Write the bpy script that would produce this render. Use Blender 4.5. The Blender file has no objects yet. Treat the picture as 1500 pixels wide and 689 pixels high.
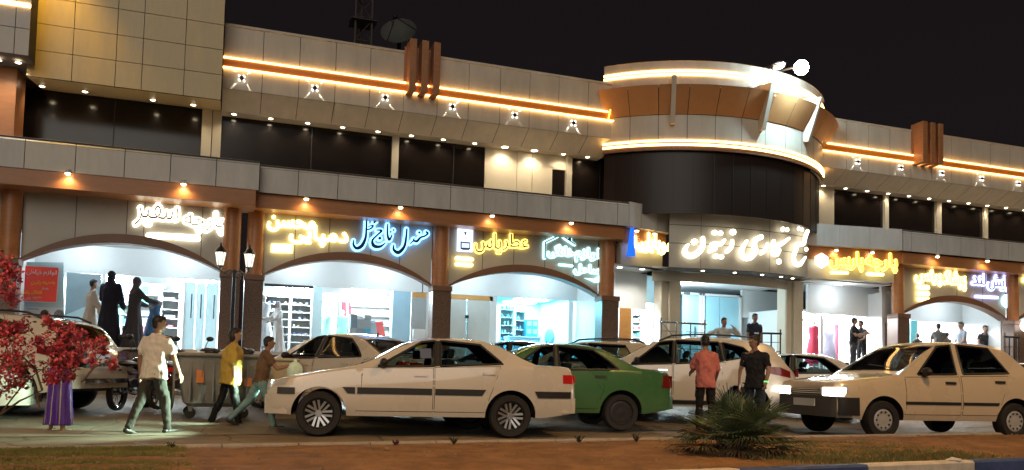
import bpy, bmesh, math, random
from mathutils import Vector, Matrix
from math import radians as R, pi, sin, cos, sqrt, tan, atan2

SC = bpy.context.scene
COL = SC.collection
random.seed(7)

# ------------------------------------------------------------------ camera
CAM_H = 0.95
FOCAL = 1200.0                      # pixels of the 1500 px wide photograph
CX, CY = 750.0, 480.0
YAW, PITCH, ROLL = R(19.41931), R(3.14027), R(1.42288)
_fw = Vector((sin(YAW) * cos(PITCH), cos(YAW) * cos(PITCH), sin(PITCH)))
_rt = Vector((cos(YAW), -sin(YAW), 0))
_up = _rt.cross(_fw)
RT = cos(ROLL) * _rt + sin(ROLL) * _up
UP = -sin(ROLL) * _rt + cos(ROLL) * _up
cam_d = bpy.data.cameras.new('camera')
cam = bpy.data.objects.new('camera', cam_d)
COL.objects.link(cam)
cam.matrix_world = Matrix(((RT.x, UP.x, -_fw.x, 0), (RT.y, UP.y, -_fw.y, 0), (RT.z, UP.z, -_fw.z, CAM_H), (0, 0, 0, 1)))
cam_d.sensor_width = 36
cam_d.lens = FOCAL / 1500 * 36
cam_d.shift_y = (CY - 344.5) / 1500
cam_d.clip_end = 3000
SC.camera = cam

def ray(px, py):
    return _fw + (px - CX) / FOCAL * RT + (CY - py) / FOCAL * UP
def at(px, py, Y):                  # photograph pixel -> point on the upright plane at depth Y
    d = ray(px, py)
    t = Y / d.y
    return Vector((d.x * t, Y, CAM_H + d.z * t))
def gp(px, py, z=0.0):              # photograph pixel -> point on the ground
    d = ray(px, py)
    t = (z - CAM_H) / d.z
    return Vector((d.x * t, d.y * t, z))
def pxs(Y):
    return FOCAL / Y

# ------------------------------------------------------------------ night sky
W = bpy.data.worlds.new('World')
SC.world = W
W.use_nodes = True
_nt = W.node_tree
_bg = _nt.nodes['Background']
_tc = _nt.nodes.new('ShaderNodeTexCoord')
_sx = _nt.nodes.new('ShaderNodeSeparateXYZ')
_rp = _nt.nodes.new('ShaderNodeValToRGB')
_nt.links.new(_tc.outputs['Generated'], _sx.inputs[0])
_nt.links.new(_sx.outputs['Z'], _rp.inputs[0])
_nt.links.new(_rp.outputs[0], _bg.inputs[0])
_rp.color_ramp.elements[0].position = 0.0
_rp.color_ramp.elements[0].color = (0.0125, 0.0085, 0.0080, 1)
_rp.color_ramp.elements[1].position = 0.55
_rp.color_ramp.elements[1].color = (0.0076, 0.0062, 0.0076, 1)
_bg.inputs[1].default_value = 1.0

SC.view_settings.view_transform = 'Standard'
SC.view_settings.look = 'None'
SC.view_settings.gamma = 1
SC.view_settings.use_curve_mapping = False
SC.view_settings.exposure = 0.0
SC.cycles.use_denoising = True
SC.cycles.max_bounces = 6
SC.cycles.diffuse_bounces = 3
SC.cycles.glossy_bounces = 3
SC.cycles.transmission_bounces = 4
SC.cycles.sample_clamp_indirect = 4.0
SC.cycles.caustics_reflective = False
SC.cycles.caustics_refractive = False

# ------------------------------------------------------------------ mesh helper
class MB:
    def __init__(s):
        s.v = []; s.f = []; s.m = []
    def add(s, vs, fs, mi=0):
        n = len(s.v)
        s.v += [Vector(p) for p in vs]
        s.f += [tuple(i + n for i in f) for f in fs]
        s.m += [mi] * len(fs)
        return s
    def box(s, x0, x1, y0, y1, z0, z1, mi=0, M=None):
        vs = [Vector((x, y, z)) for z in (z0, z1) for y in (y0, y1) for x in (x0, x1)]
        if M: vs = [M @ p for p in vs]
        return s.add(vs, [(0, 2, 3, 1), (4, 5, 7, 6), (0, 1, 5, 4), (2, 6, 7, 3), (0, 4, 6, 2), (1, 3, 7, 5)], mi)
    def grid(s, rows, mi=0, flip=False, close=False):
        n = len(rows[0]); vs = [p for r in rows for p in r]; fs = []
        for i in range(len(rows) - 1):
            for j in range(n if close else n - 1):
                k = (j + 1) % n
                q = (i * n + j, i * n + k, (i + 1) * n + k, (i + 1) * n + j)
                fs.append(q[::-1] if flip else q)
        return s.add(vs, fs, mi)
    def tube(s, pts, rad, n=8, mi=0, cap=True):
        pts = [Vector(p) for p in pts]
        if not isinstance(rad, (list, tuple)): rad = [rad] * len(pts)
        t0 = (pts[1] - pts[0]).normalized()
        ref = Vector((0, 0, 1)) if abs(t0.z) < .9 else Vector((1, 0, 0))
        a = t0.cross(ref).normalized()
        rows = []
        for i, p in enumerate(pts):
            t = (pts[min(i + 1, len(pts) - 1)] - pts[max(i - 1, 0)]).normalized()
            a = (a - t * a.dot(t)).normalized()
            b = t.cross(a)
            rows.append([p + rad[i] * (cos(2 * pi * k / n) * a + sin(2 * pi * k / n) * b) for k in range(n)])
        base = len(s.v)
        s.grid(rows, mi, close=True)
        if cap:
            s.f.append(tuple(base + k for k in range(n))[::-1]); s.m.append(mi)
            e = base + (len(pts) - 1) * n
            s.f.append(tuple(e + k for k in range(n))); s.m.append(mi)
        return s
    def cyl(s, p0, p1, r0, r1=None, n=16, mi=0):
        return s.tube([p0, p1], [r0, r0 if r1 is None else r1], n, mi)
    def lathe(s, prof, n=24, M=None, mi=0):         # prof: (radius, height) along local z
        rows = [[Vector((r * cos(2 * pi * k / n), r * sin(2 * pi * k / n), h)) for k in range(n)] for r, h in prof]
        if M: rows = [[M @ p for p in r] for r in rows]
        return s.grid(rows, mi, close=True)
    def ball(s, c, r, n=12, mi=0, M=None):
        if not isinstance(r, (list, tuple, Vector)): r = (r, r, r)
        rows = []
        for i in range(n // 2 + 1):
            a = pi * i / (n // 2)
            rows.append([Vector((max(sin(a), 1e-4) * cos(2 * pi * k / n) * r[0], max(sin(a), 1e-4) * sin(2 * pi * k / n) * r[1], -cos(a) * r[2])) for k in range(n)])
        c = Vector(c)
        rows = [[(M @ p if M else p) + c for p in q] for q in rows]
        return s.grid(rows, mi, close=True)
    def prism(s, poly, fn, d0, d1, mi=0):           # polygon (u,v) extruded from depth d0 (front) to d1
        n = len(poly)
        a = [fn(u, v, d0) for u, v in poly]; b = [fn(u, v, d1) for u, v in poly]
        fs = [tuple(range(n)), tuple(range(2 * n - 1, n - 1, -1))]
        fs += [(i, n + i, n + (i + 1) % n, (i + 1) % n) for i in range(n)]
        return s.add(a + b, fs, mi)
    def mesh(s, name, mats, smooth=False, angle=None):
        me = bpy.data.meshes.new(name)
        me.from_pydata([p[:] for p in s.v], [], s.f)
        if not isinstance(mats, (list, tuple)): mats = [mats]
        for m in mats: me.materials.append(m)
        for p, i in zip(me.polygons, s.m):
            p.material_index = i
            p.use_smooth = smooth
        bm = bmesh.new(); bm.from_mesh(me)
        bmesh.ops.remove_doubles(bm, verts=bm.verts, dist=1e-5)
        bmesh.ops.recalc_face_normals(bm, faces=bm.faces)
        bm.to_mesh(me); bm.free()
        if smooth and angle:
            me.set_sharp_from_angle(angle=R(angle))
        me.update()
        return me

def link(o, parent=None):
    COL.objects.link(o)
    if parent: o.parent = parent
    return o
def obj(name, mb, mats, parent=None, smooth=False, angle=40, bevel=0, world=False, label=None):
    if world and parent:                            # vertices are given in world space
        inv = chain(parent).inverted()
        mb.v = [inv @ p for p in mb.v]
    me = mb.mesh(name, mats, smooth, angle)
    o = link(bpy.data.objects.new(name, me), parent)
    if bevel:
        b = o.modifiers.new('bevel', 'BEVEL'); b.width = bevel; b.segments = 2; b.limit_method = 'ANGLE'; b.angle_limit = R(50)
        b.harden_normals = False
    if label: o['label'] = label
    return o
def chain(o):
    m = Matrix.LocRotScale(o.location, o.rotation_euler, o.scale)
    return chain(o.parent) @ m if o.parent else m
def tag(o, label, cat, group=None, kind=None):
    o['label'] = label
    if cat: o['category'] = cat
    if group: o['group'] = group
    if kind: o['kind'] = kind
    return o
def thing(name, label, cat, loc=(0, 0, 0), rz=0, group=None):
    o = bpy.data.objects.new(name, None)
    o.location = loc; o.rotation_euler = (0, 0, rz); o.empty_display_size = .2
    link(o)
    return tag(o, label, cat, group)
def struct(name, mb, mats, label=None, kind='structure', **k):
    o = obj(name, mb, mats, **k)
    o['kind'] = kind
    if label: o['label'] = label
    return o
def copy_tree(o, parent=None):
    c = o.copy(); COL.objects.link(c)
    c.parent = parent
    for ch in list(o.children): copy_tree(ch, c)
    return c
def relabel(o, label, **kw):
    o['label'] = label
    for k, v in kw.items(): o[k] = v
    return o

# ------------------------------------------------------------------ materials
MATS = {}
def mat(name, col, rough=.6, metal=0, coat=0, noise=0, nscale=4, bump=0, bscale=60, emit=None, es=0, trans=0, spec=.5, stretch=None, rvar=0):
    if name in MATS: return MATS[name]
    m = bpy.data.materials.new(name); m.use_nodes = True
    nt = m.node_tree; b = nt.nodes['Principled BSDF']
    b.inputs['Base Color'].default_value = (*col, 1)
    b.inputs['Roughness'].default_value = rough
    b.inputs['Metallic'].default_value = metal
    b.inputs['Coat Weight'].default_value = coat
    b.inputs['Coat Roughness'].default_value = .06
    b.inputs['Specular IOR Level'].default_value = spec
    b.inputs['Transmission Weight'].default_value = trans
    if emit:
        b.inputs['Emission Color'].default_value = (*emit, 1)
        b.inputs['Emission Strength'].default_value = es
    if noise or bump or rvar:
        tc = nt.nodes.new('ShaderNodeTexCoord')
        mp = nt.nodes.new('ShaderNodeMapping')
        nt.links.new(tc.outputs['Object'], mp.inputs[0])
        if stretch: mp.inputs['Scale'].default_value = stretch
    if noise or rvar:
        n = nt.nodes.new('ShaderNodeTexNoise'); n.inputs['Scale'].default_value = nscale; n.inputs['Detail'].default_value = 6
        n.inputs['Roughness'].default_value = .65
        nt.links.new(mp.outputs[0], n.inputs[0])
        if noise:
            rp = nt.nodes.new('ShaderNodeMapRange')
            rp.inputs['From Min'].default_value = .3; rp.inputs['From Max'].default_value = .7
            rp.inputs['To Min'].default_value = 1 - noise; rp.inputs['To Max'].default_value = 1 + noise
            nt.links.new(n.outputs['Fac'], rp.inputs['Value'])
            mx = nt.nodes.new('ShaderNodeVectorMath'); mx.operation = 'SCALE'
            mx.inputs[0].default_value = col
            nt.links.new(rp.outputs[0], mx.inputs['Scale'])
            nt.links.new(mx.outputs[0], b.inputs['Base Color'])
        if rvar:
            rr = nt.nodes.new('ShaderNodeMapRange')
            rr.inputs['From Min'].default_value = .3; rr.inputs['From Max'].default_value = .7
            rr.inputs['To Min'].default_value = max(rough - rvar, .02); rr.inputs['To Max'].default_value = min(rough + rvar, 1)
            nt.links.new(n.outputs['Fac'], rr.inputs['Value']); nt.links.new(rr.outputs[0], b.inputs['Roughness'])
    if bump:
        n2 = nt.nodes.new('ShaderNodeTexNoise'); n2.inputs['Scale'].default_value = bscale; n2.inputs['Detail'].default_value = 4
        nt.links.new(mp.outputs[0], n2.inputs[0])
        bp = nt.nodes.new('ShaderNodeBump'); bp.inputs['Strength'].default_value = bump; bp.inputs['Distance'].default_value = .02
        nt.links.new(n2.outputs['Fac'], bp.inputs['Height']); nt.links.new(bp.outputs[0], b.inputs['Normal'])
    MATS[name] = m
    return m
def emis(name, col, s):
    if name in MATS: return MATS[name]
    m = bpy.data.materials.new(name); m.use_nodes = True
    nt = m.node_tree; nt.nodes.clear()
    e = nt.nodes.new('ShaderNodeEmission'); o = nt.nodes.new('ShaderNodeOutputMaterial')
    e.inputs[0].default_value = (*col, 1); e.inputs[1].default_value = s
    nt.links.new(e.outputs[0], o.inputs[0])
    MATS[name] = m
    return m

M_clad = mat('white_cladding', (.57, .53, .48), .40, noise=.12, nscale=2.2, rvar=.10, stretch=(1.4, 1, .35))
M_clad_y = mat('cream_lit_cladding', (.62, .48, .26), .40, noise=.12, nscale=2.2, rvar=.10, stretch=(1.4, 1, .35))  # cream pushed to yellow: part of the wash light is in the colour
M_clad_w = mat('warm_lit_cladding', (.60, .52, .41), .40, noise=.12, nscale=2.2, rvar=.10, stretch=(1.4, 1, .35))  # warmer copy of the white cladding, tinted for the light on the upper storey
M_seam = mat('seam_dark', (.06, .05, .045), .8)
M_panel = mat('sign_panel_grey', (.46, .43, .37), .5, noise=.06, nscale=1.2)
M_wood = mat('brown_composite', (.40, .165, .062), .38, noise=.12, nscale=3, stretch=(1, 1, 6), rvar=.06)
M_wood_d = mat('brown_trim', (.17, .085, .05), .45, noise=.1, nscale=4)
M_granite = mat('brown_granite', (.135, .085, .062), .3, noise=.35, nscale=60, rvar=.08)
M_post = mat('beige_post', (.55, .49, .38), .45, noise=.05, nscale=2)
M_glass_d = mat('dark_glass', (.010, .007, .006), .16, spec=.4, noise=.3, nscale=2)
M_white = mat('white_wall', (.72, .74, .74), .6, noise=.04, nscale=1.5)
M_shop = mat('shop_wall_white', (.78, .80, .80), .6, noise=.03, nscale=1)
M_tile = mat('floor_tile', (.55, .54, .52), .25, noise=.08, nscale=3)
M_plinth = mat('plinth_stone', (.10, .065, .055), .45, noise=.25, nscale=20)
M_steel = mat('stainless', (.55, .55, .55), .25, 1)
M_black = mat('black_plastic', (.012, .012, .012), .45, noise=.15, nscale=8)
M_dkmetal = mat('dark_metal', (.03, .03, .032), .4, .6)
M_lens_w = emis('lamp_warm', (1, .80, .52), 26)
M_lens_o = emis('lamp_amber', (1, .70, .34), 30)
M_led = emis('led_strip', (1, .52, .15), 11)
M_ceil = emis('ceiling_panel_white', (.76, .94, 1.0), 210)
M_ceil_c = emis('ceiling_panel_cyan', (.24, .78, 1.0), 140)

def spot(name, loc, direction, power, col, size_deg, parent=None, rad=.03, blend=.5):
    d = bpy.data.lights.new(name, 'SPOT'); d.energy = power; d.color = col; d.spot_size = R(size_deg); d.spot_blend = blend; d.shadow_soft_size = rad
    o = bpy.data.objects.new(name, d)
    o.location = loc; o.rotation_euler = Vector(direction).to_track_quat('-Z', 'Y').to_euler()
    return link(o, parent)
def point(name, loc, power, col, parent=None, rad=.05):
    d = bpy.data.lights.new(name, 'POINT'); d.energy = power; d.color = col; d.shadow_soft_size = rad
    o = bpy.data.objects.new(name, d); o.location = loc
    return link(o, parent)

# ------------------------------------------------------------------ distant sky-glow of the town as one very soft lamp, plus the sodium street lamps
_s = bpy.data.lights.new('town_glow', 'SUN'); _s.energy = 0.8; _s.angle = R(40); _s.color = (1, .92, .80)
_so = link(bpy.data.objects.new('town_glow', _s))
_so.rotation_euler = Vector((.30, .86, -.42)).to_track_quat('-Z', 'Y').to_euler()

KA = R(6.2)                                         # the kerbs run six degrees off the facade
KD = Vector((cos(KA), sin(KA), 0)); KN = Vector((-sin(KA), cos(KA), 0))
KF = Vector((4.0, 9.74, 0))                         # a point on the far kerb
KNR = Vector((4.0, 6.34, 0))                        # a point on the near kerb
def kp(u, v, z=0.0):                                # u along the kerb, v metres beyond the far kerb
    p = KF + KD * u + KN * v
    return Vector((p.x, p.y, z))

def street_lamp(px, py, label, power):
    t = thing('street_lamp', label, 'street lamp', (px, py, 0), 0, 'sodium street lamps along the road')
    m = MB(); m.lathe([(0.001, 0), (.16, 0), (.16, .35), (.09, .42), (.085, 3), (.06, 8.4), (.001, 8.4)], 16)
    obj('pole', m, M_dkmetal, t, True)
    m = MB(); m.tube([(0, 0, 8.3), (0, .25, 8.75), (0, .9, 8.95), (0, 1.7, 9.0)], .04, 8)
    obj('arm', m, M_dkmetal, t, True)
    m = MB(); m.ball((0, 1.95, 9.0), (.16, .42, .09)); h = obj('lamp_head', m, M_dkmetal, t, True)
    m = MB(); m.ball((0, 1.98, 8.95), (.12, .33, .08)); obj('lens', m, emis('sodium_lens', (1, .55, .16), 14), h, True)
    spot('lamp_light', (0, 1.98, 8.82), (0, .34, -1), power, (1, .56, .20), 112, t, .25, .55)
    return t
street_lamp(-4.5, 2.2, 'sodium street lamp left of the viewer', 2100)
street_lamp(8.5, 3.6, 'sodium street lamp right of the viewer', 2100)
street_lamp(22.0, 5.0, 'sodium street lamp farther along the road to the right', 2100)

# ------------------------------------------------------------------ ground
M_asph = mat('asphalt', (.215, .165, .115), .62, noise=.38, nscale=1.1, bump=.25, bscale=90, rvar=.15)
M_park = mat('parking_paving', (.225, .185, .14), .6, noise=.38, nscale=.8, bump=.2, bscale=60, rvar=.15)
M_soil = mat('dry_soil', (.215, .108, .042), .95, noise=.42, nscale=3.2, bump=.9, bscale=26)
def cracked(m, sc, dark):                          # fine cracks and oil stains worked into a paving material
    nt = m.node_tree; b = nt.nodes['Principled BSDF']; src = b.inputs['Base Color'].links[0].from_socket
    tc = nt.nodes.new('ShaderNodeTexCoord'); nz = nt.nodes.new('ShaderNodeTexNoise'); nz.inputs['Scale'].default_value = 1.4; nz.inputs['Detail'].default_value = 5
    ad = nt.nodes.new('ShaderNodeVectorMath'); ad.operation = 'MULTIPLY_ADD'; ad.inputs[1].default_value = (.55, .55, .55)
    vo = nt.nodes.new('ShaderNodeTexVoronoi'); vo.feature = 'DISTANCE_TO_EDGE'; vo.inputs['Scale'].default_value = sc
    nt.links.new(tc.outputs['Object'], nz.inputs[0]); nt.links.new(nz.outputs['Color'], ad.inputs[0]); nt.links.new(tc.outputs['Object'], ad.inputs[2]); nt.links.new(ad.outputs[0], vo.inputs['Vector'])
    mr = nt.nodes.new('ShaderNodeMapRange'); mr.inputs['From Min'].default_value = .004; mr.inputs['From Max'].default_value = .016; mr.inputs['To Min'].default_value = dark; mr.inputs['To Max'].default_value = 1
    nt.links.new(vo.outputs['Distance'], mr.inputs['Value'])
    n2 = nt.nodes.new('ShaderNodeTexNoise'); n2.inputs['Scale'].default_value = .55; n2.inputs['Detail'].default_value = 3; nt.links.new(tc.outputs['Object'], n2.inputs[0])
    m2 = nt.nodes.new('ShaderNodeMapRange'); m2.inputs['From Min'].default_value = .56; m2.inputs['From Max'].default_value = .68; m2.inputs['To Min'].default_value = 1; m2.inputs['To Max'].default_value = .55
    nt.links.new(n2.outputs['Fac'], m2.inputs['Value'])
    mu = nt.nodes.new('ShaderNodeMath'); mu.operation = 'MULTIPLY'; nt.links.new(mr.outputs[0], mu.inputs[0]); nt.links.new(m2.outputs[0], mu.inputs[1])
    sc_ = nt.nodes.new('ShaderNodeVectorMath'); sc_.operation = 'SCALE'; nt.links.new(src, sc_.inputs[0]); nt.links.new(mu.outputs[0], sc_.inputs['Scale']); nt.links.new(sc_.outputs[0], b.inputs['Base Color'])
cracked(M_asph, .5, .35); cracked(M_park, .8, .45)
M_kerb = mat('kerb_concrete', (.33, .29, .24), .8, noise=.2, nscale=5, bump=.3, bscale=50)
M_kerb_b = mat('kerb_blue_paint', (.045, .075, .20), .7, noise=.3, nscale=7, bump=.2, bscale=50)
M_kerb_w = mat('kerb_white_paint', (.58, .52, .44), .7, noise=.2, nscale=7, bump=.2, bscale=50)
m = MB(); n = 24
m.grid([[Vector((-600 + 1200 * i / n, -600 + 1200 * j / n, -.004)) for i in range(n + 1)] for j in range(n + 1)])
struct('ground', m, M_asph, 'dark asphalt ground running out past the road')
# parking strip between the road and the plinth, a sheet above the asphalt
def gz(x, y):                                       # the parking strip rises gently towards the plinth
    v = (Vector((x, y, 0)) - KF).dot(KN)
    return .004 + .045 * max(0, v - 2.6)
m = MB(); m.grid([[kp(u, v, .004 + .045 * max(0, v - 2.6)) for u in (-60, -20, -10, 0, 10, 20, 60)] for v in (2.6, 4, 5, 6, 7, 8, 9.0, 13)])
struct('parking_area', m, M_park, 'worn paving of the parking strip')
# median: a bumpy soil bed between the two kerbs
rows = []
W_med = (KF - KNR).dot(KN)
for j in range(31):
    v = -W_med + .14 + (W_med - .26) * j / 30
    row = []
    for i in range(161):
        u = -14 + 34 * i / 160
        z = .085 + .05 * sin(pi * j / 30) + .012 * sin(u * 3.1 + j) + random.uniform(-.009, .009)
        row.append(kp(u, v, z))
    rows.append(row)
m = MB(); m.grid(rows)
struct('median_soil', m, M_soil, 'bare reddish soil of the road median', smooth=True)
def kerb_run(name, u0, u1, v0, v1, step, mats, label, h=.12, every=0):
    m = MB(); k = 0; u = u0
    while u < u1 - 1e-6:
        e = min(u + step, u1); g = .006
        a, b, c, d = kp(u + g, v0), kp(e - g, v0), kp(e - g, v1), kp(u + g, v1)
        ch = .02
        inn = [kp(u + g, v0 + ch, h), kp(e - g, v0 + ch, h), kp(e - g, v1 - ch, h), kp(u + g, v1 - ch, h)]
        lo = [Vector((p.x, p.y, -.02)) for p in (a, b, c, d)]; hi = [Vector((p.x, p.y, h - ch)) for p in (a, b, c, d)]
        vs = lo + hi + inn
        fs = [(0, 1, 5, 4), (1, 2, 6, 5), (2, 3, 7, 6), (3, 0, 4, 7), (4, 5, 9, 8), (5, 6, 10, 9), (6, 7, 11, 10), (7, 4, 8, 11), (8, 9, 10, 11)]
        m.add(vs, fs, k % len(mats) if every == 0 else (k // every) % len(mats)); k += 1; u = e
    return struct(name, m, mats, label)
kerb_run('far_kerb', -16, 24, -.13, .0, .8, [M_kerb], 'plain concrete kerb on the far side of the median')
_u0 = (at(1085, 686, 1) - Vector((0, 0, 0)))        # where white turns to blue in the photograph
_b = gp(1258, 679, .12); _ub = (_b - KF).dot(KD)
kerb_run('near_kerb', _ub - 1.62 * 10, _ub + 1.62 * 10, -W_med, -W_med + .16, 1.62, [M_kerb_w, M_kerb_b], 'kerb painted in blue and white lengths on the near side of the median')

# ------------------------------------------------------------------ the shopping centre
ZF = 1.28                                           # shop floor
B = thing('shopping_centre', 'long two storey shopping centre with arched shopfronts and a round tower', 'building')
def bobj(name, m, mats, parent=None, **k):
    return obj(name, m, mats, parent or B, **k)

# plinth and floor slab
m = MB(); m.box(-14, 11.2, 19.25, 30, 0, ZF - .07); m.box(16.6, 40, 19.25, 30, 0, ZF - .07); m.box(11.2, 16.6, 19.55, 30, 0, ZF - .07)
bobj('plinth', m, M_plinth)
m = MB(); m.box(-14, 11.2, 19.18, 30, ZF - .07, ZF); m.box(16.6, 40, 19.18, 30, ZF - .07, ZF); m.box(11.2, 16.6, 19.5, 30, ZF - .07, ZF)
bobj('floor_slab', m, M_tile)
m = MB()
for k in range(7):
    m.box(11.26, 16.54, 17.55 + .28 * k, 19.495, .18 * k * .99, .18 * (k + 1) * .99 - .0)
bobj('entrance_steps', m, M_tile)

# ---- ground-floor bays
PIL = [(-4.50, -4.10, 1), (-.09, .29, 1), (.43, .81, 0), (4.86, 5.29, 0), (9.47, 9.93, 0), (19.47, 19.90, 0), (24.28, 24.72, 0), (-9.0, -8.6, 1), (28.9, 29.3, 0)]
SH = .30                                            # the left bay stands forward by this much
def column(x0, x1, fwd):
    y = 20.0 - (SH if fwd else 0); xc = (x0 + x1) / 2; r = (x1 - x0) / 2
    m = MB()
    for z0, z1 in ((3.06, 4.60),):
        rows = []
        for z in (z0, z1):
            rows.append([Vector((xc + r * cos(a), y - .06 - r * .9 * sin(a), z)) for a in [pi * k / 14 for k in range(15)]])
        m.grid(rows)
    c = bobj('column', m, M_wood, smooth=True)
    m = MB(); m.box(x0 - .02, x1 + .02, y - .34, y + .1, ZF, 2.92)
    bobj('pillar', m, M_granite, c, bevel=.012)
    m = MB(); m.box(x0 - .04, x1 + .04, y - .36, y + .1, 2.925, 3.055)
    bobj('capital', m, M_wood_d, c, bevel=.01)
for p in PIL: column(*p)

def arch_bay(x0, x1, fwd, seams, top=4.62):
    y = 20.0 - (SH if fwd else 0); xc = (x0 + x1) / 2; hw = (x1 - x0) / 2
    ri, ro = .50, .68                               # rise of the soffit and of the trim ring
    def arc(rise, h, z0):
        Rr = (h * h + rise * rise) / (2 * rise)
        return lambda x: z0 + sqrt(max(Rr * Rr - (x - xc) ** 2, 0)) - (Rr - rise)
    fi = arc(ri, hw, 3.06); fo = arc(.66, hw + .0, 3.10)
    N = 40; xs = [x0 + (x1 - x0) * i / N for i in range(N + 1)]
    m = MB()
    m.grid([[Vector((x, y, fo(x) - .05)) for x in xs], [Vector((x, y, top)) for x in xs]])
    p = bobj('sign_panel', m, M_panel)
    m = MB()
    for s in seams: m.box(s - .007, s + .007, y - .004, y + .01, fo(s), top)
    m.box(x0, x1, y - .004, y + .01, top - .03, top - .015)
    bobj('panel_joint', m, M_seam, p)
    m = MB()                                        # trim ring with soffit depth
    yf, yb = y - .09, y + .25
    m.grid([[Vector((x, yf, fi(x))) for x in xs], [Vector((x, yf, fo(x))) for x in xs], [Vector((x, y + .002, fo(x))) for x in xs]])
    m.grid([[Vector((x, yf, fi(x))) for x in xs], [Vector((x, yb, fi(x))) for x in xs]])
    bobj('arch_trim', m, M_wood_d)
    m = MB()                                        # back of the wall above the arch
    m.grid([[Vector((x, yb, fi(x))) for x in xs], [Vector((x, yb, top)) for x in xs]])
    bobj('arch_wall', m, M_white)
arch_bay(-4.10, -.09, 1, [-3.10, -2.10, -1.75, -.55])
arch_bay(.81, 4.86, 0, [1.52, 2.32, 3.33, 4.05])
arch_bay(5.29, 9.47, 0, [6.20, 7.05, 7.92, 8.75])
arch_bay(19.90, 24.28, 0, [20.9, 22.2, 23.3])
arch_bay(24.72, 28.9, 0, [25.9, 27.2])
arch_bay(-8.6, -4.5, 1, [-6, -7])

# brown beam and white fascia
m = MB(); m.box(-12, .56, 18.98, 20.02, 4.52, 4.90); m.box(.56, 9.95, 19.42, 20.02, 4.56, 4.90); m.box(19.4, 36, 19.42, 20.02, 4.56, 4.90)
bobj('beam', m, M_wood, bevel=.008)
def fascia(x0, x1, y, z0, z1, seams, back=1.6):
    m = MB(); e = [x0] + [s for s in seams if x0 < s < x1] + [x1]; g = .008
    for a, b in zip(e[:-1], e[1:]):
        m.box(a + g, b - g, y, y + .03, z0, z1 - .10)
        m.add([(a + g, y, z1 - .092), (b - g, y, z1 - .092), (b - g, y + .07, z1), (a + g, y + .07, z1), (a + g, y + .03, z1 - .092), (b - g, y + .03, z1 - .092)],
              [(0, 1, 2, 3)])
    o = bobj('fascia', m, M_clad)
    m = MB(); m.box(x0, x1, y + .031, y + back, z0 + .004, z1 - .012)
    bobj('fascia_core', m, M_seam, o)
    m = MB(); m.box(x0, x1, y + .07, y + back, z1 - .011, z1)
    bobj('fascia_cap', m, M_clad, o)
fascia(-12, .62, 18.95, 4.87, 5.53, [-9.5, -8.57, -7.64, -6.7, -5.77, -4.84, -3.98, -3.05, -2.12, -1.22, -.29])
fascia(.635, 10.02, 19.3, 4.90, 5.55, [1.49, 2.39, 3.30, 4.21, 5.12, 5.98, 6.86, 7.78, 8.76, 9.68])
fascia(19.3, 36, 19.3, 4.93, 5.58, [19.62, 20.6, 21.6, 22.6, 23.6, 24.6, 25.6, 26.6, 27.6, 28.6, 29.6, 30.6])

# ---- upper floor
YG = 20.9
def window(x0, x1, z0=5.4, z1=7.10, div=()):
    m = MB(); m.box(x0, x1, YG, YG + .03, z0, z1)
    w = bobj('window', m, M_glass_d)
    if div:
        m = MB()
        for d in div: m.box(d - .012, d + .012, YG - .012, YG - .002, z0, z1)
        bobj('mullion', m, M_black, w)
    return w
def post(x0, x1, z0=5.4, z1=7.12):
    m = MB(); m.box(x0, x1, YG - .10, YG + .05, z0, z1); bobj('post', m, M_post, bevel=.008)
window(-4.42, -.70, div=(-2.6,)); post(-.69, -.47); post(-.45, -.25); window(-.24, 3.93, div=(1.9,)); post(3.93, 4.10)
window(4.10, 6.46, div=(5.6,)); window(8.44, 8.82, 5.4, 6.62); post(8.83, 9.0); window(9.0, 11.2, div=(9.9,))
m = MB(); m.box(6.47, 7.38, YG - .03, YG + .05, 5.4, 7.1); m.box(7.392, 7.83, YG - .03, YG + .05, 5.4, 7.1); m.box(7.842, 8.43, YG - .03, YG + .05, 5.4, 7.1); m.box(8.43, 8.83, YG - .03, YG + .05, 6.625, 7.1)
bobj('upper_wall', m, M_post)
m = MB(); m.box(15.2, 17.33, YG - .03, YG + .05, 5.4, 7.1); bobj('upper_wall', m, M_glass_d)
post(17.34, 18.02); window(18.02, 20.05); post(20.05, 20.21); window(20.21, 22.23); post(22.23, 22.44); window(22.44, 24.36); post(24.36, 24.51); window(24.51, 27.0); post(27.0, 27.2); window(27.2, 30)
m = MB(); m.box(-12, 40, YG + .06, YG + .3, 5.3, 9); bobj('core_wall', m, M_seam)

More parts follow.
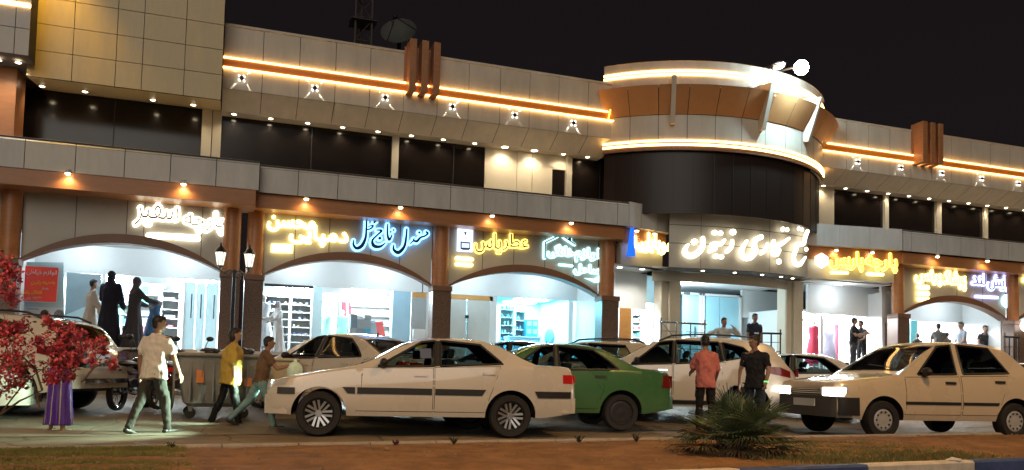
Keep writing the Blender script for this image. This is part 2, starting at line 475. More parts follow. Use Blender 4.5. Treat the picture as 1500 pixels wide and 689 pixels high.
# overhanging clad wall with chamfer: built as separate plates over a dark backing
def wing(x0, x1, seams, y=19.9, top=8.86):
    e = [x0] + [s for s in seams if x0 < s < x1] + [x1]; g = .007
    m = MB()
    for a, b in zip(e[:-1], e[1:]):
        m.box(a + g, b - g, y, y + .03, 7.378, 7.84)
        m.box(a + g, b - g, y, y + .03, 8.115, top)
        m.add([(a + g, y, 7.366), (b - g, y, 7.366), (b - g, y + .6, 7.02), (a + g, y + .6, 7.02)], [(0, 1, 2, 3)])
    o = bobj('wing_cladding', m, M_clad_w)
    m = MB(); m.box(x0, x1, y + .031, y + .20, 7.40, top - .01)
    m.add([(x0, y + .02, 7.37), (x1, y + .02, 7.37), (x1, y + .62, 7.024), (x0, y + .62, 7.024)], [(0, 1, 2, 3)])
    bobj('cladding_backing', m, M_seam, o)
    m = MB(); m.box(x0, x1, y + .60, YG + .05, 7.01, 7.03); bobj('soffit', m, M_clad_w, o)
    m = MB(); m.box(x0, x1, y - .03, y + .28, top, top + .05); bobj('coping', m, M_clad_w, o)
    m = MB(); m.box(x0, x1, y - .03, y + .02, 7.88, 8.075); bobj('led_band', m, mat('orange_band', (.70, .24, .03), .5, noise=.05), o)
    m = MB(); m.box(x0, x1, y - .05, y - .0, 8.078, 8.11); m.box(x0, x1, y - .05, y - .0, 7.845, 7.877)
    bobj('led_strip', m, M_led, o)
ws = [.62, 1.46, 2.31, 3.15, 4.0, 4.86, 5.68, 6.53, 7.35, 8.18, 9.04]
wing(-.26, 9.80, ws)
wing(16.5, 36, [17.69 + .84 * k for k in range(23)])
m = MB(); m.box(-12, 9.9, 20.15, 30, 8.6, 8.80); m.box(16.5, 40, 20.15, 30, 8.6, 8.80); bobj('roof', m, M_seam)

m = MB(); m.tube([(9.62, 19.84, 7.88), (9.66, 19.80, 8.15), (9.70, 19.78, 8.5)], .018, 8); bobj('led_strip', m, emis('led_amber', (1, .45, .05), 7), smooth=True)
m = MB(); m.tube([(16.62, 19.84, 7.40), (16.62, 19.82, 7.9), (16.66, 19.78, 8.5)], .018, 8); bobj('led_strip', m, MATS['led_amber'], smooth=True)
def fins(x0, w, gap, n):
    m = MB()
    for k in range(n):
        a = x0 + k * (w + gap)
        m.box(a, a + w, 19.48, 19.97, 7.80, 9.10)
    o = bobj('fin_group', m, M_wood, bevel=.01)
    m = MB(); m.box(x0 - .06, x0 + n * w + (n - 1) * gap + .03, 19.86, 19.895, 8.13, 9.02); bobj('fin_backing', m, M_wood, o)
fins(4.04, .17, .13, 3)
fins(20.27, .19, .13, 3)

# tower block over the left bay
def plates(name, m_, xe, ze, y, mats, g=.007, parent=None):
    m = MB()
    for a, b in zip(xe[:-1], xe[1:]):
        for c, d in zip(ze[:-1], ze[1:]):
            m.box(a + g, b - g, y, y + .03, c + g, d - g)
    return bobj(name, m, m_)
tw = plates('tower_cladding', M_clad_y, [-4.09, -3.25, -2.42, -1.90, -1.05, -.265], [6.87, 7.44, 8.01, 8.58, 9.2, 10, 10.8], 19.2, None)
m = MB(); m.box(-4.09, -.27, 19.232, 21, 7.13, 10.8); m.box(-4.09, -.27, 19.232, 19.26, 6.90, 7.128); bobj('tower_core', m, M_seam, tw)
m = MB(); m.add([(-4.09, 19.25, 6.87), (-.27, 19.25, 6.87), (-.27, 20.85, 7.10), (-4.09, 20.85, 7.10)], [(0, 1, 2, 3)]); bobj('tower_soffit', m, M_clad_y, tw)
# block at the far left with its own LED band
fb = plates('corner_cladding', M_clad, [-12, -8, -6.5, -5.3, -4.19, -3.93], [7.08, 7.62, 8.06], 18.55, None)
plates('corner_cladding_top', M_clad, [-12, -8, -6.5, -5.3, -4.19, -3.93], [8.14, 8.9, 9.6], 18.55, None, parent=fb)
m = MB(); m.box(-12, -3.94, 18.58, 20.2, 7.1, 9.6); bobj('corner_core', m, M_seam, fb)
m = MB(); m.box(-12, -3.94, 18.52, 18.57, 8.065, 8.135); bobj('led_strip', m, M_led, fb)
m = MB(); m.box(-3.92, -3.80, 18.40, 18.54, 9.94, 10.06); wf = bobj('added_wash_lamp', m, M_dkmetal)  # lamp added out of view, only to wash the tower cladding yellow
m = MB(); m.box(-3.90, -3.82, 18.42, 18.50, 9.93, 9.938); bobj('lens', m, emis('led_yellow', (1, .55, .06), 16), wf)
_l = bpy.data.lights.new('lamp_light', 'SPOT'); _l.energy = 270; _l.color = (1, .58, .05); _l.spot_size = R(75); _l.spot_blend = .9; _l.shadow_soft_size = .08
_lo = link(bpy.data.objects.new('lamp_light', _l), wf); _lo.location = (-3.86, 18.45, 9.9); _lo.rotation_euler = Vector((.14, .36, -1)).to_track_quat('-Z', 'Y').to_euler()
m = MB(); m.box(-5.3, -4.32, 19.5, 20.3, 5.4, 7.09); bobj('upper_column', m, M_wood)
m = MB(); m.box(-5.42, -5.36, 19.3, 19.5, 5.4, 7.09); bobj('neon_tube', m, emis('neon_white', (1, .9, .75), 6))

# ---- round glazed tower in the middle
RX, RY, RR = 13.28, 23.4, 4.98
def cyl_band(r0, r1, z0, z1, a0, a1, n=64):
    rows = []
    for r, z in ((r0, z0), (r1, z1)):
        rows.append([Vector((RX + r * cos(a0 + (a1 - a0) * k / n), RY + r * sin(a0 + (a1 - a0) * k / n), z)) for k in range(n + 1)])
    return rows
A0, A1 = R(222), R(318)
def ring(name, r, z0, z1, m_, th=.05, a0=A0, a1=A1, parent=None, n=64):
    m = MB(); m.grid(cyl_band(r, r, z0, z1, a0, a1, n)); m.grid(cyl_band(r, r - th, z1, z1, a0, a1, n)); m.grid(cyl_band(r - th, r, z0, z0, a0, a1, n)); m.grid(cyl_band(r - th, r - th, z0, z1, a0, a1, n))
    return bobj(name, m, m_, parent, smooth=True)
rg = ring('tower_glass', RR - .12, 5.3, 6.98, mat('tower_glass_dark', (.026, .016, .012), .34, spec=.3))
m = MB()
for k in range(15):
    a = A0 + (A1 - A0) * (k + .5) / 15; c, s = cos(a), sin(a)
    M_ = Matrix.Translation((RX + (RR - .115) * c, RY + (RR - .115) * s, 0)) @ Matrix.Rotation(a, 4, 'Z')
    m.box(-.003, .006, -.012, .012, 5.3, 6.98, 0, M_)
bobj('mullion', m, M_black, rg)
ring('tower_lower_rim', RR, 6.98, 7.06, M_wood_d)
ring('led_strip', RR + .03, 7.10, 7.15, M_led)
ring('tower_groove', RR + .012, 7.155, 7.195, M_seam)
ring('led_strip', RR + .03, 7.20, 7.25, M_led)
m = MB(); nn = 11
for k in range(nn):
    a0 = A0 + (A1 - A0) * k / nn + .0015; a1 = A0 + (A1 - A0) * (k + 1) / nn - .0015
    m.grid(cyl_band(RR, RR, 7.255, 7.93, a0, a1, 8))
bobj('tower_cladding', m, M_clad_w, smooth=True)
ring('tower_core', RR - .02, 7.0, 9.38, M_seam)
m = MB()                                            # flared brown collar
for k in range(nn):
    a0 = A0 + (A1 - A0) * k / nn + .0015; a1 = A0 + (A1 - A0) * (k + 1) / nn - .0015
    m.grid(cyl_band(RR + .02, RR + .42, 7.94, 8.62, a0, a1, 8)); m.grid(cyl_band(RR + .42, RR + .02, 8.62, 8.72, a0, a1, 8))
bobj('flared_collar', m, mat('collar_brown', (.46, .22, .085), .45, noise=.06), smooth=True, angle=30)
ring('tower_cladding_top', RR, 8.70, 9.40, M_clad_w)
ring('led_strip', RR + .03, 9.00, 9.05, M_led)
ring('led_strip', RR + .03, 9.10, 9.15, M_led)
m = MB(); m.grid(cyl_band(RR + .02, .01, 9.40, 9.40, A0, A1)); bobj('tower_roof', m, M_clad_w)
m = MB()                                            # upright blades across the collar
for px_, w in ((986, .06), (1124, .06), (1192, .05)):
    a = None
    for k in range(400):
        aa = A0 + (A1 - A0) * k / 399
        d = Vector((RX + (RR + .3) * cos(aa), RY + (RR + .3) * sin(aa), 8.3)) - Vector((0, 0, CAM_H))
        q = CX + FOCAL * d.dot(RT) / d.dot(_fw)
        if q > px_: a = aa; break
    if a is None: a = A1
    M_ = Matrix.Translation((RX + RR * cos(a), RY + RR * sin(a), 0)) @ Matrix.Rotation(a, 4, 'Z')
    m = MB(); m.add([M_ @ Vector(q) for q in [(0, -w, 7.65), (0, w, 7.65), (.16, w, 7.65), (.16, -w, 7.65), (0, -w, 8.9), (0, w, 8.9), (.54, w, 8.82), (.54, -w, 8.82)]],
          [(0, 1, 2, 3), (4, 7, 6, 5), (0, 4, 5, 1), (1, 5, 6, 2), (2, 6, 7, 3), (3, 7, 4, 0)])
    bobj('blade', m, M_clad_w)
# orange light where the LED lines die into the tower
# ---- lower entrance: curved sign board between two splayed returns
_xl, _xr = at(980, 350, 19.4).x, at(1183, 366, 19.4).x
_hw = (_xr - _xl) / 2; SB_R = (_hw ** 2 + .36 ** 2) / .72; SB_C = ((_xl + _xr) / 2, 19.04 + SB_R)
def board_y(x): return SB_C[1] - sqrt(max(SB_R ** 2 - (x - SB_C[0]) ** 2, .01))
xs = [_xl + (_xr - _xl) * k / 48 for k in range(49)]
m = MB()
for a, b in ((_xl, 12.15), (12.15, 14.3), (14.3, _xr)):
    q = [a + .006 + (b - a - .012) * k / 20 for k in range(21)]
    for z0, z1 in ((3.90, 4.56), (4.57, 5.06), (5.07, 5.44)):
        m.grid([[Vector((x, board_y(x), z0 + .004)) for x in q], [Vector((x, board_y(x), z1 - .004)) for x in q]])
sb = bobj('entrance_board', m, mat('board_beige', (.48, .44, .37), .38, noise=.05, rvar=.08), smooth=True)
m = MB(); m.grid([[Vector((x, board_y(x) + .012, 3.9)) for x in xs], [Vector((x, board_y(x) + .012, 5.44)) for x in xs]])
m.grid([[Vector((x, board_y(x) + .012, 3.9)) for x in xs], [Vector((x, 21.4, 3.9)) for x in xs]])
bobj('board_backing', m, M_seam, sb)
m = MB(); m.grid([[Vector((x, board_y(x), 5.44)) for x in xs], [Vector((x, 21.4, 5.44)) for x in xs]]); bobj('board_cap', m, M_clad, sb)
m = MB(); m.grid([[Vector((x, board_y(x) + .9, 3.62)) for x in xs], [Vector((x, board_y(x) + .9, 3.895)) for x in xs]]); bobj('entrance_lintel', m, M_post)

def splay(x0, y0, x1, y1):
    def f(x): return y0 + (y1 - y0) * (x - x0) / (x1 - x0)
    return f
spl = splay(10.0, 19.7, 11.6, 20.15); spr = splay(15.9, 20.2, 19.47, 19.7)
def strip(name, f, x0, x1, z0, z1, m_, off=0, parent=None, seams=(), depth=.3):
    e = [x0] + list(seams) + [x1]; m = MB()
    for a, b in zip(e[:-1], e[1:]):
        g = .006
        m.add([(a + g, f(a) - off, z0), (b - g, f(b) - off, z0), (b - g, f(b) - off, z1), (a + g, f(a) - off, z1),
               (a + g, f(a) - off + depth, z0), (b - g, f(b) - off + depth, z0), (b - g, f(b) - off + depth, z1), (a + g, f(a) - off + depth, z1)],
              [(0, 1, 2, 3), (4, 7, 6, 5), (0, 4, 5, 1), (1, 5, 6, 2), (2, 6, 7, 3), (3, 7, 4, 0)])
    return bobj(name, m, m_, parent)
strip('fascia', spl, 10.02, 11.55, 4.90, 5.56, M_clad, .40, seams=(10.45, 11.05), depth=.5)
strip('beam', spl, 9.94, 11.5, 4.50, 4.90, M_wood, .20)
strip('sign_panel', spl, 9.95, 11.45, 3.93, 4.50, M_panel, .1)
strip('fascia', spr, 15.92, 19.29, 4.94, 5.58, M_clad, .40, seams=(17.2, 18.2), depth=.5)
strip('beam', spr, 15.95, 19.42, 4.56, 4.94, M_wood, .22)
strip('sign_panel', spr, 16.0, 19.25, 3.98, 4.56, M_panel, .12)
def ecol(x0, x1, y):
    m = MB(); w = (x1 - x0) / 3
    for k in range(3): m.box(x0 + k * w + .012, x0 + (k + 1) * w - .012, y + (.0 if k == 1 else .10), y + .5, ZF, 3.895)
    m.box(x0, x1, y + .13, y + .52, ZF, 3.893)
    bobj('entrance_column', m, M_post, bevel=.01)
ecol(11.62, 12.26, 20.25); ecol(15.86, 16.5, 20.25)

# ------------------------------------------------------------------ lamps on the building
M_can = mat('lamp_can', (.5, .48, .45), .4)
def downlight(x, y, z, power, col, lens, r=.055, size=130, tilt=.12, parent=None, glow=True):
    m = MB(); m.lathe([(r + .025, 0), (r + .025, -.012), (r, -.012), (r, .0)], 14, Matrix.Translation((x, y, z)))
    o = bobj('downlight', m, M_can, parent, smooth=True)
    m = MB(); m.lathe([(.001, -.016), (r * .7, -.015), (r, -.006)], 14, Matrix.Translation((x, y, z)))
    bobj('lens', m, lens, o, smooth=True)
    if power: spot('lamp_light', (x, y, z - .03), (0, tilt, -1), power, col, size, o, .04, .7)
WARM = (1, .82, .56)
for x in (-4.0, -3.15, -1.75, -.88): downlight(x, 20.3, 7.015, 22, WARM, M_lens_w)
for x in (.03, .88, 1.76, 2.62, 3.51, 4.38, 5.23, 6.09, 6.94, 7.79, 8.65, 9.38): downlight(x, 20.62, 7.008, 26 if x < 6.5 or x > 8 else 60, WARM, M_lens_w, r=.055 if x < 6.5 or x > 8 else .09)
for k in range(13): downlight(17.45 + .852 * k, 20.62, 7.008, 26, WARM, M_lens_w)
for x, z in ((-4.55, 7.06), (-4.2, 7.06), (-5.2, 7.06)): downlight(x, 19.0, z, 26, WARM, M_lens_w)
def beam_lamp(x, y, z=4.86):
    m = MB(); m.lathe([(.001, .05), (.055, .05), (.06, -.03), (.045, -.03)], 14, Matrix.Translation((x, y, z)))
    o = bobj('beam_lamp', m, M_can, smooth=True)
    m = MB(); m.ball((x, y, z - .035), (.052, .052, .035)); bobj('lens', m, M_lens_o, o, smooth=True)
    spot('lamp_light', (x, y, z - .08), (0, .30, -1), 20, (1, .66, .30), 150, o, .04, .8)
for x in (-3.16, -.94, -5.4): beam_lamp(x, 18.86)
for x in (1.68, 3.88, 6.19, 8.33, 20.58, 22.63, 24.8, 27): beam_lamp(x, 19.24)
for x in (10.35, 11.0): beam_lamp(x, spl(x) - .32)
for x in (17.15, 18.35): beam_lamp(x, spr(x) - .32)
def star(x, z=7.65, y=19.9):
    m = MB(); m.box(x - .045, x + .045, y - .08, y - .002, z - .045, z + .045)
    o = bobj('wall_star_lamp', m, M_dkmetal, bevel=.008)
    m = MB()
    for sx, sz in ((-1, -1), (1, -1), (-1, 1), (1, 1)):
        M_ = Matrix.Translation((x + sx * .052, y - .045, z + sz * .052)) @ Matrix.Rotation(R(45), 4, 'Y')
        m.box(-.026, .026, -.026, .026, -.012, .012, 0, M_)
        d = Vector((sx * (.58 if sz < 0 else .72), .40, sz * .75)).normalized()
        l = spot('lamp_light', (x + sx * .092, y - .04, z + sz * .092), d, 7 if sz < 0 else 13, (1, .93, .82), 54, o, .004, .35)
        yy = (Vector((0, 1, 0)) - d * d.y).normalized(); l.rotation_euler = Matrix((yy.cross(-d), yy, -d)).transposed().to_euler(); l.scale = (.17, 1, 1)
    bobj('lens', m, emis('star_lens', (1, .95, .85), 3.5), o)
for x in (.16, 1.83, 3.53, 5.25, 6.93, 8.60, 18.08, 19.76, 21.43, 23.12, 24.75): star(x)

# flood lamps on arms over the round tower
def flood(px, py, Y, lit, label, ax, ay):
    p = at(px, py, Y)
    t = thing('flood_lamp', label, 'flood lamp', (p.x, p.y, p.z))
    q = at(ax, ay, Y + 1.3)
    m = MB(); m.tube([q - Vector((0, 0, .5)), q, p + Vector((-.12, .1, .02))], .028, 8); obj('arm', m, mat('arm_grey', (.4, .4, .4), .4, .5), t, True, world=True)
    m = MB(); m.ball((0, 0, 0), (.17, .24, .085)); h = obj('lamp_head', m, mat('lamp_head_grey', (.5, .5, .5), .4), t, True)
    m = MB(); m.ball((0, -.02, -.035), (.14, .2, .08)); obj('lens', m, emis('flood_lens', (.85, .97, 1), 60) if lit else emis('flood_lens_dim', (1, .9, .7), 3), h, True)
    return t, p
t, p = flood(1172, 99, 17.9, True, 'brilliant white flood lamp head burning above the round tower', 1130, 108)
m = MB(); m.ball((0, -.05, -.02), (.2, .2, .2)); obj('globe', m, emis('flood_globe', (.80, .96, 1), 45), t, True)
spot('lamp_light', (-.25, .1, -.15), (-.72, .80, -1.05), 1900, (.55, .86, 1), 62, t, .05, .9)
point('lamp_light', (-.1, -.3, -.40), 230, (.55, .84, 1), t, .1)
spot('lamp_light', (-.05, -.1, -.3), (.22, .06, -1), 420, (.50, .82, 1), 125, t, .12, .6)
flood(1140, 96, 18.4, False, 'dim second flood lamp head on its arm left of the bright one', 1112, 104)

# ------------------------------------------------------------------ arcade and shop interiors (parts of the building)
YS = 21.8
def X(px, Y=YS, py=450): return at(px, py, Y).x
def panel(name, px0, px1, z0, z1, m_, Y=YS, th=.05, parent=None, bevel=0):
    m = MB(); m.box(X(px0, Y), X(px1, Y), Y, Y + th, z0, z1)
    return bobj(name, m, m_, parent, bevel=bevel)
def arcade(x0, x1, ceil=3.74):
    m = MB(); m.box(x0 - .2, x1 + .2, 20.26, YS + .1, ceil, ceil + .05); bobj('arcade_ceiling', m, M_white)
    m = MB(); m.box(x0 - .2, x1 + .2, YS, YS + .08, 3.07, ceil - .003); bobj('shop_header', m, M_white)
    xc = (x0 + x1) / 2
    for dx in (-1.1, 1.1):
        m = MB(); m.lathe([(.001, -.01), (.09, -.01), (.1, .01)], 16, Matrix.Translation((xc + dx, 20.9, ceil - .012)))
        o = bobj('ceiling_lamp', m, emis('ceiling_lamp_cool', (.85, .95, 1), 20), smooth=True)
        point('lamp_light', (xc + dx, 20.9, ceil - .15), 40, (.78, .92, 1), o, .09)
def shop(x0, x1, back=25.0, ceil=3.2, pan=M_ceil, wall=M_shop, front=YS + .09, rows=3, panels=2):
    m = MB()
    m.grid([[Vector((x0, front, ZF)), Vector((x0, front, ceil))], [Vector((x0, back, ZF)), Vector((x0, back, ceil))], [Vector((x1, back, ZF)), Vector((x1, back, ceil))], [Vector((x1, front, ZF)), Vector((x1, front, ceil))]])
    w = bobj('shop_wall', m, wall)
    m = MB(); m.box(x0, x1, front, back, ceil, ceil + .05); bobj('shop_ceiling', m, wall, w)
    for j in range(rows):
        for i in range(panels):
            xx = x0 + (x1 - x0) * (i + .5) / panels; yy = front + (back - front) * (j + .5) / rows
            m = MB(); m.box(xx - .5, xx + .5, yy - .16, yy + .16, ceil - .03, ceil - .004)
            bobj('ceiling_light', m, pan, w)
    return w
def milky(name, col):                               # frosted glass: lets the room light through diffusely
    m = mat(name, col, .25, noise=.05, nscale=2); nt = m.node_tree; b = nt.nodes['Principled BSDF']; o = [n for n in nt.nodes if n.type == 'OUTPUT_MATERIAL'][0]
    t_ = nt.nodes.new('ShaderNodeBsdfTranslucent'); t_.inputs[0].default_value = (*col, 1); mx = nt.nodes.new('ShaderNodeMixShader'); mx.inputs[0].default_value = .55
    nt.links.new(b.outputs[0], mx.inputs[1]); nt.links.new(t_.outputs[0], mx.inputs[2]); nt.links.new(mx.outputs[0], o.inputs[0])
    return m
M_frost = milky('frosted_glass', (.78, .90, .93))
M_lblue = mat('light_blue_panel', (.38, .60, .74), .4, noise=.04)
M_lav = mat('lavender_panel', (.42, .46, .70), .4, noise=.04)
M_cyan = mat('cyan_panel', (.16, .62, .70), .4, noise=.04)
M_wline = mat('white_frame', (.75, .76, .75), .4)
M_orw = mat('orange_wood', (.50, .24, .07), .45, noise=.15, nscale=5, stretch=(1, 1, 6))
M_gwall = mat('grey_wall', (.36, .38, .38), .55, noise=.05)

arcade(-4.1, -.09); arcade(.81, 4.86); arcade(5.29, 9.47); arcade(19.9, 24.28); arcade(24.72, 28.9); arcade(-8.6, -4.5)
for x in (-4.3, 9.72, 19.5, 24.5): 
    m = MB(); m.box(x - .06, x + .06, 20.3, YS + .1, ZF, 3.73); bobj('arcade_wall', m, M_white)
# arch 1: fabric shop
shop(-4.0, .3, pan=M_ceil)
g = panel('shopfront_panel', 95, 146, ZF, 3.06, mat('poster_grey_blue', (.20, .26, .29), .35, noise=.12, nscale=2))
m = MB()
fn = lambda u, v, d: Vector((X(u), YS - .004 + d, at(u, v, YS).z))
m.prism([(96, 497), (96, 462), (130, 447), (146, 431), (146, 500)], fn, -.002, .003); bobj('poster_shape', m, mat('poster_pale', (.42, .56, .60), .35, noise=.1), g)
m = MB(); m.prism([(112, 500), (118, 474), (146, 462), (146, 500)], fn, -.006, -.003); bobj('poster_shape', m, mat('poster_blue', (.26, .45, .60), .35, noise=.1), g)
panel('shopfront_post', 146.5, 153, ZF, 3.065, M_wline, th=.08)
for a, b in ((271, 286), (287, 300), (301, 319)):
    o = panel('glass_door', a, b, ZF, 3.0, M_frost, th=.03)
    m = MB(); xx = X(b) - .09; m.tube([(xx, YS - .05, 2.1), (xx, YS - .05, 2.7)], .014, 8); bobj('handle', m, M_dkmetal, o, smooth=True)
panel('shopfront_post', 268.5, 271, ZF, 3.065, M_wline, th=.08)
# arch 2
shop(.8, 4.9)
panel('shopfront_post', 458, 472, ZF, 3.06, M_frost, th=.2)
panel('shopfront_post', 575, 602, ZF, 3.06, M_lblue, th=.3)
panel('back_wall', 603, 624, ZF, 2.92, M_gwall, th=.05); panel('shopfront_band', 603, 624, 2.925, 3.06, M_orw)
panel('shopfront_post', 624.5, 636, ZF, 3.06, M_white, th=.1)
panel('shopfront_frame', 386, 458, 3.0, 3.065, M_dkmetal, Y=YS - .06)
# arch 3
shop(6.2, 9.75, pan=M_ceil_c, wall=mat('shop_wall_cyan', (.62, .80, .84), .6, noise=.03))
for a, b in ((659, 683.5), (684.5, 717)):
    o = panel('folding_door', a, b, ZF, 2.93, mat('door_grey_white', (.56, .58, .55), .4, noise=.05), th=.05)
m = MB(); xx = X(684); m.tube([(xx, YS - .05, 1.9), (xx, YS - .05, 2.3)], .02, 8); bobj('handle', m, M_steel, o, smooth=True)
m = MB(); m.box(xx - .05, xx + .05, YS - .04, YS - .002, 2.42, 2.5); bobj('lock', m, M_dkmetal, o)
panel('shopfront_band', 659, 722, 2.935, 3.065, M_orw, th=.06)
panel('shopfront_post', 717.5, 728, ZF, 3.06, M_wline, th=.12)
o = panel('shopfront_post', 833, 840, ZF, 3.06, M_wline, th=.1)
o = panel('glass_wing', 864, 886, ZF, 3.06, M_lav, th=.05)
# arch 4
shop(19.8, 24.5, rows=3, pan=emis('ceiling_panel_hot', (.95, .98, 1), 200))
panel('shopfront_post', 1334, 1344, ZF, 3.06, M_cyan, th=.2)
panel('shopfront_post', 1405, 1420, ZF, 3.06, M_gwall, th=.15)
o = panel('glass_wing', 1463, 1482, ZF, 3.06, M_white, th=.05)
shop(24.7, 29)
# shop at the left splay
m = MB(); m.box(9.9, 11.75, 19.9, 21.9, 3.93, 3.98); bobj('arcade_ceiling', m, M_white)
m = MB(); m.box(9.75, X(947, 21.0), 21.0, 21.12, 2.86, 3.93); bobj('shop_header', m, M_white)
m = MB(); m.box(X(947, 21.0) + .004, 12.0, 21.3, 21.4, 3.1, 3.93); bobj('glass_transom', m, M_frost)
shop(9.9, 12.2, front=21.45, back=24.2, ceil=3.1, panels=2)
o = panel('side_panel', 908, 925, ZF, 2.86, M_orw, Y=20.9)
m = MB(); m.box(X(957, 21.35), X(959, 21.35), 21.35, 21.4, ZF, 3.3); bobj('glass_door_edge', m, M_dkmetal)
for x in (10.25, 10.95): downlight(x, 20.25, 3.925, 70, (1, .95, .85), emis('lamp_cool', (1, .97, .9), 20), r=.08)
# entrance lobby
m = MB(); m.box(11.3, 17, 20.5, 26.5, 3.90, 3.95); bobj('lobby_ceiling', m, M_white)
m = MB(); m.box(11.2, 17, 26.4, 26.5, ZF, 3.9); m.box(11.2, 11.3, 21.5, 26.5, ZF, 3.9); bobj('lobby_wall', m, M_lblue)
YD = 23.2
for a, b in ((1000, 1024), (1034, 1054), (1055, 1082)):
    o = panel('glass_door', a, b, ZF, 3.62, mat('door_glass_blue', (.36, .66, .78), .18, noise=.05, nscale=1.5), Y=YD, th=.04)
m = MB(); m.tube([(X(1017, YD), YD - .06, 2.1), (X(1017, YD), YD - .06, 2.6)], .018, 8); bobj('handle', m, M_dkmetal, o, smooth=True)
for a in (1024.5, 1029, 1083): panel('door_frame', a, a + 3.5, ZF, 3.70, M_wline, Y=YD - .03, th=.1)
panel('door_frame', 1000, 1086, 3.63, 3.70, M_wline, Y=YD - .03, th=.1)
o = panel('lobby_header', 1087, 1152, 2.98, 3.9, M_white, Y=YD, th=.1)
shop(X(1087, YD), X(1160, YD), front=YD + .1, back=26.3, ceil=3.0, panels=1)
for px_, Y_ in ((1020, 21.2), (1073, 21.4), (1093, 21.6)):
    downlight(X(px_, Y_, 410), Y_, 3.895, 30, (.85, .96, 1), emis('lamp_cool', (1, .97, .9), 20), r=.12)
point('lamp_light', (13.4, 22.2, 3.5), 260, (.72, .92, 1), B, .15)
for px_ in (1026, 1070, 1111, 1142, 1163): 
    x = at(px_, 396, 19.6).x; downlight(x, board_y(x) + .35, 3.893, 7, WARM, M_lens_w, r=.05)
m = MB(); m.box(X(1003, 22.5), X(1011, 22.5), 22.5, 22.6, 3.55, 3.62); bobj('exit_sensor', m, M_black)
# shop at the right splay
m = MB(); m.box(16.5, 19.5, 20.0, 23, 3.94, 3.99); bobj('arcade_ceiling', m, M_white)
YR = 20.9
o = panel('shop_header', 1184, 1289, 3.02, 3.94, M_white, Y=YR, th=.12)
m = MB(); m.box(X(1289.5, YR), 19.47, 20.35, 20.45, 2.80, 3.94); bobj('side_header', m, M_white)
m = MB(); m.box(X(1294, YR), 19.47, 20.4, 20.5, ZF, 2.797); bobj('side_pier', m, mat('pier_taupe', (.34, .29, .27), .5))
shop(16.6, 19.5, front=YR + .13, back=24.6, ceil=3.1, panels=2, pan=emis('ceiling_panel_hot', (.95, .98, 1), 200))
for a in (1202, 1249): panel('door_frame', a, a + 4, ZF, 3.0, M_wline, Y=YR, th=.08)
m = MB(); m.lathe([(.001, -.01), (.11, -.01), (.12, .01)], 16, Matrix.Translation((17.9, 20.45, 3.93)))
o = bobj('ceiling_lamp', m, emis('ceiling_lamp_cool', (.85, .95, 1), 20), smooth=True); point('lamp_light', (17.9, 20.25, 3.55), 22, (.85, .95, 1), o, .09)

# ------------------------------------------------------------------ lettering
_AR = {'ا': (0xFE8D, 0xFE8E), 'آ': (0xFE81, 0xFE82), 'ب': 0xFE8F, 'پ': 0xFB56, 'ت': 0xFE95, 'ج': 0xFE9D, 'چ': 0xFB7A, 'ح': 0xFEA1, 'خ': 0xFEA5,
       'د': (0xFEA9, 0xFEAA), 'ر': (0xFEAD, 0xFEAE), 'ز': (0xFEAF, 0xFEB0), 'س': 0xFEB1, 'ش': 0xFEB5, 'ص': 0xFEB9, 'ط': 0xFEC1, 'ع': 0xFEC9, 'غ': 0xFECD,
       'ف': 0xFED1, 'ق': 0xFED5, 'ک': 0xFB8E, 'گ': 0xFB92, 'ل': 0xFEDD, 'م': 0xFEE1, 'ن': 0xFEE5, 'و': (0xFEED, 0xFEEE), 'ه': 0xFEE9, 'ی': 0xFBFC}
def shape(s):                                       # Persian word -> joined presentation forms in visual order
    out = []
    for i, c in enumerate(s):
        f = _AR.get(c)
        if f is None: out.append(c); continue
        prev = i > 0 and isinstance(_AR.get(s[i - 1]), int)
        nxt = i + 1 < len(s) and s[i + 1] in _AR
        if isinstance(f, tuple): out.append(chr(f[1] if prev else f[0]))
        else: out.append(chr(f + (3 if prev and nxt else 1 if prev else 2 if nxt else 0)))
    return ''.join(out[::-1])
def glyphs(txt, offset=0, extrude=.02):
    c = bpy.data.curves.new('lettering', 'FONT'); c.body = txt; c.size = 1; c.offset = offset; c.extrude = extrude; c.resolution_u = 3
    o = bpy.data.objects.new('lettering', c); COL.objects.link(o)
    me = bpy.data.meshes.new_from_object(o.evaluated_get(bpy.context.evaluated_depsgraph_get()))
    vs = [v.co.copy() for v in me.vertices]; fs = [tuple(p.vertices) for p in me.polygons]
    bpy.data.objects.remove(o); bpy.data.curves.remove(c); bpy.data.meshes.remove(me)
    return vs, fs

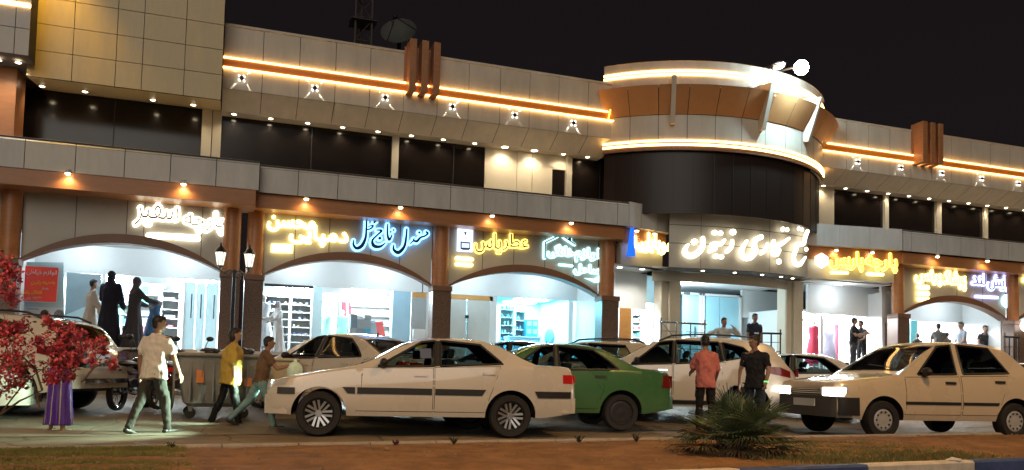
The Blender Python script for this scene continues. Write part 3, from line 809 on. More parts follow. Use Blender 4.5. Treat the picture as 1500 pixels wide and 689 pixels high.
class Sign:
    def __init__(s, name, label, yf, zoom, group='lit shop signs', cat='shop sign'):
        s.yf = yf; s.zx, s.zy, s.zs = zoom
        s.t = None; s.args = (name, label, cat, group)
    def w(s, u, v):                                 # zoomed pixel -> point on the sign surface
        px, py = s.zx + u / s.zs, s.zy + v / s.zs
        Y = 19.9
        for _ in range(6):
            p = at(px, py, Y); Y = s.yf(p.x)
        return p
    def root(s, p):
        if not s.t:
            n, l, c, g = s.args
            s.t = thing(n, l, c, (p.x, s.yf(p.x), p.z), 0, g)
        return s.t
    def pt(s, x, z, d): return Vector((x, s.yf(x) - d, z))
    def text(s, word, box, part, m_, offset=0, d=.05, th=.03, emb=0, dil=0):
        x0, x1, y0, y1 = box
        a, b = s.w(x0, (y0 + y1) / 2), s.w(x1, (y0 + y1) / 2)
        zt, zb = s.w((x0 + x1) / 2, y0).z, s.w((x0 + x1) / 2, y1).z
        base, _ = glyphs(shape(word), emb)
        bx0, bx1 = min(v.x for v in base), max(v.x for v in base); by0, by1 = min(v.y for v in base), max(v.y for v in base)
        vs, fs = glyphs(shape(word), offset)
        m = MB()
        zmin, zmax = min(v.z for v in vs), max(v.z for v in vs)
        turns = [(dil * (a_ and 1 or .5) * cos(a_), dil * sin(a_)) for a_ in [2 * pi * k_ / 12 for k_ in range(12)]] + [(0, 0)] if dil else [(0, 0)]
        for k_, (ox, oz) in enumerate(turns):
          m.add([s.pt(ox + a.x + (v.x - bx0) / (bx1 - bx0) * (b.x - a.x), oz + zb + (v.y - by0) / (by1 - by0) * (zt - zb), d + .0006 * k_ + th * (v.z - zmin) / (zmax - zmin)) for v in vs], fs)
        return obj(part, m, m_, s.root(a), world=True)
    def strokes(s, lines, part, m_, extra=0, d=.05, th=.03):
        m = MB(); root = None; k = 0
        for pts in lines:
            P = []
            for u, v, wd in pts:
                q = s.w(u, v); root = root or s.root(q)
                P.append((q.x, q.z, max(wd + extra, 2) / s.zs * q.y / FOCAL))
            if len(P) == 1: P = [P[0], (P[0][0] + 1e-3, P[0][1], P[0][2])]
            Q = []                                  # Catmull-Rom through the pen path
            for i in range(len(P) - 1):
                p0, p1, p2, p3 = P[max(i - 1, 0)], P[i], P[i + 1], P[min(i + 2, len(P) - 1)]
                for j in range(6):
                    t = j / 6
                    Q.append(tuple(.5 * (2 * p1[c] + (p2[c] - p0[c]) * t + (2 * p0[c] - 5 * p1[c] + 4 * p2[c] - p3[c]) * t * t + (3 * p1[c] - p0[c] - 3 * p2[c] + p3[c]) * t ** 3) for c in range(3)))
            Q.append(P[-1])
            L, Rr = [], []
            for i, (x, z, wd) in enumerate(Q):
                a = Q[max(i - 1, 0)]; b = Q[min(i + 1, len(Q) - 1)]
                dx, dz = b[0] - a[0], b[1] - a[1]; n = sqrt(dx * dx + dz * dz) or 1
                nx, nz = -dz / n, dx / n
                L.append((x + nx * wd / 2, z + nz * wd / 2)); Rr.append((x - nx * wd / 2, z - nz * wd / 2))
            dd = d + .0012 * k; k += 1
            f0, f1 = [s.pt(x, z, dd + th) for x, z in L], [s.pt(x, z, dd + th) for x, z in Rr]
            b0, b1 = [s.pt(x, z, dd) for x, z in L], [s.pt(x, z, dd) for x, z in Rr]
            m.grid([f0, f1]); m.grid([f1, b1]); m.grid([b1, b0]); m.grid([b0, f0])
            for i, e in ((0, 1), (len(Q) - 1, -1)):
                x, z, wd = Q[i]
                poly = [(x + wd / 2 * cos(2 * pi * j / 14), z + wd / 2 * sin(2 * pi * j / 14)) for j in range(14)]
                k += 1
                m.prism(poly, lambda u, v, q: s.pt(u, v, q), d + .0012 * k + th, d + .0012 * k)
        return obj(part, m, m_, root, world=True)
    def poly(s, pts, part, m_, d=.05, th=.03, rnd=0):
        P = [s.w(u, v) for u, v in pts]
        m = MB(); m.prism([(p.x, p.z) for p in P], lambda u, v, q: s.pt(u, v, q), d + th, d)
        return obj(part, m, m_, s.root(P[0]), world=True)
    def bar(s, x0, y0, x1, y1, h, part, m_, d=.05):   # a lit bar with round ends, centre line given
        return s.strokes([[(x0, y0, h), ((x0 + x1) / 2, (y0 + y1) / 2, h), (x1, y1, h)]], part, m_, d=d)

flatL = lambda x: 19.7
flatR = lambda x: 20.0
E_wy = emis('sign_white_yellow', (1, .76, .24), 5)
E_y = emis('sign_yellow', (1, .72, .13), 3.6)
E_b = emis('sign_blue_white', (.16, .46, 1), 5.0)
E_c = emis('sign_cyan_white', (.45, .92, 1), 3.0)
E_w = emis('sign_white', (1, .90, .66), 4.0)
E_v = emis('sign_violet_white', (.45, .48, 1), 3.6)
M_face = mat('letter_face_grey', (.30, .28, .26), .4)
M_navy = mat('letter_face_navy', (.01, .03, .10), .3)
M_dark = mat('letter_face_dark', (.05, .035, .02), .4)
M_brownface = mat('letter_face_brown', (.16, .05, .015), .4)

s = Sign('shop_sign', 'white outlined lettering of the fabric shop above the leftmost arch', flatL, (180, 270, 5.297))
for wd, bx in (('پارچه', (475, 785, 215, 380)), ('سفیر', (95, 435, 115, 335))):
    s.text(wd, bx, 'letter_halo', E_w, 0, .03, .02, dil=.048); s.text(wd, bx, 'letter_face', M_face, -.012, .07, .02)
s.bar(205, 402, 375, 410, 44, 'sub_line', E_w); s.bar(410, 412, 580, 424, 46, 'sub_line', E_w)
s = Sign('shop_sign', 'yellow two line lettering with a lit plate at the left of the second arch', flatR, (380, 300, 7.657))
s.text('محسن', (95, 620, 150, 310), 'letters', E_wy, 0, .04, .03, dil=.026)
s.text('دمپایی', (340, 985, 245, 470), 'letters', E_wy, 0, .04, .03, dil=.026)
s.poly([(132, 440), (375, 450), (368, 548), (128, 540)], 'sub_plate', E_wy)
s = Sign('shop_sign', 'dark calligraphic lettering with blue halo at the right of the second arch', flatR, (500, 310, 8.614))
TJ = [[(312, 108, 20), (308, 220, 22), (298, 340, 30), (250, 440, 44), (185, 470, 36), (146, 425, 26), (150, 370, 12)],
      [(312, 238, 14), (365, 222, 20), (395, 186, 18), (350, 192, 12), (330, 200, 8)], [(438, 112, 34), (405, 150, 22)],
      [(440, 242, 14), (500, 250, 26), (440, 310, 20), (384, 372, 26), (402, 440, 44), (480, 450, 32), (545, 405, 12)], [(475, 345, 38)],
      [(576, 170, 16), (571, 280, 22), (592, 365, 30), (622, 322, 18), (628, 300, 10)], [(612, 266, 24)], [(650, 243, 24)],
      [(815, 230, 20), (806, 330, 25), (782, 450, 34), (710, 525, 46), (650, 490, 32), (650, 430, 12)],
      [(1060, 268, 24), (1078, 286, 24), (1040, 318, 22), (985, 338, 24), (940, 385, 32), (900, 372, 22), (905, 350, 14)], [(900, 375, 20), (856, 414, 12)], [(970, 275, 30)]]
s.strokes(TJ, 'letter_halo', E_b, 44, .02, .02); s.strokes(TJ, 'letter_face', M_navy, 2, .075, .02)
s = Sign('shop_sign', 'yellow outlined lettering with a white bottle emblem over the third arch', flatR, (655, 325, 9.185))
for wd, bx in (('عطر', (735, 1080, 175, 405)), ('یاس', (365, 715, 155, 430))):
    s.text(wd, bx, 'letter_halo', E_y, 0, .03, .02, dil=.034); s.text(wd, bx, 'letter_face', M_brownface, -.006, .07, .02)
s.poly([(130, 98), (338, 120), (332, 415), (122, 402)], 'emblem_plate', emis('sign_emblem_white', (.62, .76, 1), 2.2))
s.poly([(165, 272), (298, 285), (296, 375), (275, 388), (195, 386), (165, 370)], 'emblem_bottle', M_navy, .09, .01)
s.poly([(180, 292), (284, 300), (282, 362), (180, 358)], 'emblem_label', emis('sign_emblem_label', (.75, .87, 1), 1.2), .105, .008)
s.poly([(212, 143), (250, 148), (232, 196)], 'emblem_cap', M_face, .09, .01)
s.bar(125, 497, 318, 512, 58, 'sub_line', E_wy); s.bar(120, 575, 314, 588, 54, 'sub_line', E_wy)
s = Sign('shop_sign', 'white lettering under a house outline at the right of the third arch', flatR, (780, 330, 6.89))
HS = [[(112, 335, 20), (114, 260, 20), (116, 178, 20)], [(116, 178, 20), (195, 140, 20), (274, 102, 20)], [(274, 102, 20), (345, 152, 20), (416, 200, 20)]]
s.strokes(HS, 'house_outline_halo', emis('sign_ice', (.5, .95, 1), 2.6), 16, .03, .02); s.strokes(HS, 'house_outline', M_navy, -8, .09, .02)
s.poly([(336, 152), (345, 112), (385, 116), (386, 180)], 'chimney_halo', E_c); s.poly([(345, 150), (350, 130), (376, 132), (376, 168)], 'chimney', M_navy, .09, .01)
for wd, bx in (('لوازم', (425, 668, 235, 375)), ('خانگی', (148, 410, 205, 335)), ('ساحل', (415, 675, 405, 505))):
    s.text(wd, bx, 'letter_halo', E_c, 0, .03, .02, dil=.034); s.text(wd, bx, 'letter_face', M_face, -.022, .07, .02)
s.bar(262, 402, 388, 415, 28, 'sub_line', E_c)
s.poly([(515, 538), (560, 540), (610, 545), (655, 515), (682, 485), (702, 500), (700, 540), (670, 580), (620, 585), (570, 560)], 'swoosh', E_c)
spl_s = lambda x: spl(x) - .1
spr_s = lambda x: spr(x) - .12
s = Sign('shop_sign', 'yellow phone shop lettering with a tall blue emblem beside the entrance', spl_s, (905, 320, 8.61))
s.text('موبایل', (270, 640, 215, 455), 'letters', E_wy, 0, .14, .03, dil=.03)
s.text('دیبا', (175, 330, 255, 430), 'letters', E_wy, 0, .18, .02, dil=.03)
s.poly([(125, 132), (165, 132), (182, 490), (78, 490)], 'emblem', emis('sign_deep_blue', (.02, .16, 1), 1.3), .14, .04)
s = Sign('shop_sign', 'large white calligraphic lettering on the curved board over the entrance', board_y, (985, 320, 7.317))
ZT = [[(308, 215, 40), (305, 300, 54), (270, 360, 60), (190, 408, 66), (122, 385, 56), (116, 340, 42), (148, 288, 28)], [(217, 258, 74)],
      [(535, 240, 34), (492, 285, 46), (440, 278, 56), (400, 300, 56), (438, 328, 50), (378, 358, 44)], [(430, 160, 62)], [(492, 166, 60)], [(440, 412, 60)], [(500, 418, 58)],
      [(616, 245, 34), (606, 310, 48), (555, 365, 44)], [(622, 155, 76)],
      [(922, 208, 62), (862, 240, 58), (848, 300, 66), (860, 355, 70), (800, 425, 74), (732, 420, 62), (714, 350, 54), (768, 250, 32)],
      [(990, 280, 34), (968, 340, 48), (920, 385, 38)],
      [(1055, 250, 40), (1040, 320, 50), (1045, 375, 60), (1085, 395, 55), (1110, 350, 60)], [(1218, 222, 32), (1150, 272, 46), (1095, 300, 60), (1060, 330, 60)], [(1150, 124, 56)], [(1195, 130, 54)], [(1107, 470, 70)],
      [(1412, 148, 52), (1385, 220, 58), (1368, 280, 54), (1300, 292, 62), (1288, 340, 58), (1262, 420, 58), (1278, 485, 62), (1330, 500, 56), (1388, 425, 26)], [(1318, 120, 50)], [(1352, 130, 46)], [(1396, 340, 54)]]
s.strokes(ZT, 'letters', E_w, 0, .06, .05)
s = Sign('shop_sign', 'yellow fabric shop lettering with a white hexagon emblem right of the main entrance', spr_s, (1180, 355, 10.6))
s.poly([(187 + 112 * cos(R(30 + 60 * k)), 297 - 116 * sin(R(30 + 60 * k)) + .06 * 112 * cos(R(30 + 60 * k))) for k in range(6)], 'emblem', E_w, .16)
for wd, bx in (('پاریس', (320, 830, 160, 450)), ('پارچه', (870, 1355, 185, 470))):
    s.text(wd, bx, 'letter_halo', E_y, 0, .15, .02, dil=.036); s.text(wd, bx, 'letter_face', emis('sign_lemon', (1, .78, .08), 1.0), -.012, .19, .02)
s.bar(345, 480, 578, 486, 62, 'sub_line', E_wy, d=.16); s.bar(900, 503, 1125, 512, 64, 'sub_line', E_wy, d=.16)
s = Sign('shop_sign', 'glaring white lettering over a stacked plate, left of the far right arch', flatR, (1325, 380, 5.743))
s.text('پوشاک', (300, 505, 95, 255), 'letter_halo', E_wy, 0, .03, .02, dil=.045); s.text('پرنس', (85, 300, 95, 215), 'letter_halo', E_wy, 0, .03, .02, dil=.045)
s.text('پوشاک', (300, 505, 95, 255), 'letter_face', M_dark, -.03, .075, .02); s.text('پرنس', (85, 300, 95, 215), 'letter_face', M_dark, -.03, .075, .02)
for y in (236, 288, 338): s.bar(105, y, 180, y + 4, 52, 'sub_line', E_wy)
s = Sign('shop_sign', 'violet white lettering with a round emblem, right of the far right arch', flatR, (1325, 380, 5.743))
for wd, bx in (('آرایش', (690, 900, 115, 265)), ('لند', (555, 668, 115, 215))):
    s.text(wd, bx, 'letter_halo', E_v, 0, .03, .02, dil=.05); s.text(wd, bx, 'letter_face', M_face, -.012, .07, .02)
s.bar(585, 314, 765, 324, 36, 'sub_line', E_v)
s.poly([(855 + 56 * cos(2 * pi * k / 24), 352 - 60 * sin(2 * pi * k / 24)) for k in range(24)], 'emblem', emis('sign_disc', (.5, .82, 1), 2.4))
s = Sign('shop_sign', 'yellow lit plate cut by the right edge of the picture', flatR, (1325, 380, 5.743))
s.poly([(980, 152), (1080, 160), (1080, 205), (980, 196)], 'plate', E_wy)
s = Sign('blade_sign', 'round white lamp sign on the pillar at the right edge', lambda x: 19.55, (1440, 460, 4.917))
s.poly([(292 + 36 * cos(2 * pi * k / 24), 85 - 42 * sin(2 * pi * k / 24)) for k in range(24)], 'disc', emis('sign_disc_white', (1, .93, .85), 5))

# red fabric banner on a pale frame inside the leftmost arch
s = Sign('banner', 'red banner with white and yellow lettering hung inside the leftmost arch', lambda x: 20.9, (0, 360, 6.262), None, 'banner')
s.poly([(160, 176), (548, 198), (522, 528), (155, 512)], 'backing', M_wline, .004, .006)
s.poly([(168, 184), (538, 206), (514, 518), (162, 504)], 'cloth', mat('banner_red', (.62, .035, .02), .5, noise=.06, emit=(.62, .04, .02), es=.12), .012, .006)
E_bw = mat('banner_white', (.85, .85, .82), .5); E_by = mat('banner_yellow', (.85, .62, .02), .5)
for wd, bx, mm in (('لوازم', (400, 520, 228, 282), E_bw), ('خیاطی', (245, 390, 222, 275), E_bw), ('در', (178, 228, 225, 270), E_bw), ('به', (475, 505, 330, 362), E_by), ('طبقه', (385, 465, 322, 362), E_by),
                   ('پایین', (290, 375, 320, 365), E_by), ('پاساژ'.replace('ژ', 'ز'), (385, 445, 382, 410), E_bw), ('انتقال', (290, 385, 410, 450), E_by), ('یافت', (190, 275, 412, 450), E_by), ('۳۳۱۷', (300, 385, 470, 495), E_bw), ('تلفن', (220, 285, 470, 500), E_bw)):
    s.text(wd, bx, 'writing', mm, .02, .02, .004)
s = Sign('display_board', 'pale upright board standing under the red banner', lambda x: 21.0, (0, 360, 6.262), None, 'board')
s.poly([(140, 150), (585, 155), (592, 770), (150, 770)], 'board', mat('board_pale', (.45, .58, .62), .4, noise=.06), .0, .03)
s.poly([(215, 560), (575, 572), (575, 770), (215, 770)], 'poster', mat('board_white', (.66, .68, .74), .5), .035, .004)
s.poly([(250, 575), (360, 580), (360, 590), (250, 585)], 'printed_line', M_face, .042, .003)
s.poly([(250, 620), (340, 624), (340, 632), (250, 628)], 'printed_line', M_face, .042, .003)

# ------------------------------------------------------------------ vehicles
def lerp_tab(tab, x):
    if x <= tab[0][0]: return tab[0][1]
    for (a, b), (c, d) in zip(tab[:-1], tab[1:]):
        if x <= c: return b + (d - b) * (x - a) / (c - a)
    return tab[-1][1]
def smooth_tab(tab):                                # monotone-ish cubic resampling of a profile
    n = len(tab); out = []
    sl = [(tab[i + 1][1] - tab[i][1]) / (tab[i + 1][0] - tab[i][0]) for i in range(n - 1)]
    mt = [sl[0]] + [0 if sl[i - 1] * sl[i] <= 0 else 2 * sl[i - 1] * sl[i] / (sl[i - 1] + sl[i]) for i in range(1, n - 1)] + [sl[-1]]
    for i in range(n - 1):
        x0, y0 = tab[i]; x1, y1 = tab[i + 1]; h = x1 - x0
        for j in range(8):
            t = j / 8
            out.append((x0 + h * t, (2 * t ** 3 - 3 * t * t + 1) * y0 + (t ** 3 - 2 * t * t + t) * h * mt[i] + (-2 * t ** 3 + 3 * t * t) * y1 + (t ** 3 - t * t) * h * mt[i + 1]))
    out.append(tab[-1])
    return out

def inside(x, z, poly):
    r = False
    for (a, b), (c, d) in zip(poly, poly[1:] + poly[:1]):
        if (b > z) != (d > z) and x < a + (c - a) * (z - b) / (d - b): r = not r
    return r
class Car:
    """Body skin lofted over stations along x (front at x = 0), symmetrical in y."""
    def __init__(s, sp):
        s.sp = sp; s.L = sp['L']; s.hw = sp['W'] / 2
        s.top = smooth_tab(sp['top']); s.belt = smooth_tab(sp['belt'])
        s.plan = smooth_tab(sp['plan']); s.zb = sp.get('zb', .24)
        s.axles = sp['axles']; s.wr = sp['wr']; s.ar = sp.get('ar', s.wr + .065)
        s.roof = max(z for _, z in sp['top']); s.rw = sp.get('rw', .70)
    def W(s, x): return s.hw * lerp_tab(s.plan, x)
    def zbot(s, x):
        z = s.zb
        e = s.sp.get('ends', (.06, .08))
        if x < .35: z += e[0] * (1 - x / .35)
        if x > s.L - .5: z += e[1] * (1 - (s.L - x) / .5)
        for a in s.axles:
            d = abs(x - a)
            if d < s.ar: z = max(z, s.wr + sqrt(s.ar ** 2 - d * d))
        return z
    def sect(s, x):                                 # list of (y, z) from the sill up to the roof centre line
        W = s.W(x); zc = lerp_tab(s.top, x); zs = min(lerp_tab(s.belt, x), zc - .015); zb = s.zbot(x)
        g = max(0, min(1, (zc - zs) / (s.roof - lerp_tab(s.belt, s.L * .5))))
        we = W * (.93 - (.93 - s.rw) * g)
        crown = .02 + .045 * g
        zr = zc - crown
        zr = max(zr, zs + .004)
        mid = s.sp.get('mid', .55); out = []
        def side(z):                                # body side below the belt
            t = (z - s.zb) / max(zs - s.zb, .05)
            b = 1 - .055 * max(0, (.30 - t) / .30) ** 1.6 - .055 * max(0, (t - .52) / .48) ** 2
            return W * b
        for k in range(9):
            z = zb + (zs - zb) * k / 8
            if zb > zs - .02: z = zs - .02 + .02 * k / 8
            out.append((side(z), z))
        ys = out[-1][0]
        for k in range(1, 15):                      # greenhouse side
            t = k / 14
            out.append((ys + (we - ys) * t ** .94 if g > .05 else ys + (we - ys) * t, zs + (zr - zs) * t))
        for k in range(1, 9):                       # top
            t = k / 8; a = t * pi / 2
            out.append((we * cos(a), zr + (zc - zr) * sin(a)))
        return out
    def stations(s):
        xs = set()
        x = 0
        for x in [0, .012, .03, .06, .1, .15, .21, .28]: xs.add(x); xs.add(s.L - x)
        k = .34
        g0, g1 = s.sp['screen'][0] - .03, s.sp['back'][1] + .03
        while k < s.L - .3: xs.add(round(k, 4)); k += .024 if g0 < k < g1 else .055
        for a in s.axles:
            arc_ = [a - s.ar * cos(pi * i / 24) for i in range(25)]
            xs = {q for q in xs if abs(q - a) > s.ar + .02 or (g0 < q < g1 and min(abs(q - w) for w in arc_) > .008)}
            xs.update(arc_)
            xs.add(a - s.ar - .001); xs.add(a + s.ar + .001)
        return sorted(xs)
    def side_y(s, x, z):
        sec = s.sect(x)
        for (a, b), (c, d) in zip(sec[:-1], sec[1:]):
            if b <= z <= d + 1e-9: return a + (c - a) * ((z - b) / (d - b) if d > b else 0)
        return sec[0][0] if z < sec[0][1] else 0
    def body(s):
        rows = []
        for x in s.stations():
            sec = s.sect(x)
            r = [Vector((x, y, z)) for y, z in sec]
            r += [Vector((x, -y, z)) for y, z in sec[:-1][::-1]]
            rows.append(r)
        m = MB(); n = len(rows[0]); V = [p for r in rows for p in r]; F_ = []
        sa, sb = s.sp['screen']; ba, bb = s.sp['back']; bf = s.sp.get('backf', .92)
        for i in range(len(rows) - 1):
            for j in range(n - 1):
                jj = j if j < n // 2 else n - 2 - j
                q = (i * n + j, i * n + j + 1, (i + 1) * n + j + 1, (i + 1) * n + j)
                c = (V[q[0]] + V[q[1]] + V[q[2]] + V[q[3]]) / 4
                if 8 <= jj < 22 and any(inside(c.x, c.z, w) for w in s.sp['windows']): continue
                if jj >= 22:
                    we = s.sect(c.x)[22][0]
                    if sa + .02 < c.x < sb - .02 and abs(c.y) < we * .88: continue
                    if ba + .02 < c.x < bb - .02 and abs(c.y) < we * (bf - .05): continue
                F_.append(q)
        m.add(V, F_, 0)
        for r, fl in ((rows[0], 1), (rows[-1], 0)):  # nose and tail caps as quads across
            n = len(r); h = n // 2
            for i in range(h):
                q = [r[i], r[i + 1], r[n - 2 - i], r[n - 1 - i]]
                m.add(q, [(0, 1, 2, 3)] if i < h - 1 else [(0, 1, 2)], 0)
        low = [[Vector((r[0].x, r[0].y * f, r[0].z)) for f in (1, .5, 0, -.5, -1)] for r in rows]
        m.grid(low, 1)
        return m
    def patch(s, pts, off=.006, nx=16, nz=6, thick=.012, side=1):
        """polygon in side view laid on the body side"""
        xs0, xs1 = min(p[0] for p in pts), max(p[0] for p in pts)
        E = .0005; top, bot = [], []
        X = [xs0 + E + (xs1 - xs0 - 2 * E) * (i / nx) for i in range(nx + 1)]
        for p in pts:
            if xs0 + .01 < p[0] < xs1 - .01: X.append(p[0])
        X = sorted(set(round(v, 5) for v in X))
        rows = []
        for x in X:
            zz = []
            for (a, b), (c, d) in zip(pts, pts[1:] + pts[:1]):
                if (a <= x < c) or (c <= x < a): zz.append(b + (d - b) * (x - a) / (c - a))
            if len(zz) < 2: continue
            z0, z1 = min(zz), max(zz)
            rows.append([Vector((x, side * (s.side_y(x, z0 + (z1 - z0) * k / nz) + off), z0 + (z1 - z0) * k / nz)) for k in range(nz + 1)])
        m = MB(); m.grid(rows)
        if not thick: return m
        inn = [[p - Vector((0, side * thick, 0)) for p in r] for r in rows]
        m.grid([[r[0] for r in rows], [r[0] for r in inn]]); m.grid([[r[-1] for r in rows], [r[-1] for r in inn]])
        m.grid([rows[0], inn[0]]); m.grid([rows[-1], inn[-1]])
        return m
    def top_patch(s, x0, x1, f=.9, off=.006, n=14, inset=.0, taper=0):
        rows = []
        for i in range(n + 1):
            x = x0 + (x1 - x0) * i / n; zc = lerp_tab(s.top, x); zs = min(lerp_tab(s.belt, x), zc - .015)
            sec = s.sect(x)[22:]                     # rail ... centre
            ff = f - taper * i / n; we = sec[0][0] * ff
            d = .02; sl = (lerp_tab(s.top, x + d) - lerp_tab(s.top, x - d)) / (2 * d); nn = Vector((-sl, 0, 1)).normalized()
            r = []
            for k in range(13):
                y = we * (1 - 2 * k / 12); t = min(abs(y) / max(sec[0][0], .01), 1)
                r.append(Vector((x, y, sec[0][1] + (zc - sec[0][1]) * sqrt(max(1 - t * t, 0)))) + nn * off)
            rows.append(r)
        m = MB(); m.grid(rows)
        return m
        inn = [[p - Vector((0, 0, .012)) for p in r] for r in rows]
        m.grid([rows[0], inn[0]]); m.grid([rows[-1], inn[-1]]); m.grid([[r[0] for r in rows], [r[0] for r in inn]]); m.grid([[r[-1] for r in rows], [r[-1] for r in inn]])
        return m
    def end_x(s, y, rear):
        y = abs(y)
        for i in range(200):
            d = i * .004
            x = s.L - d if rear else d
            if s.W(x) * .985 >= y: return x
        return s.L - .8 if rear else .8
    def end_patch(s, y0, y1, z0, z1, rear, off=.012, n=14, thick=.03, rake=0, nz=3):
        sg = 1 if rear else -1; rows = []
        for i in range(n + 1):
            y = y0 + (y1 - y0) * i / n; x = s.end_x(y, rear)
            rows.append([Vector((x + sg * (off - rake * (z - z0)), y, z)) for z in [z0 + (z1 - z0) * k / nz for k in range(nz + 1)]])
        m = MB(); m.grid(rows)
        inn = [[p - Vector((sg * thick, 0, 0)) for p in r] for r in rows]
        m.grid([rows[0], inn[0]]); m.grid([rows[-1], inn[-1]]); m.grid([[r[0] for r in rows], [r[0] for r in inn]]); m.grid([[r[-1] for r in rows], [r[-1] for r in inn]])
        return m

M_tyre = mat('tyre_rubber', (.014, .013, .013), .75, noise=.2, nscale=20)
M_rim = mat('alloy_rim', (.50, .50, .50), .32, .85)
M_rim_d = mat('dark_rim', (.045, .04, .045), .4, .5)
M_hub = mat('plastic_wheel_cover', (.42, .41, .40), .45, .2)
def tinted(name, tint):
    m = bpy.data.materials.new(name); m.use_nodes = True; nt = m.node_tree; nt.nodes.clear()
    o = nt.nodes.new('ShaderNodeOutputMaterial'); mx = nt.nodes.new('ShaderNodeMixShader'); tr = nt.nodes.new('ShaderNodeBsdfTransparent'); gl = nt.nodes.new('ShaderNodeBsdfGlossy'); fr = nt.nodes.new('ShaderNodeFresnel')
    tr.inputs[0].default_value = (*tint, 1); gl.inputs['Roughness'].default_value = .03; gl.inputs['Color'].default_value = (.8, .8, .8, 1); fr.inputs[0].default_value = 1.5
    nt.links.new(fr.outputs[0], mx.inputs[0]); nt.links.new(tr.outputs[0], mx.inputs[1]); nt.links.new(gl.outputs[0], mx.inputs[2]); nt.links.new(mx.outputs[0], o.inputs[0])
    return m
M_cglass = tinted('car_window_tint', (.42, .50, .50))
M_under = mat('underbody', (.010, .009, .009), .9)
M_gap = mat('panel_gap', (.02, .018, .016), .8)
M_chrome = mat('chrome', (.8, .8, .8), .12, 1)
M_red = mat('tail_red', (.42, .012, .012), .15, coat=.6, emit=(.6, .02, .01), es=.10)
M_red_d = mat('tail_red_dark', (.16, .012, .012), .15, coat=.6)
M_lampglass = mat('lamp_clear', (.62, .64, .64), .08, .3, coat=.8)
M_plate = mat('number_plate', (.72, .73, .72), .4, noise=.04)
M_trim = mat('black_trim', (.016, .015, .015), .5)
def paint(name, col):                               # lacquer outside, dark lining on the inner face of the skin
    m = mat('paint_' + name, col, .28, 0, 1.0, noise=.05, nscale=1.3, rvar=.08); nt = m.node_tree
    b = nt.nodes['Principled BSDF']; o = [n for n in nt.nodes if n.type == 'OUTPUT_MATERIAL'][0]
    d = nt.nodes.new('ShaderNodeBsdfDiffuse'); d.inputs[0].default_value = (.03, .028, .026, 1); g = nt.nodes.new('ShaderNodeNewGeometry'); mx = nt.nodes.new('ShaderNodeMixShader')
    nt.links.new(g.outputs['Backfacing'], mx.inputs[0]); nt.links.new(b.outputs[0], mx.inputs[1]); nt.links.new(d.outputs[0], mx.inputs[2]); nt.links.new(mx.outputs[0], o.inputs[0])
    return m

def wheel(parent, c, r, style, out, width=.19, turn=0):
    """c: hub centre on the car, out = +1/-1 : which way the outer face looks"""
    M0 = Matrix.Translation(c) @ Matrix.Rotation(turn, 4, 'Z') @ Matrix.Rotation(R(-90) * out, 4, 'X')
    w = width; rr = r * (.66 if style != 'steel' else .60)
    m = MB(); m.lathe([(rr, -w * .5), (r * .93, -w * .5), (r * .985, -w * .36), (r, -w * .15), (r, w * .15), (r * .985, w * .36), (r * .93, w * .5), (rr * 1.06, w * .47), (rr, w * .36)], 40, M0)
    t = thing_part('wheel', parent)
    obj('tyre', m, M_tyre, t, True, 50)
    m = MB(); m.lathe([(rr, w * .36), (rr * .97, w * .40), (rr * .92, w * .36), (rr * .90, -w * .1), (.001, -w * .1)], 36, M0, 1)
    m.lathe([(rr * 1.0, -w * .5), (rr * 1.0, w * .36)], 36, M0, 1)
    if style == 'multi':
        for k in range(7):
            for dd in (-.075, .075):
                a = 2 * pi * k / 7; M_ = M0 @ Matrix.Rotation(a, 4, 'Z')
                m.add([M_ @ Vector(p) for p in [(.03, dd * .30 - .013, w * .24), (rr * .95, dd * rr * 5.2 * .42 - .017, w * .36), (rr * .95, dd * rr * 5.2 * .42 + .017, w * .36), (.03, dd * .30 + .013, w * .24),
                                              (.03, dd * .30 - .013, w * .05), (rr * .95, dd * rr * 5.2 * .42 - .017, w * .2), (rr * .95, dd * rr * 5.2 * .42 + .017, w * .2), (.03, dd * .30 + .013, w * .05)]],
                      [(0, 1, 2, 3), (0, 4, 5, 1), (3, 2, 6, 7), (1, 5, 6, 2)], 0)
        m.lathe([(.001, w * .30), (.045, w * .30), (.052, w * .22), (.052, 0)], 20, M0, 0)
    elif style == 'five':
        for k in range(5):
            M_ = M0 @ Matrix.Rotation(2 * pi * k / 5, 4, 'Z')
            m.add([M_ @ Vector(p) for p in [(.03, -.03, w * .26), (rr * .95, -.05, w * .36), (rr * .95, .05, w * .36), (.03, .03, w * .26), (.03, -.03, w * .05), (rr * .95, -.05, w * .2), (rr * .95, .05, w * .2), (.03, .03, w * .05)]],
                  [(0, 1, 2, 3), (0, 4, 5, 1), (3, 2, 6, 7), (1, 5, 6, 2)], 0)
        m.lathe([(.001, w * .30), (.05, w * .30), (.06, w * .22), (.06, 0)], 20, M0, 0)
    else:                                           # pressed cover with a ring of slots
        m.lathe([(rr * .96, w * .37), (rr * .80, w * .42), (rr * .55, w * .36), (rr * .30, w * .40), (.001, w * .41)], 36, M0, 0)
        for k in range(10):
            M_ = M0 @ Matrix.Rotation(2 * pi * k / 10, 4, 'Z')
            m.box(rr * .62, rr * .78, -.014, .014, w * .36, w * .425, 1, M_)
    rimm = {'multi': M_rim, 'five': M_rim, 'cover': M_hub, 'dark': M_rim_d, 'steel': M_hub}[style]
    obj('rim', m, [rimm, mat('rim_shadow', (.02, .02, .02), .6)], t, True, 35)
    return t
def thing_part(name, parent):
    o = bpy.data.objects.new(name, None); o.empty_display_size = .1
    return link(o, parent)

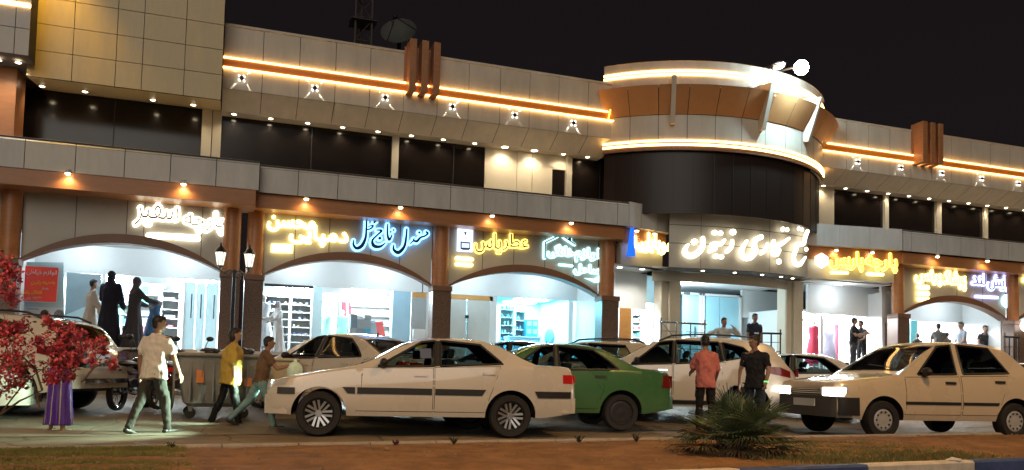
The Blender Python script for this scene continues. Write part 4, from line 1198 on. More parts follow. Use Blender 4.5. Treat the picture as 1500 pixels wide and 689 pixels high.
def make_car(name, label, sp, paintm, loc, heading, group, cat='car', lights=False, plate_r=True):
    """heading: direction the nose points, radians in the world"""
    t = thing(name, label, cat, loc, heading + pi, group)
    c = Car(sp); off = Matrix.Translation((-sp['L'] / 2, 0, 0))
    def part(n, m, mt, p=t, **k):
        m.v = [off @ v for v in m.v]
        return obj(n, m, mt, p, **k)
    part('body', c.body(), [paintm, M_under], smooth=True, angle=38)
    wx = sp['wheel']
    for a in c.axles:
        for sd in (1, -1):
            wheel(t, Vector((a - sp['L'] / 2, sd * (c.hw - .105), c.wr)), c.wr, wx, sd, turn=0)
    for sd in (1, -1):
        ws_ = sp['windows']
        if sp.get('dlo', True):
            for wa, wb in zip(ws_[:-1], ws_[1:]): part('window_pillar', c.patch([wa[1], wb[0], wb[-1], wa[2]], .004, side=sd, thick=.008, nx=4), M_trim, smooth=True, angle=30)
        for w in ws_:
            g_ = part('side_window', c.patch(w, .003, side=sd, nz=8, thick=0), M_cglass, smooth=True, angle=30)
            P = []
            for (a, b), (e, f) in zip(w, w[1:] + w[:1]):
                for k in range(8):
                    x, z = a + (e - a) * k / 8, b + (f - b) * k / 8; P.append(Vector((x, sd * (c.side_y(x, z) + .001), z)))
            m = MB(); m.tube(P + [P[0]], .017, 6, cap=False); part('window_seal', m, M_trim, g_, smooth=True)
        for d in sp['doors']:
            part('door_gap', c.patch([(d[0][0] - .008, d[0][1] - .008)] + [(x + (.008 if i in (1, 2) else -.008), z + (.008 if i > 1 else -.008)) for i, (x, z) in enumerate(d)][1:], .0015, side=sd, thick=.004), M_gap, smooth=True, angle=30)
            dr = part('door', c.patch(d, .004, side=sd, thick=.004), paintm, smooth=True, angle=30)
            hx = max(p[0] for p in d) - .17; hz = max(p[1] for p in d) - sp.get('hdz', .10)
            hp = c.patch([(hx - .09, hz - .018), (hx + .09, hz - .018), (hx + .09, hz + .018), (hx - .09, hz + .018)], .022, side=sd, thick=.02, nx=6, nz=2)
            part('handle', hp, sp.get('handle', paintm), dr, smooth=True, angle=30)
        for tr in sp.get('trims', []): part('side_moulding', c.patch(tr, .012, side=sd, thick=.014, nz=2), sp.get('trimm', M_trim), smooth=True, angle=30)
        for lp in sp.get('tail', []): part('tail_light', c.patch(lp, .007, side=sd, nz=4), sp.get('tailm', M_red), smooth=True, angle=30)
        for lp in sp.get('head_side', []): part('headlight', c.patch(lp, .007, side=sd, nz=4), M_lampglass, smooth=True, angle=30)
        y0, y1, z0, z1 = sp['head']
        hm = emis('headlamp_lit', (1, .97, .88), 14) if lights else M_lampglass
        part('headlight', c.end_patch(sd * y0, sd * y1, z0, z1, False, .012, rake=sp.get('nrake', -.15) * -1), hm, smooth=True, angle=30)
        y0, y1, z0, z1 = sp['tailb']
        part('tail_light', c.end_patch(sd * y0, sd * y1, z0, z1, True, .012), sp.get('tailm', M_red), smooth=True, angle=30)
        mx, mz = sp['mirror']
        m = MB(); yy = c.side_y(mx, mz) + .09; m.ball((mx, sd * yy, mz + .02), (.06, .10, .065), 12); m.box(mx - .02, mx + .03, sd * (yy - .1) - .04, sd * (yy - .1) + .04, mz - .03, mz + .01)
        part('wing_mirror', m, sp.get('mirrorm', paintm), smooth=True, angle=40)
        for fl in sp.get('flares', []): pass
    a, b = sp['screen']; part('windscreen', c.top_patch(a, b, .93, .005), M_cglass, smooth=True)
    a, b = sp['back']; part('rear_window', c.top_patch(a, b, sp.get('backf', .92), .005), M_cglass, smooth=True)
    bz0, bz1 = sp['bumper_f']
    part('front_bumper', c.end_patch(-c.hw * .93, c.hw * .93, bz0, bz1, False, sp.get('bof', .03), 24, .06), sp.get('bumperm', paintm), smooth=True, angle=40)
    bz0, bz1 = sp['bumper_r']
    part('rear_bumper', c.end_patch(-c.hw * .93, c.hw * .93, bz0, bz1, True, .03, 24, .06), sp.get('bumperm', paintm), smooth=True, angle=40)
    g = sp['grille']; gp_ = part('grille', c.end_patch(-g[0], g[0], g[1], g[2], False, .008), M_trim, smooth=True, angle=30)
    for k in range(3):
        z = g[1] + (g[2] - g[1]) * (k + .6) / 3.2
        part('grille_bar', c.end_patch(-g[0] * .97, g[0] * .97, z, z + .014, False, .018), sp.get('gbar', M_trim), gp_, smooth=True, angle=30)
    pz = sp.get('plate_f', .42); part('number_plate', c.end_patch(-.26, .26, pz, pz + .11, False, .042, thick=.006), M_plate)
    pz = sp.get('plate_r', .62); pl = part('number_plate', c.end_patch(-.26, .26, pz, pz + .11, True, .042, thick=.006), M_plate)
    for w0, w1 in ((-.16, -.10), (-.06, .02), (.06, .12), (.15, .21)):
        part('plate_mark', c.end_patch(w0, w1, pz + .035, pz + .08, True, .046, thick=.003, n=2), M_trim, pl)
    ins = mat('car_seat_fabric', (.05, .047, .045), .9, noise=.2, nscale=8); bz = lerp_tab(c.belt, sp['L'] * .5); x0 = sp['screen'][0]; iw = c.hw * .80
    m = MB(); m.box(x0 + .02, x0 + .42, -iw, iw, bz - .30, bz - .06); part('dashboard', m, M_trim, bevel=.03)
    for sx, sy in ((x0 + .92, .36), (x0 + .92, -.36), (x0 + 1.78, .38), (x0 + 1.78, -.38)):
        m = MB(); m.box(sx - .25, sx + .22, sy - .22, sy + .22, bz - .52, bz - .34); M_ = Matrix.Translation((sx + .24, sy, bz - .36)) @ Matrix.Rotation(R(14), 4, 'Y'); m.box(-.06, .06, -.21, .21, 0, .50, 0, M_); m.box(-.04, .04, -.11, .11, .52, .66, 0, M_); part('seat', m, ins, bevel=.03)
    m = MB(); M_ = Matrix.Translation((x0 + .50, .36, bz - .08)) @ Matrix.Rotation(R(-65), 4, 'Y'); m.lathe([(.175, -.012), (.19, 0), (.175, .012), (.165, 0), (.175, -.012)], 24, M_); part('steering_wheel', m, M_trim, smooth=True)
    m = MB()                                        # a hint of seats behind the glass is dark: only the wiper shows
    x0 = sp['screen'][0] + .02; m.tube([(x0, -.5, lerp_tab(c.top, x0) + .03), (x0 + .08, .1, lerp_tab(c.top, x0 + .08) + .03)], .008, 6); part('wiper', m, M_trim, smooth=True)
    if sp.get('bar'): part('rear_guard', c.end_patch(-.62, .62, .50, .58, True, .10, 20, .05), M_chrome, smooth=True, angle=40)
    if sp.get('rails'):
        r0, r1 = sp['rails']
        for sd in (1, -1):
            P = []
            for k in range(9):
                x = r0 + (r1 - r0) * k / 8; sec = c.sect(x); P.append(Vector((x, sd * (sec[22][0] - .06), sec[22][1] + .05 + (.04 if 0 < k < 8 else -.02))))
            m = MB(); m.tube(P, .018, 8); part('roof_rail', m, sp.get('railm', M_trim), smooth=True)
    if sp.get('aerial'):
        x = sp['aerial']; m = MB(); m.tube([(x, 0, lerp_tab(c.top, x)), (x + .02, 0, lerp_tab(c.top, x) + .06)], [.02, .012], 8); part('aerial', m, M_trim, smooth=True)
    return t, c

def sedan(**k):
    d = dict(L=4.41, W=1.71, wr=.31, ar=.375, zb=.285, axles=(.71, 3.42), wheel='multi',
             top=[(0, .70), (.04, .76), (.25, .82), (.75, .925), (1.10, .985), (1.24, 1.02), (1.98, 1.375), (2.2, 1.425), (2.6, 1.445), (3.0, 1.425), (3.2, 1.375), (3.76, 1.10), (3.86, 1.07), (4.1, 1.065), (4.30, 1.055), (4.36, 1.0), (4.41, .86)],
             belt=[(0, .66), (.3, .78), (.9, .90), (1.3, .955), (2.2, .99), (3.2, 1.03), (3.9, 1.03), (4.3, 1.0), (4.41, .83)],
             plan=[(0, .80), (.05, .86), (.2, .93), (.5, .985), (1.2, 1.0), (3.2, 1.0), (4.0, .97), (4.28, .93), (4.37, .88), (4.41, .82)], rw=.66,
             windows=[[(1.50, .985), (2.30, 1.005), (2.33, 1.375), (2.13, 1.355)], [(2.39, 1.01), (3.30, 1.06), (2.98, 1.335), (2.40, 1.38)]],
             doors=[[(1.22, .36), (2.28, .36), (2.28, .975), (1.30, .955)], [(2.31, .36), (3.02, .36), (3.26, 1.02), (2.31, .985)]],
             trims=[[(.38, .575), (.38, .665), (.14, .665), (.14, .575)], [(1.09, .60), (1.195, .595), (1.195, .685), (1.02, .685)], [(1.225, .595), (2.27, .595), (2.27, .685), (1.225, .685)], [(2.315, .595), (2.99, .595), (3.05, .685), (2.315, .685)], [(3.82, .58), (4.33, .58), (4.33, .675), (3.77, .675)]],
             tail=[[(4.20, .80), (4.36, .795), (4.36, .925), (4.20, .925)]], head_side=[[(.06, .69), (.24, .70), (.30, .79), (.10, .78)]],
             head=(.38, .70, .64, .76), tailb=(.46, .72, .80, .92), mirror=(1.58, 1.02), screen=(1.28, 1.96), back=(3.22, 3.74), bumper_f=(.30, .56), bumper_r=(.36, .58),
             grille=(.34, .64, .75), plate_f=.42, plate_r=.72, mirrorm=M_trim)
    d.update(k); return d
def hatch_sedan(**k):                               # rounder small saloon
    d = sedan(L=4.25, wr=.30, ar=.37, axles=(.78, 3.30), wheel='cover',
              top=[(0, .66), (.05, .73), (.3, .82), (.8, .92), (1.05, .98), (1.15, 1.02), (1.85, 1.37), (2.15, 1.43), (2.5, 1.44), (2.85, 1.41), (3.1, 1.34), (3.62, 1.07), (3.72, 1.045), (4.0, 1.03), (4.16, .99), (4.22, .92), (4.25, .8)],
              belt=[(0, .62), (.3, .76), (.9, .90), (1.3, .95), (2.2, .97), (3.2, .99), (3.8, .99), (4.15, .96), (4.25, .77)],
              plan=[(0, .76), (.05, .84), (.2, .92), (.5, .98), (1.2, 1.0), (3.1, 1.0), (3.8, .965), (4.1, .92), (4.2, .87), (4.25, .80)], rw=.67,
              windows=[[(1.42, .965), (2.16, .98), (2.19, 1.375), (1.98, 1.35)], [(2.25, .985), (3.26, 1.005), (3.10, 1.15), (2.86, 1.32), (2.26, 1.375)]],
              doors=[[(1.15, .36), (2.14, .36), (2.14, .955), (1.22, .94)], [(2.17, .36), (2.86, .36), (3.10, .985), (2.17, .96)]],
              trims=[], tail=[[(4.02, .72), (4.2, .71), (4.2, .93), (4.06, .93)]], head_side=[[(.06, .66), (.26, .67), (.32, .77), (.10, .75)]], head=(.36, .66, .62, .74), tailb=(.40, .68, .72, .92),
              mirror=(1.5, .99), screen=(1.19, 1.83), back=(3.12, 3.6))
    d.update(k); return d
def suv(**k):
    d = sedan(L=4.55, W=1.86, wr=.36, ar=.44, zb=.33, axles=(.92, 3.60), wheel='five',
              top=[(0, .82), (.05, .92), (.3, 1.02), (.8, 1.10), (1.10, 1.15), (1.2, 1.18), (1.95, 1.57), (2.3, 1.64), (2.8, 1.665), (3.4, 1.64), (3.85, 1.59), (4.05, 1.53), (4.33, 1.18), (4.42, 1.08), (4.5, .98), (4.55, .80)],
              belt=[(0, .78), (.3, .94), (.9, 1.05), (1.3, 1.08), (2.2, 1.10), (3.2, 1.17), (3.7, 1.24), (4.2, 1.16), (4.42, 1.0), (4.55, .76)],
              plan=[(0, .80), (.05, .86), (.2, .93), (.5, .98), (1.2, 1.0), (3.4, 1.0), (4.1, .97), (4.4, .93), (4.5, .89), (4.55, .84)], rw=.72,
              windows=[[(1.48, 1.095), (2.24, 1.125), (2.26, 1.56), (2.02, 1.53)], [(2.31, 1.125), (3.18, 1.185), (3.10, 1.545), (2.32, 1.565)], [(3.23, 1.20), (3.72, 1.30), (3.55, 1.45), (3.18, 1.54)]],
              doors=[[(1.36, .44), (2.24, .44), (2.24, 1.095), (1.34, 1.07)], [(2.27, .44), (3.02, .44), (3.22, 1.16), (2.27, 1.10)]],
              trims=[[(1.36, .36), (3.15, .36), (3.15, .43), (1.36, .43)]], tail=[[(4.0, .98), (4.4, .90), (4.4, 1.02), (4.2, 1.10), (4.0, 1.10)]], head_side=[[(.08, .76), (.36, .82), (.44, .95), (.12, .88)]],
              head=(.42, .76, .74, .88), tailb=(.45, .80, .92, 1.06), mirror=(1.58, 1.15), screen=(1.24, 1.93), back=(4.06, 4.32), backf=.86, bumper_f=(.38, .66), bumper_r=(.42, .66), grille=(.40, .66, .86), plate_f=.5, plate_r=.75,
              rails=(2.0, 3.9), handle=M_chrome)
    d.update(k); return d
def boxy(**k):                                      # small angular hatchback with notched tail
    d = sedan(L=3.94, W=1.62, wr=.275, ar=.345, zb=.27, axles=(.72, 3.07), wheel='steel',
              top=[(0, .74), (.03, .80), (.2, .835), (.7, .90), (1.0, .945), (1.06, .975), (1.78, 1.40), (1.95, 1.445), (2.3, 1.46), (2.75, 1.45), (2.98, 1.40), (3.42, 1.06), (3.5, 1.03), (3.75, 1.02), (3.88, .99), (3.94, .84)],
              belt=[(0, .71), (.3, .79), (.9, .875), (1.2, .90), (2.2, .93), (3.2, .96), (3.6, .96), (3.88, .93), (3.94, .80)],
              plan=[(0, .84), (.04, .89), (.15, .94), (.45, .985), (1.2, 1.0), (3.0, 1.0), (3.6, .97), (3.84, .93), (3.91, .88), (3.94, .82)], rw=.74,
              windows=[[(1.33, .935), (2.02, .955), (2.04, 1.385), (1.80, 1.36)], [(2.14, .96), (2.98, .99), (2.72, 1.36), (2.15, 1.39)]],
              doors=[[(1.08, .36), (2.05, .36), (2.05, .915), (1.10, .89)], [(2.09, .36), (2.72, .36), (2.95, .945), (2.09, .92)]],
              trims=[[(1.08, .50), (2.045, .50), (2.045, .545), (1.08, .545)], [(2.095, .50), (2.73, .50), (2.75, .545), (2.095, .545)], [(.02, .33), (.33, .33), (.31, .585), (.02, .585)]],
              tail=[[(3.78, .70), (3.90, .70), (3.90, .88), (3.78, .88)]], head_side=[[(.05, .66), (.16, .66), (.17, .76), (.07, .76)]], head=(.40, .74, .60, .715), tailb=(.42, .70, .70, .88), mirror=(1.42, .96),
              dlo=False, bof=.018, screen=(1.09, 1.76), back=(3.0, 3.4), bumper_f=(.30, .60), bumper_r=(.34, .60), bumperm=mat('bumper_grey', (.085, .078, .07), .55, noise=.15, nscale=6), grille=(.38, .61, .70), gbar=M_chrome, plate_f=.44, plate_r=.66, nrake=0, mirrorm=M_trim, handle=M_trim, hdz=.09)
    d.update(k); return d

CG = 'cars at the roadside'
P_white = paint('white', (.60, .55, .48)); P_cream = paint('cream', (.58, .52, .44)); P_green = paint('green', (.052, .150, .055)); P_white_lit = paint('white_orange_lit', (.56, .46, .33)); P_beige = paint('beige', (.55, .47, .35)); P_dark = paint('dark', (.02, .02, .025))  # the moving hatchback is white; orange lamplight is mixed into its paint
def by_wheels(sp, front_px, rear_px, near=-1):
    """contact pixels of the two wheels on the camera side -> centre and heading"""
    a, b = gp(*front_px), gp(*rear_px)
    return by_points(sp, a, b)
def by_points(sp, a, b):
    d = (a - b).normalized(); n = Vector((-d.y, d.x, 0))
    if n.y < 0: n = -n                              # away from the camera
    ax = sp['axles']; mid = sp['L'] / 2
    hw = sp['W'] / 2 - .105
    c = b + d * (ax[1] - mid) + n * hw
    return Vector((c.x, c.y, gz(c.x, c.y) + .002)), atan2(d.y, d.x)
sp = sedan()
loc, hd = by_wheels(sp, (467, 639), (745.5, 641.5))
t, c = make_car('parked_car', 'white saloon with black side mouldings and multi spoke alloys at the front of the row', sp, P_white, loc, hd, CG)
for sd in (1, -1):
    m = MB(); m.ball((.06 - sp['L'] / 2, sd * .56, .715), (.05, .11, .045)); obj('headlight_bulb', m, emis('headlamp_green', (.80, 1, .86), 26), t, True)
    spot('lamp_light', (-sp['L'] / 2 - .07, sd * .56, .71), (-1, -.17, -.09), 950, (.66, 1, .74), 72, t, .12, .7)
m = c.patch([(2.10, 1.12), (2.26, 1.12), (2.26, 1.26), (2.10, 1.26)], .008, side=1, thick=.002); m.v = [v + Vector((-sp['L'] / 2, 0, 0)) for v in m.v]; obj('window_sticker', m, mat('sticker_blue', (.10, .13, .22), .5), t)
m = c.patch([(2.10, 1.12), (2.26, 1.12), (2.26, 1.26), (2.10, 1.26)], .008, side=-1, thick=.002); m.v = [v + Vector((-sp['L'] / 2, 0, 0)) for v in m.v]; obj('window_sticker', m, mat('sticker_blue', (.10, .13, .22), .5), t)
sp = hatch_sedan(wheel='dark', handle=M_trim, tailm=M_red_d)
b = gp(907, 634); a = b + Vector((-2.50, .30, 0))
loc, hd = by_points(sp, a, b)
make_car('parked_car', 'green saloon with dark wheels half hidden behind the white saloon', sp, P_green, loc, hd, CG)
sp = suv(tailm=M_red_d)
b = Vector((at(1092, 600, 13.0).x, 13.0, 0)); a = b + Vector((-.88, .47, 0)).normalized() * 2.68
loc, hd = by_points(sp, a, b)
make_car('parked_car', 'white sport utility car with roof rails behind the man in pink', sp, P_cream, loc, hd, CG)
sp = hatch_sedan(aerial=2.9, wheel='cover')
b = Vector((at(532, 600, 14.0).x, 14.0, 0)); a = b + Vector((-.62, .78, 0)).normalized() * 2.52
loc, hd = by_points(sp, a, b)
make_car('parked_car', 'white saloon with a black rear window parked behind the boy carrying a bag', sp, P_cream, loc, hd, CG)
sp = hatch_sedan()
b = Vector((at(1240, 600, 14.2).x, 14.2, 0)); a = b + Vector((-.84, .54, 0)).normalized() * 2.52
loc, hd = by_points(sp, a, b)
make_car('parked_car', 'pale saloon seen between the white sport utility car and the moving hatchback', sp, P_white, loc, hd, CG)
sp = suv(L=4.3, W=1.76, roofcar=1, top=[(0, .78), (.05, .86), (.3, .94), (.8, 1.02), (1.10, 1.07), (1.2, 1.10), (1.95, 1.45), (2.3, 1.50), (2.8, 1.515), (3.4, 1.49), (3.7, 1.45), (3.85, 1.41), (4.12, 1.08), (4.2, 1.0), (4.27, .92), (4.3, .78)],
         belt=[(0, .74), (.3, .88), (.9, .98), (1.3, 1.0), (2.2, 1.02), (3.2, 1.06), (3.7, 1.08), (4.0, 1.04), (4.2, .95), (4.3, .74)], plan=[(0, .80), (.05, .86), (.2, .93), (.5, .98), (1.2, 1.0), (3.2, 1.0), (3.9, .97), (4.15, .93), (4.25, .89), (4.3, .84)],
         axles=(.88, 3.40), wr=.31, ar=.38, windows=[[(1.48, 1.03), (2.24, 1.05), (2.26, 1.42), (2.02, 1.40)], [(2.31, 1.05), (3.3, 1.09), (3.1, 1.40), (2.32, 1.43)]], doors=[[(1.36, .44), (2.24, .44), (2.24, 1.01), (1.34, .99)], [(2.27, .44), (2.95, .44), (3.15, 1.05), (2.27, 1.02)]],
         tail=[], trims=[], back=(3.87, 4.1), rails=(1.9, 3.5), mirror=(1.56, 1.06), tailb=(.45, .74, .85, 1.0))
b = Vector((at(935, 600, 15.2).x, 15.2, 0)); a = b + Vector((-.84, .54, 0)) * 2.52
loc, hd = by_points(sp, a, b)
make_car('parked_car', 'beige estate car with roof rails showing above the green saloon', sp, P_beige, loc, hd, CG)
sp = hatch_sedan()
b = Vector((at(815, 600, 17.2).x, 17.2, 0)); a = b + Vector((-.95, .3, 0)) * 2.52
loc, hd = by_points(sp, a, b)
make_car('parked_car', 'dark car whose roof shows between the front white saloon and the green saloon', sp, P_dark, loc, hd, CG)
# the small moving car
sp = boxy()
a = gp(1296, 643); d = Vector((-cos(R(-4)), -sin(R(-4)), 0)); b = a - d * 2.35
loc, hd = by_points(sp, a, b)
t, c = make_car('moving_car', 'pale boxy hatchback with lit headlamps driving along the road', sp, P_white_lit, loc, hd, CG, lights=True)
t.scale = (1.15, 1.15, 1.15)
for sd in (1, -1):
    spot('lamp_light', (-sp['L'] / 2 - .06, sd * .58, .70), (-1, -.1, -.16), 45, (1, .95, .85), 60, t, .06, .6)
# at the left edge
sp = suv(tailm=M_red_d, W=1.82, bar=1)
rw = gp(20, 622); d = Vector((-.91, .415, 0))
a = rw + d * 2.68
loc, hd = by_points(sp, a, rw)
t, c = make_car('parked_car', 'white sport utility car with a lit up number plate behind the red bougainvillea', sp, P_white, loc, hd, CG)
t.scale = (.95, .95, .91)
sp = hatch_sedan()
p = gp(30, 626)
t, c = make_car('parked_car', 'white car cut by the left edge with its nose towards the purple skirt', sp, P_white, Vector((p.x - sp['L'] / 2 + .02, p.y + .72, .006)), R(2), CG)
sp = hatch_sedan()
b = Vector((at(1560, 600, 16.5).x, 16.5, 0)); a = b + Vector((-.93, .34, 0)) * 2.52
loc, hd = by_points(sp, a, b)
make_car('parked_car', 'pale car cut by the right edge beyond the moving hatchback', sp, P_cream, loc, hd, CG)

# ------------------------------------------------------------------ street furniture
def motorcycle(loc, heading, label, lit=False, col=(.02, .02, .022)):
    t = thing('motorcycle', label, 'motorcycle', loc, heading, 'motorcycles in front of the shops')
    pm = mat('bike_paint_%d' % int(col[0] * 1000), col, .25, coat=1)
    for x in (-.62, .62):
        w = thing_part('wheel', t)
        M0 = Matrix.Translation((x, 0, .29)) @ Matrix.Rotation(R(90), 4, 'X')
        m = MB(); m.lathe([(.23, -.045), (.28, -.04), (.29, 0), (.28, .045), (.23, .045), (.225, 0), (.23, -.045)], 32, M0); obj('tyre', m, M_tyre, w, True)
        m = MB(); m.lathe([(.235, -.03), (.215, -.02), (.215, .02), (.235, .03)], 32, M0)
        for k in range(10):
            a = 2 * pi * k / 10; m.tube([(x, 0, .29), (x + .22 * cos(a), 0, .29 + .22 * sin(a))], .006, 5)
        m.cyl((x, -.06, .29), (x, .06, .29), .04); obj('rim', m, M_steel, w, True, 35)
    m = MB(); m.tube([(.62, .07, .29), (.50, .07, .62), (.36, .05, .95)], .022, 8); m.tube([(.62, -.07, .29), (.50, -.07, .62), (.36, -.05, .95)], .022, 8); obj('fork', m, M_steel, t, True)
    m = MB(); m.tube([(.36, 0, .86), (.10, 0, .62), (-.2, 0, .60), (-.62, 0, .72)], .03, 8); m.tube([(-.62, .08, .29), (-.15, .08, .36), (.12, .05, .40), (.3, 0, .78)], .022, 8); m.tube([(-.62, -.08, .29), (-.15, -.08, .36), (.12, -.05, .40)], .022, 8); obj('frame', m, M_dkmetal, t, True)
    m = MB(); m.ball((0.0, 0, .38), (.20, .13, .15)); m.cyl((.08, 0, .42), (.2, 0, .58), .075); obj('engine', m, M_rim_d, t, True)
    m = MB(); m.ball((.12, 0, .77), (.27, .13, .12)); obj('fuel_tank', m, pm, t, True)
    m = MB(); m.ball((-.38, 0, .77), (.36, .13, .06)); obj('seat', m, M_black, t, True)
    m = MB(); m.tube([(-.45, -.13, .33), (-.1, -.15, .28), (.1, -.12, .3)], [.045, .04, .03], 8); obj('exhaust', m, M_chrome, t, True)
    m = MB(); m.tube([(.24, .36, 1.0), (.34, .2, 1.02), (.38, 0, .98), (.34, -.2, 1.02), (.24, -.36, 1.0)], .016, 8); obj('handlebar', m, M_dkmetal, t, True)
    for sd in (1, -1):
        m = MB(); m.tube([(.32, sd * .24, 1.02), (.30, sd * .30, 1.16), (.26, sd * .36, 1.22)], .008, 6); m.ball((.25, sd * .39, 1.24), (.03, .075, .045)); obj('mirror', m, M_black, t, True)
    m = MB(); m.ball((.50, 0, .88), (.10, .10, .11)); h = obj('headlight_shell', m, M_black, t, True)
    m = MB(); m.ball((.565, 0, .88), (.06, .085, .09)); obj('headlight', m, emis('bike_headlamp', (1, .95, .85), 45) if lit else M_lampglass, h, True)
    for x in (.62, -.62):
        P = [(x + .33 * cos(a), 0, .29 + .33 * sin(a)) for a in [R(20 + 14 * k) for k in range(10)]]
        m = MB(); m.grid([[Vector((p[0], .06, p[2])) for p in P], [Vector((p[0], -.06, p[2])) for p in P]]); obj('mudguard', m, pm, t, True)
    m = MB(); m.box(-.86, -.80, -.06, .06, .66, .74); obj('tail_light', m, M_red, t)
    return t
def on(px, Y, z=None):
    x = at(px, 600, Y).x
    return Vector((x, Y, gz(x, Y) if z is None else z))
motorcycle(on(196, 15.4), R(70), 'dark motorcycle parked beside the tail of the sport utility car')
motorcycle(on(226, 15.2), R(110), 'black motorcycle behind the man in the white shirt', col=(.05, .01, .01))
motorcycle(on(262, 15.6), R(60), 'motorcycle with a raised mirror behind the grey waste container', col=(.03, .03, .05))
p = on(1497, 11.6)
mt_r = motorcycle(Vector((at(1528, 566, 11.05).x, 11.05, 0)), R(193), 'motorcycle with its headlamp burning at the right edge', True)
motorcycle(on(1470, 17.0), R(160), 'dark motorcycle parked before the far right arch', col=(.021, .02, .03))

def waste_bin(loc, rz, label, col, stickers):
    t = thing('waste_container', label, 'waste container', loc, rz, 'wheeled waste containers')
    mm = mat('bin_%d' % int(col[0] * 1000), col, .55, noise=.18, nscale=3, rvar=.1)
    def ring(z, hx, hy, r=.06, n=5):
        P = []
        for cx_, cy_, a0 in ((hx - r, hy - r, 0), (-hx + r, hy - r, 90), (-hx + r, -hy + r, 180), (hx - r, -hy + r, 270)):
            for k in range(n): a = R(a0 + 90 * k / (n - 1)); P.append(Vector((cx_ + r * cos(a), cy_ + r * sin(a), z)))
        return P
    m = MB(); rows = [ring(.18, .42, .30), ring(.24, .50, .36), ring(.60, .57, .42), ring(1.0, .62, .47)]
    m.grid(rows, close=True); m.add(rows[0], [tuple(range(len(rows[0])))]); rr = [ring(1.0, .59, .44), ring(.5, .55, .40)]; m.grid([rows[-1]] + rr, close=True); m.add(rr[-1], [tuple(range(len(rr[-1])))])
    for k in range(6): x = -.42 + .168 * k; m.box(x - .012, x + .012, -.46, -.41, .3, .92)
    obj('tub', m, mm, t, True, 35)
    m = MB(); m.tube([p + Vector((0, 0, .0)) for p in ring(1.0, .645, .495)] + [ring(1.0, .645, .495)[0]], .028, 8); obj('rim', m, mm, t, True)
    m = MB()
    for k in range(10):
        a0, a1 = R(18 * k), R(18 * (k + 1))
        m.add([(-.67, .47 * -cos(a0), .30 + 0), (-.67, .47 * -cos(a1), .30)], [])
    rows = [[Vector((x, .40 * -cos(a), .52 - .36 * sin(a))) for a in [pi * k / 12 for k in range(13)]] + [Vector((x, .40, .98)), Vector((x, -.40, .98))] for x in (-.665, -.64)]
    m = MB(); m.grid(rows, close=True); m.add(rows[0], [tuple(range(15))]); m.add(rows[1], [tuple(range(15))]); obj('end_panel', m, mm, t, True, 35)
    for sx in (-1, 1):
        for sy in (-1, 1):
            w = thing_part('castor', t)
            m = MB(); m.box(sx * .40 - .03, sx * .40 + .03, sy * .28 - .045, sy * .28 + .045, .11, .19); obj('fork', m, M_steel, w)
            m = MB(); M0 = Matrix.Translation((sx * .40, sy * .28, .085)) @ Matrix.Rotation(R(90), 4, 'X'); m.lathe([(.001, -.025), (.08, -.025), (.085, 0), (.08, .025), (.001, .025)], 20, M0); obj('castor_wheel', m, M_tyre, w, True, 40)
    for x, z, h, cc in stickers:
        m = MB(); M_ = Matrix.Translation((x, -.385 - .12 * (z - .3), z)) @ Matrix.Rotation(R(-8), 4, 'X'); m.box(-.055, .055, -.03, -.024, -h, h, 0, M_); obj('sticker', m, mat('sticker_' + cc, {'orange': (.75, .22, .03), 'red': (.5, .06, .03)}[cc], .4), t)
    return t
p = on(316, 14.2)
waste_bin(p, R(4), 'grey wheeled waste container overflowing behind the person in yellow', (.23, .225, .21), [(-.28, .66, .10, 'orange'), (.12, .70, .06, 'red'), (.44, .58, .07, 'orange')])
p2 = on(408, 14.9)
tb2 = waste_bin(p2, R(-2), 'cream wheeled waste container behind the boy carrying a bag', (.50, .42, .28), [])
tb2.scale = (.46, .7, .94)
def lump(name, label, cat, loc, r, m_, group=None, sq=(1, 1, .7), seed=0):
    rnd = random.Random(seed); m = MB(); m.ball((0, 0, 0), 1, 18)
    ph = [rnd.uniform(0, 6.28) for _ in range(6)]
    m.v = [Vector((v.x * r * sq[0], v.y * r * sq[1], v.z * r * sq[2])) * (1 + .22 * sin(5 * v.x + ph[0]) * sin(4 * v.y + ph[1]) + .14 * sin(9 * v.z + ph[2] + 3 * v.x)) for v in m.v]
    o = obj(name, m, m_, None, True, 60); o.location = loc
    return tag(o, label, cat, group)
for k, (dx, dz, r, cm, sq, lb) in enumerate([(-.36, 1.02, .13, (.6, .58, .55), (1.6, .9, .5), 'crumpled white bag lying at the left of the grey container top'), (-.12, 1.05, .12, (.03, .03, .03), (1.5, 1, .6), 'black rubbish bag in the middle of the grey container'),
                                             (.12, 1.02, .12, (.5, .40, .28), (1.5, 1, .5), 'flattened cardboard coloured bag in the grey container'), (.38, 1.06, .13, (.02, .02, .03), (1.4, 1, .7), 'dark rubbish bag heaped at the right of the grey container')]):
    lump('rubbish_bag', lb, 'rubbish bag', p + Vector((dx, 0, dz)), r, mat('bag_%d' % k, cm, .4), 'rubbish bags on the container', sq, k)
lump('paper_scrap', 'crumpled white scrap lying on the near kerb', 'litter', gp(1397, 674, .13) + Vector((0, 0, .0)), .05, mat('paper_scrap', (.7, .66, .6), .8), None, (1.8, .8, .5), 9)
lump('paper_scrap', 'pale scrap of litter lying under the front white saloon', 'litter', gp(553, 623) + Vector((0, 0, .02)), .04, MATS['paper_scrap'], None, (1.6, .8, .5), 12)

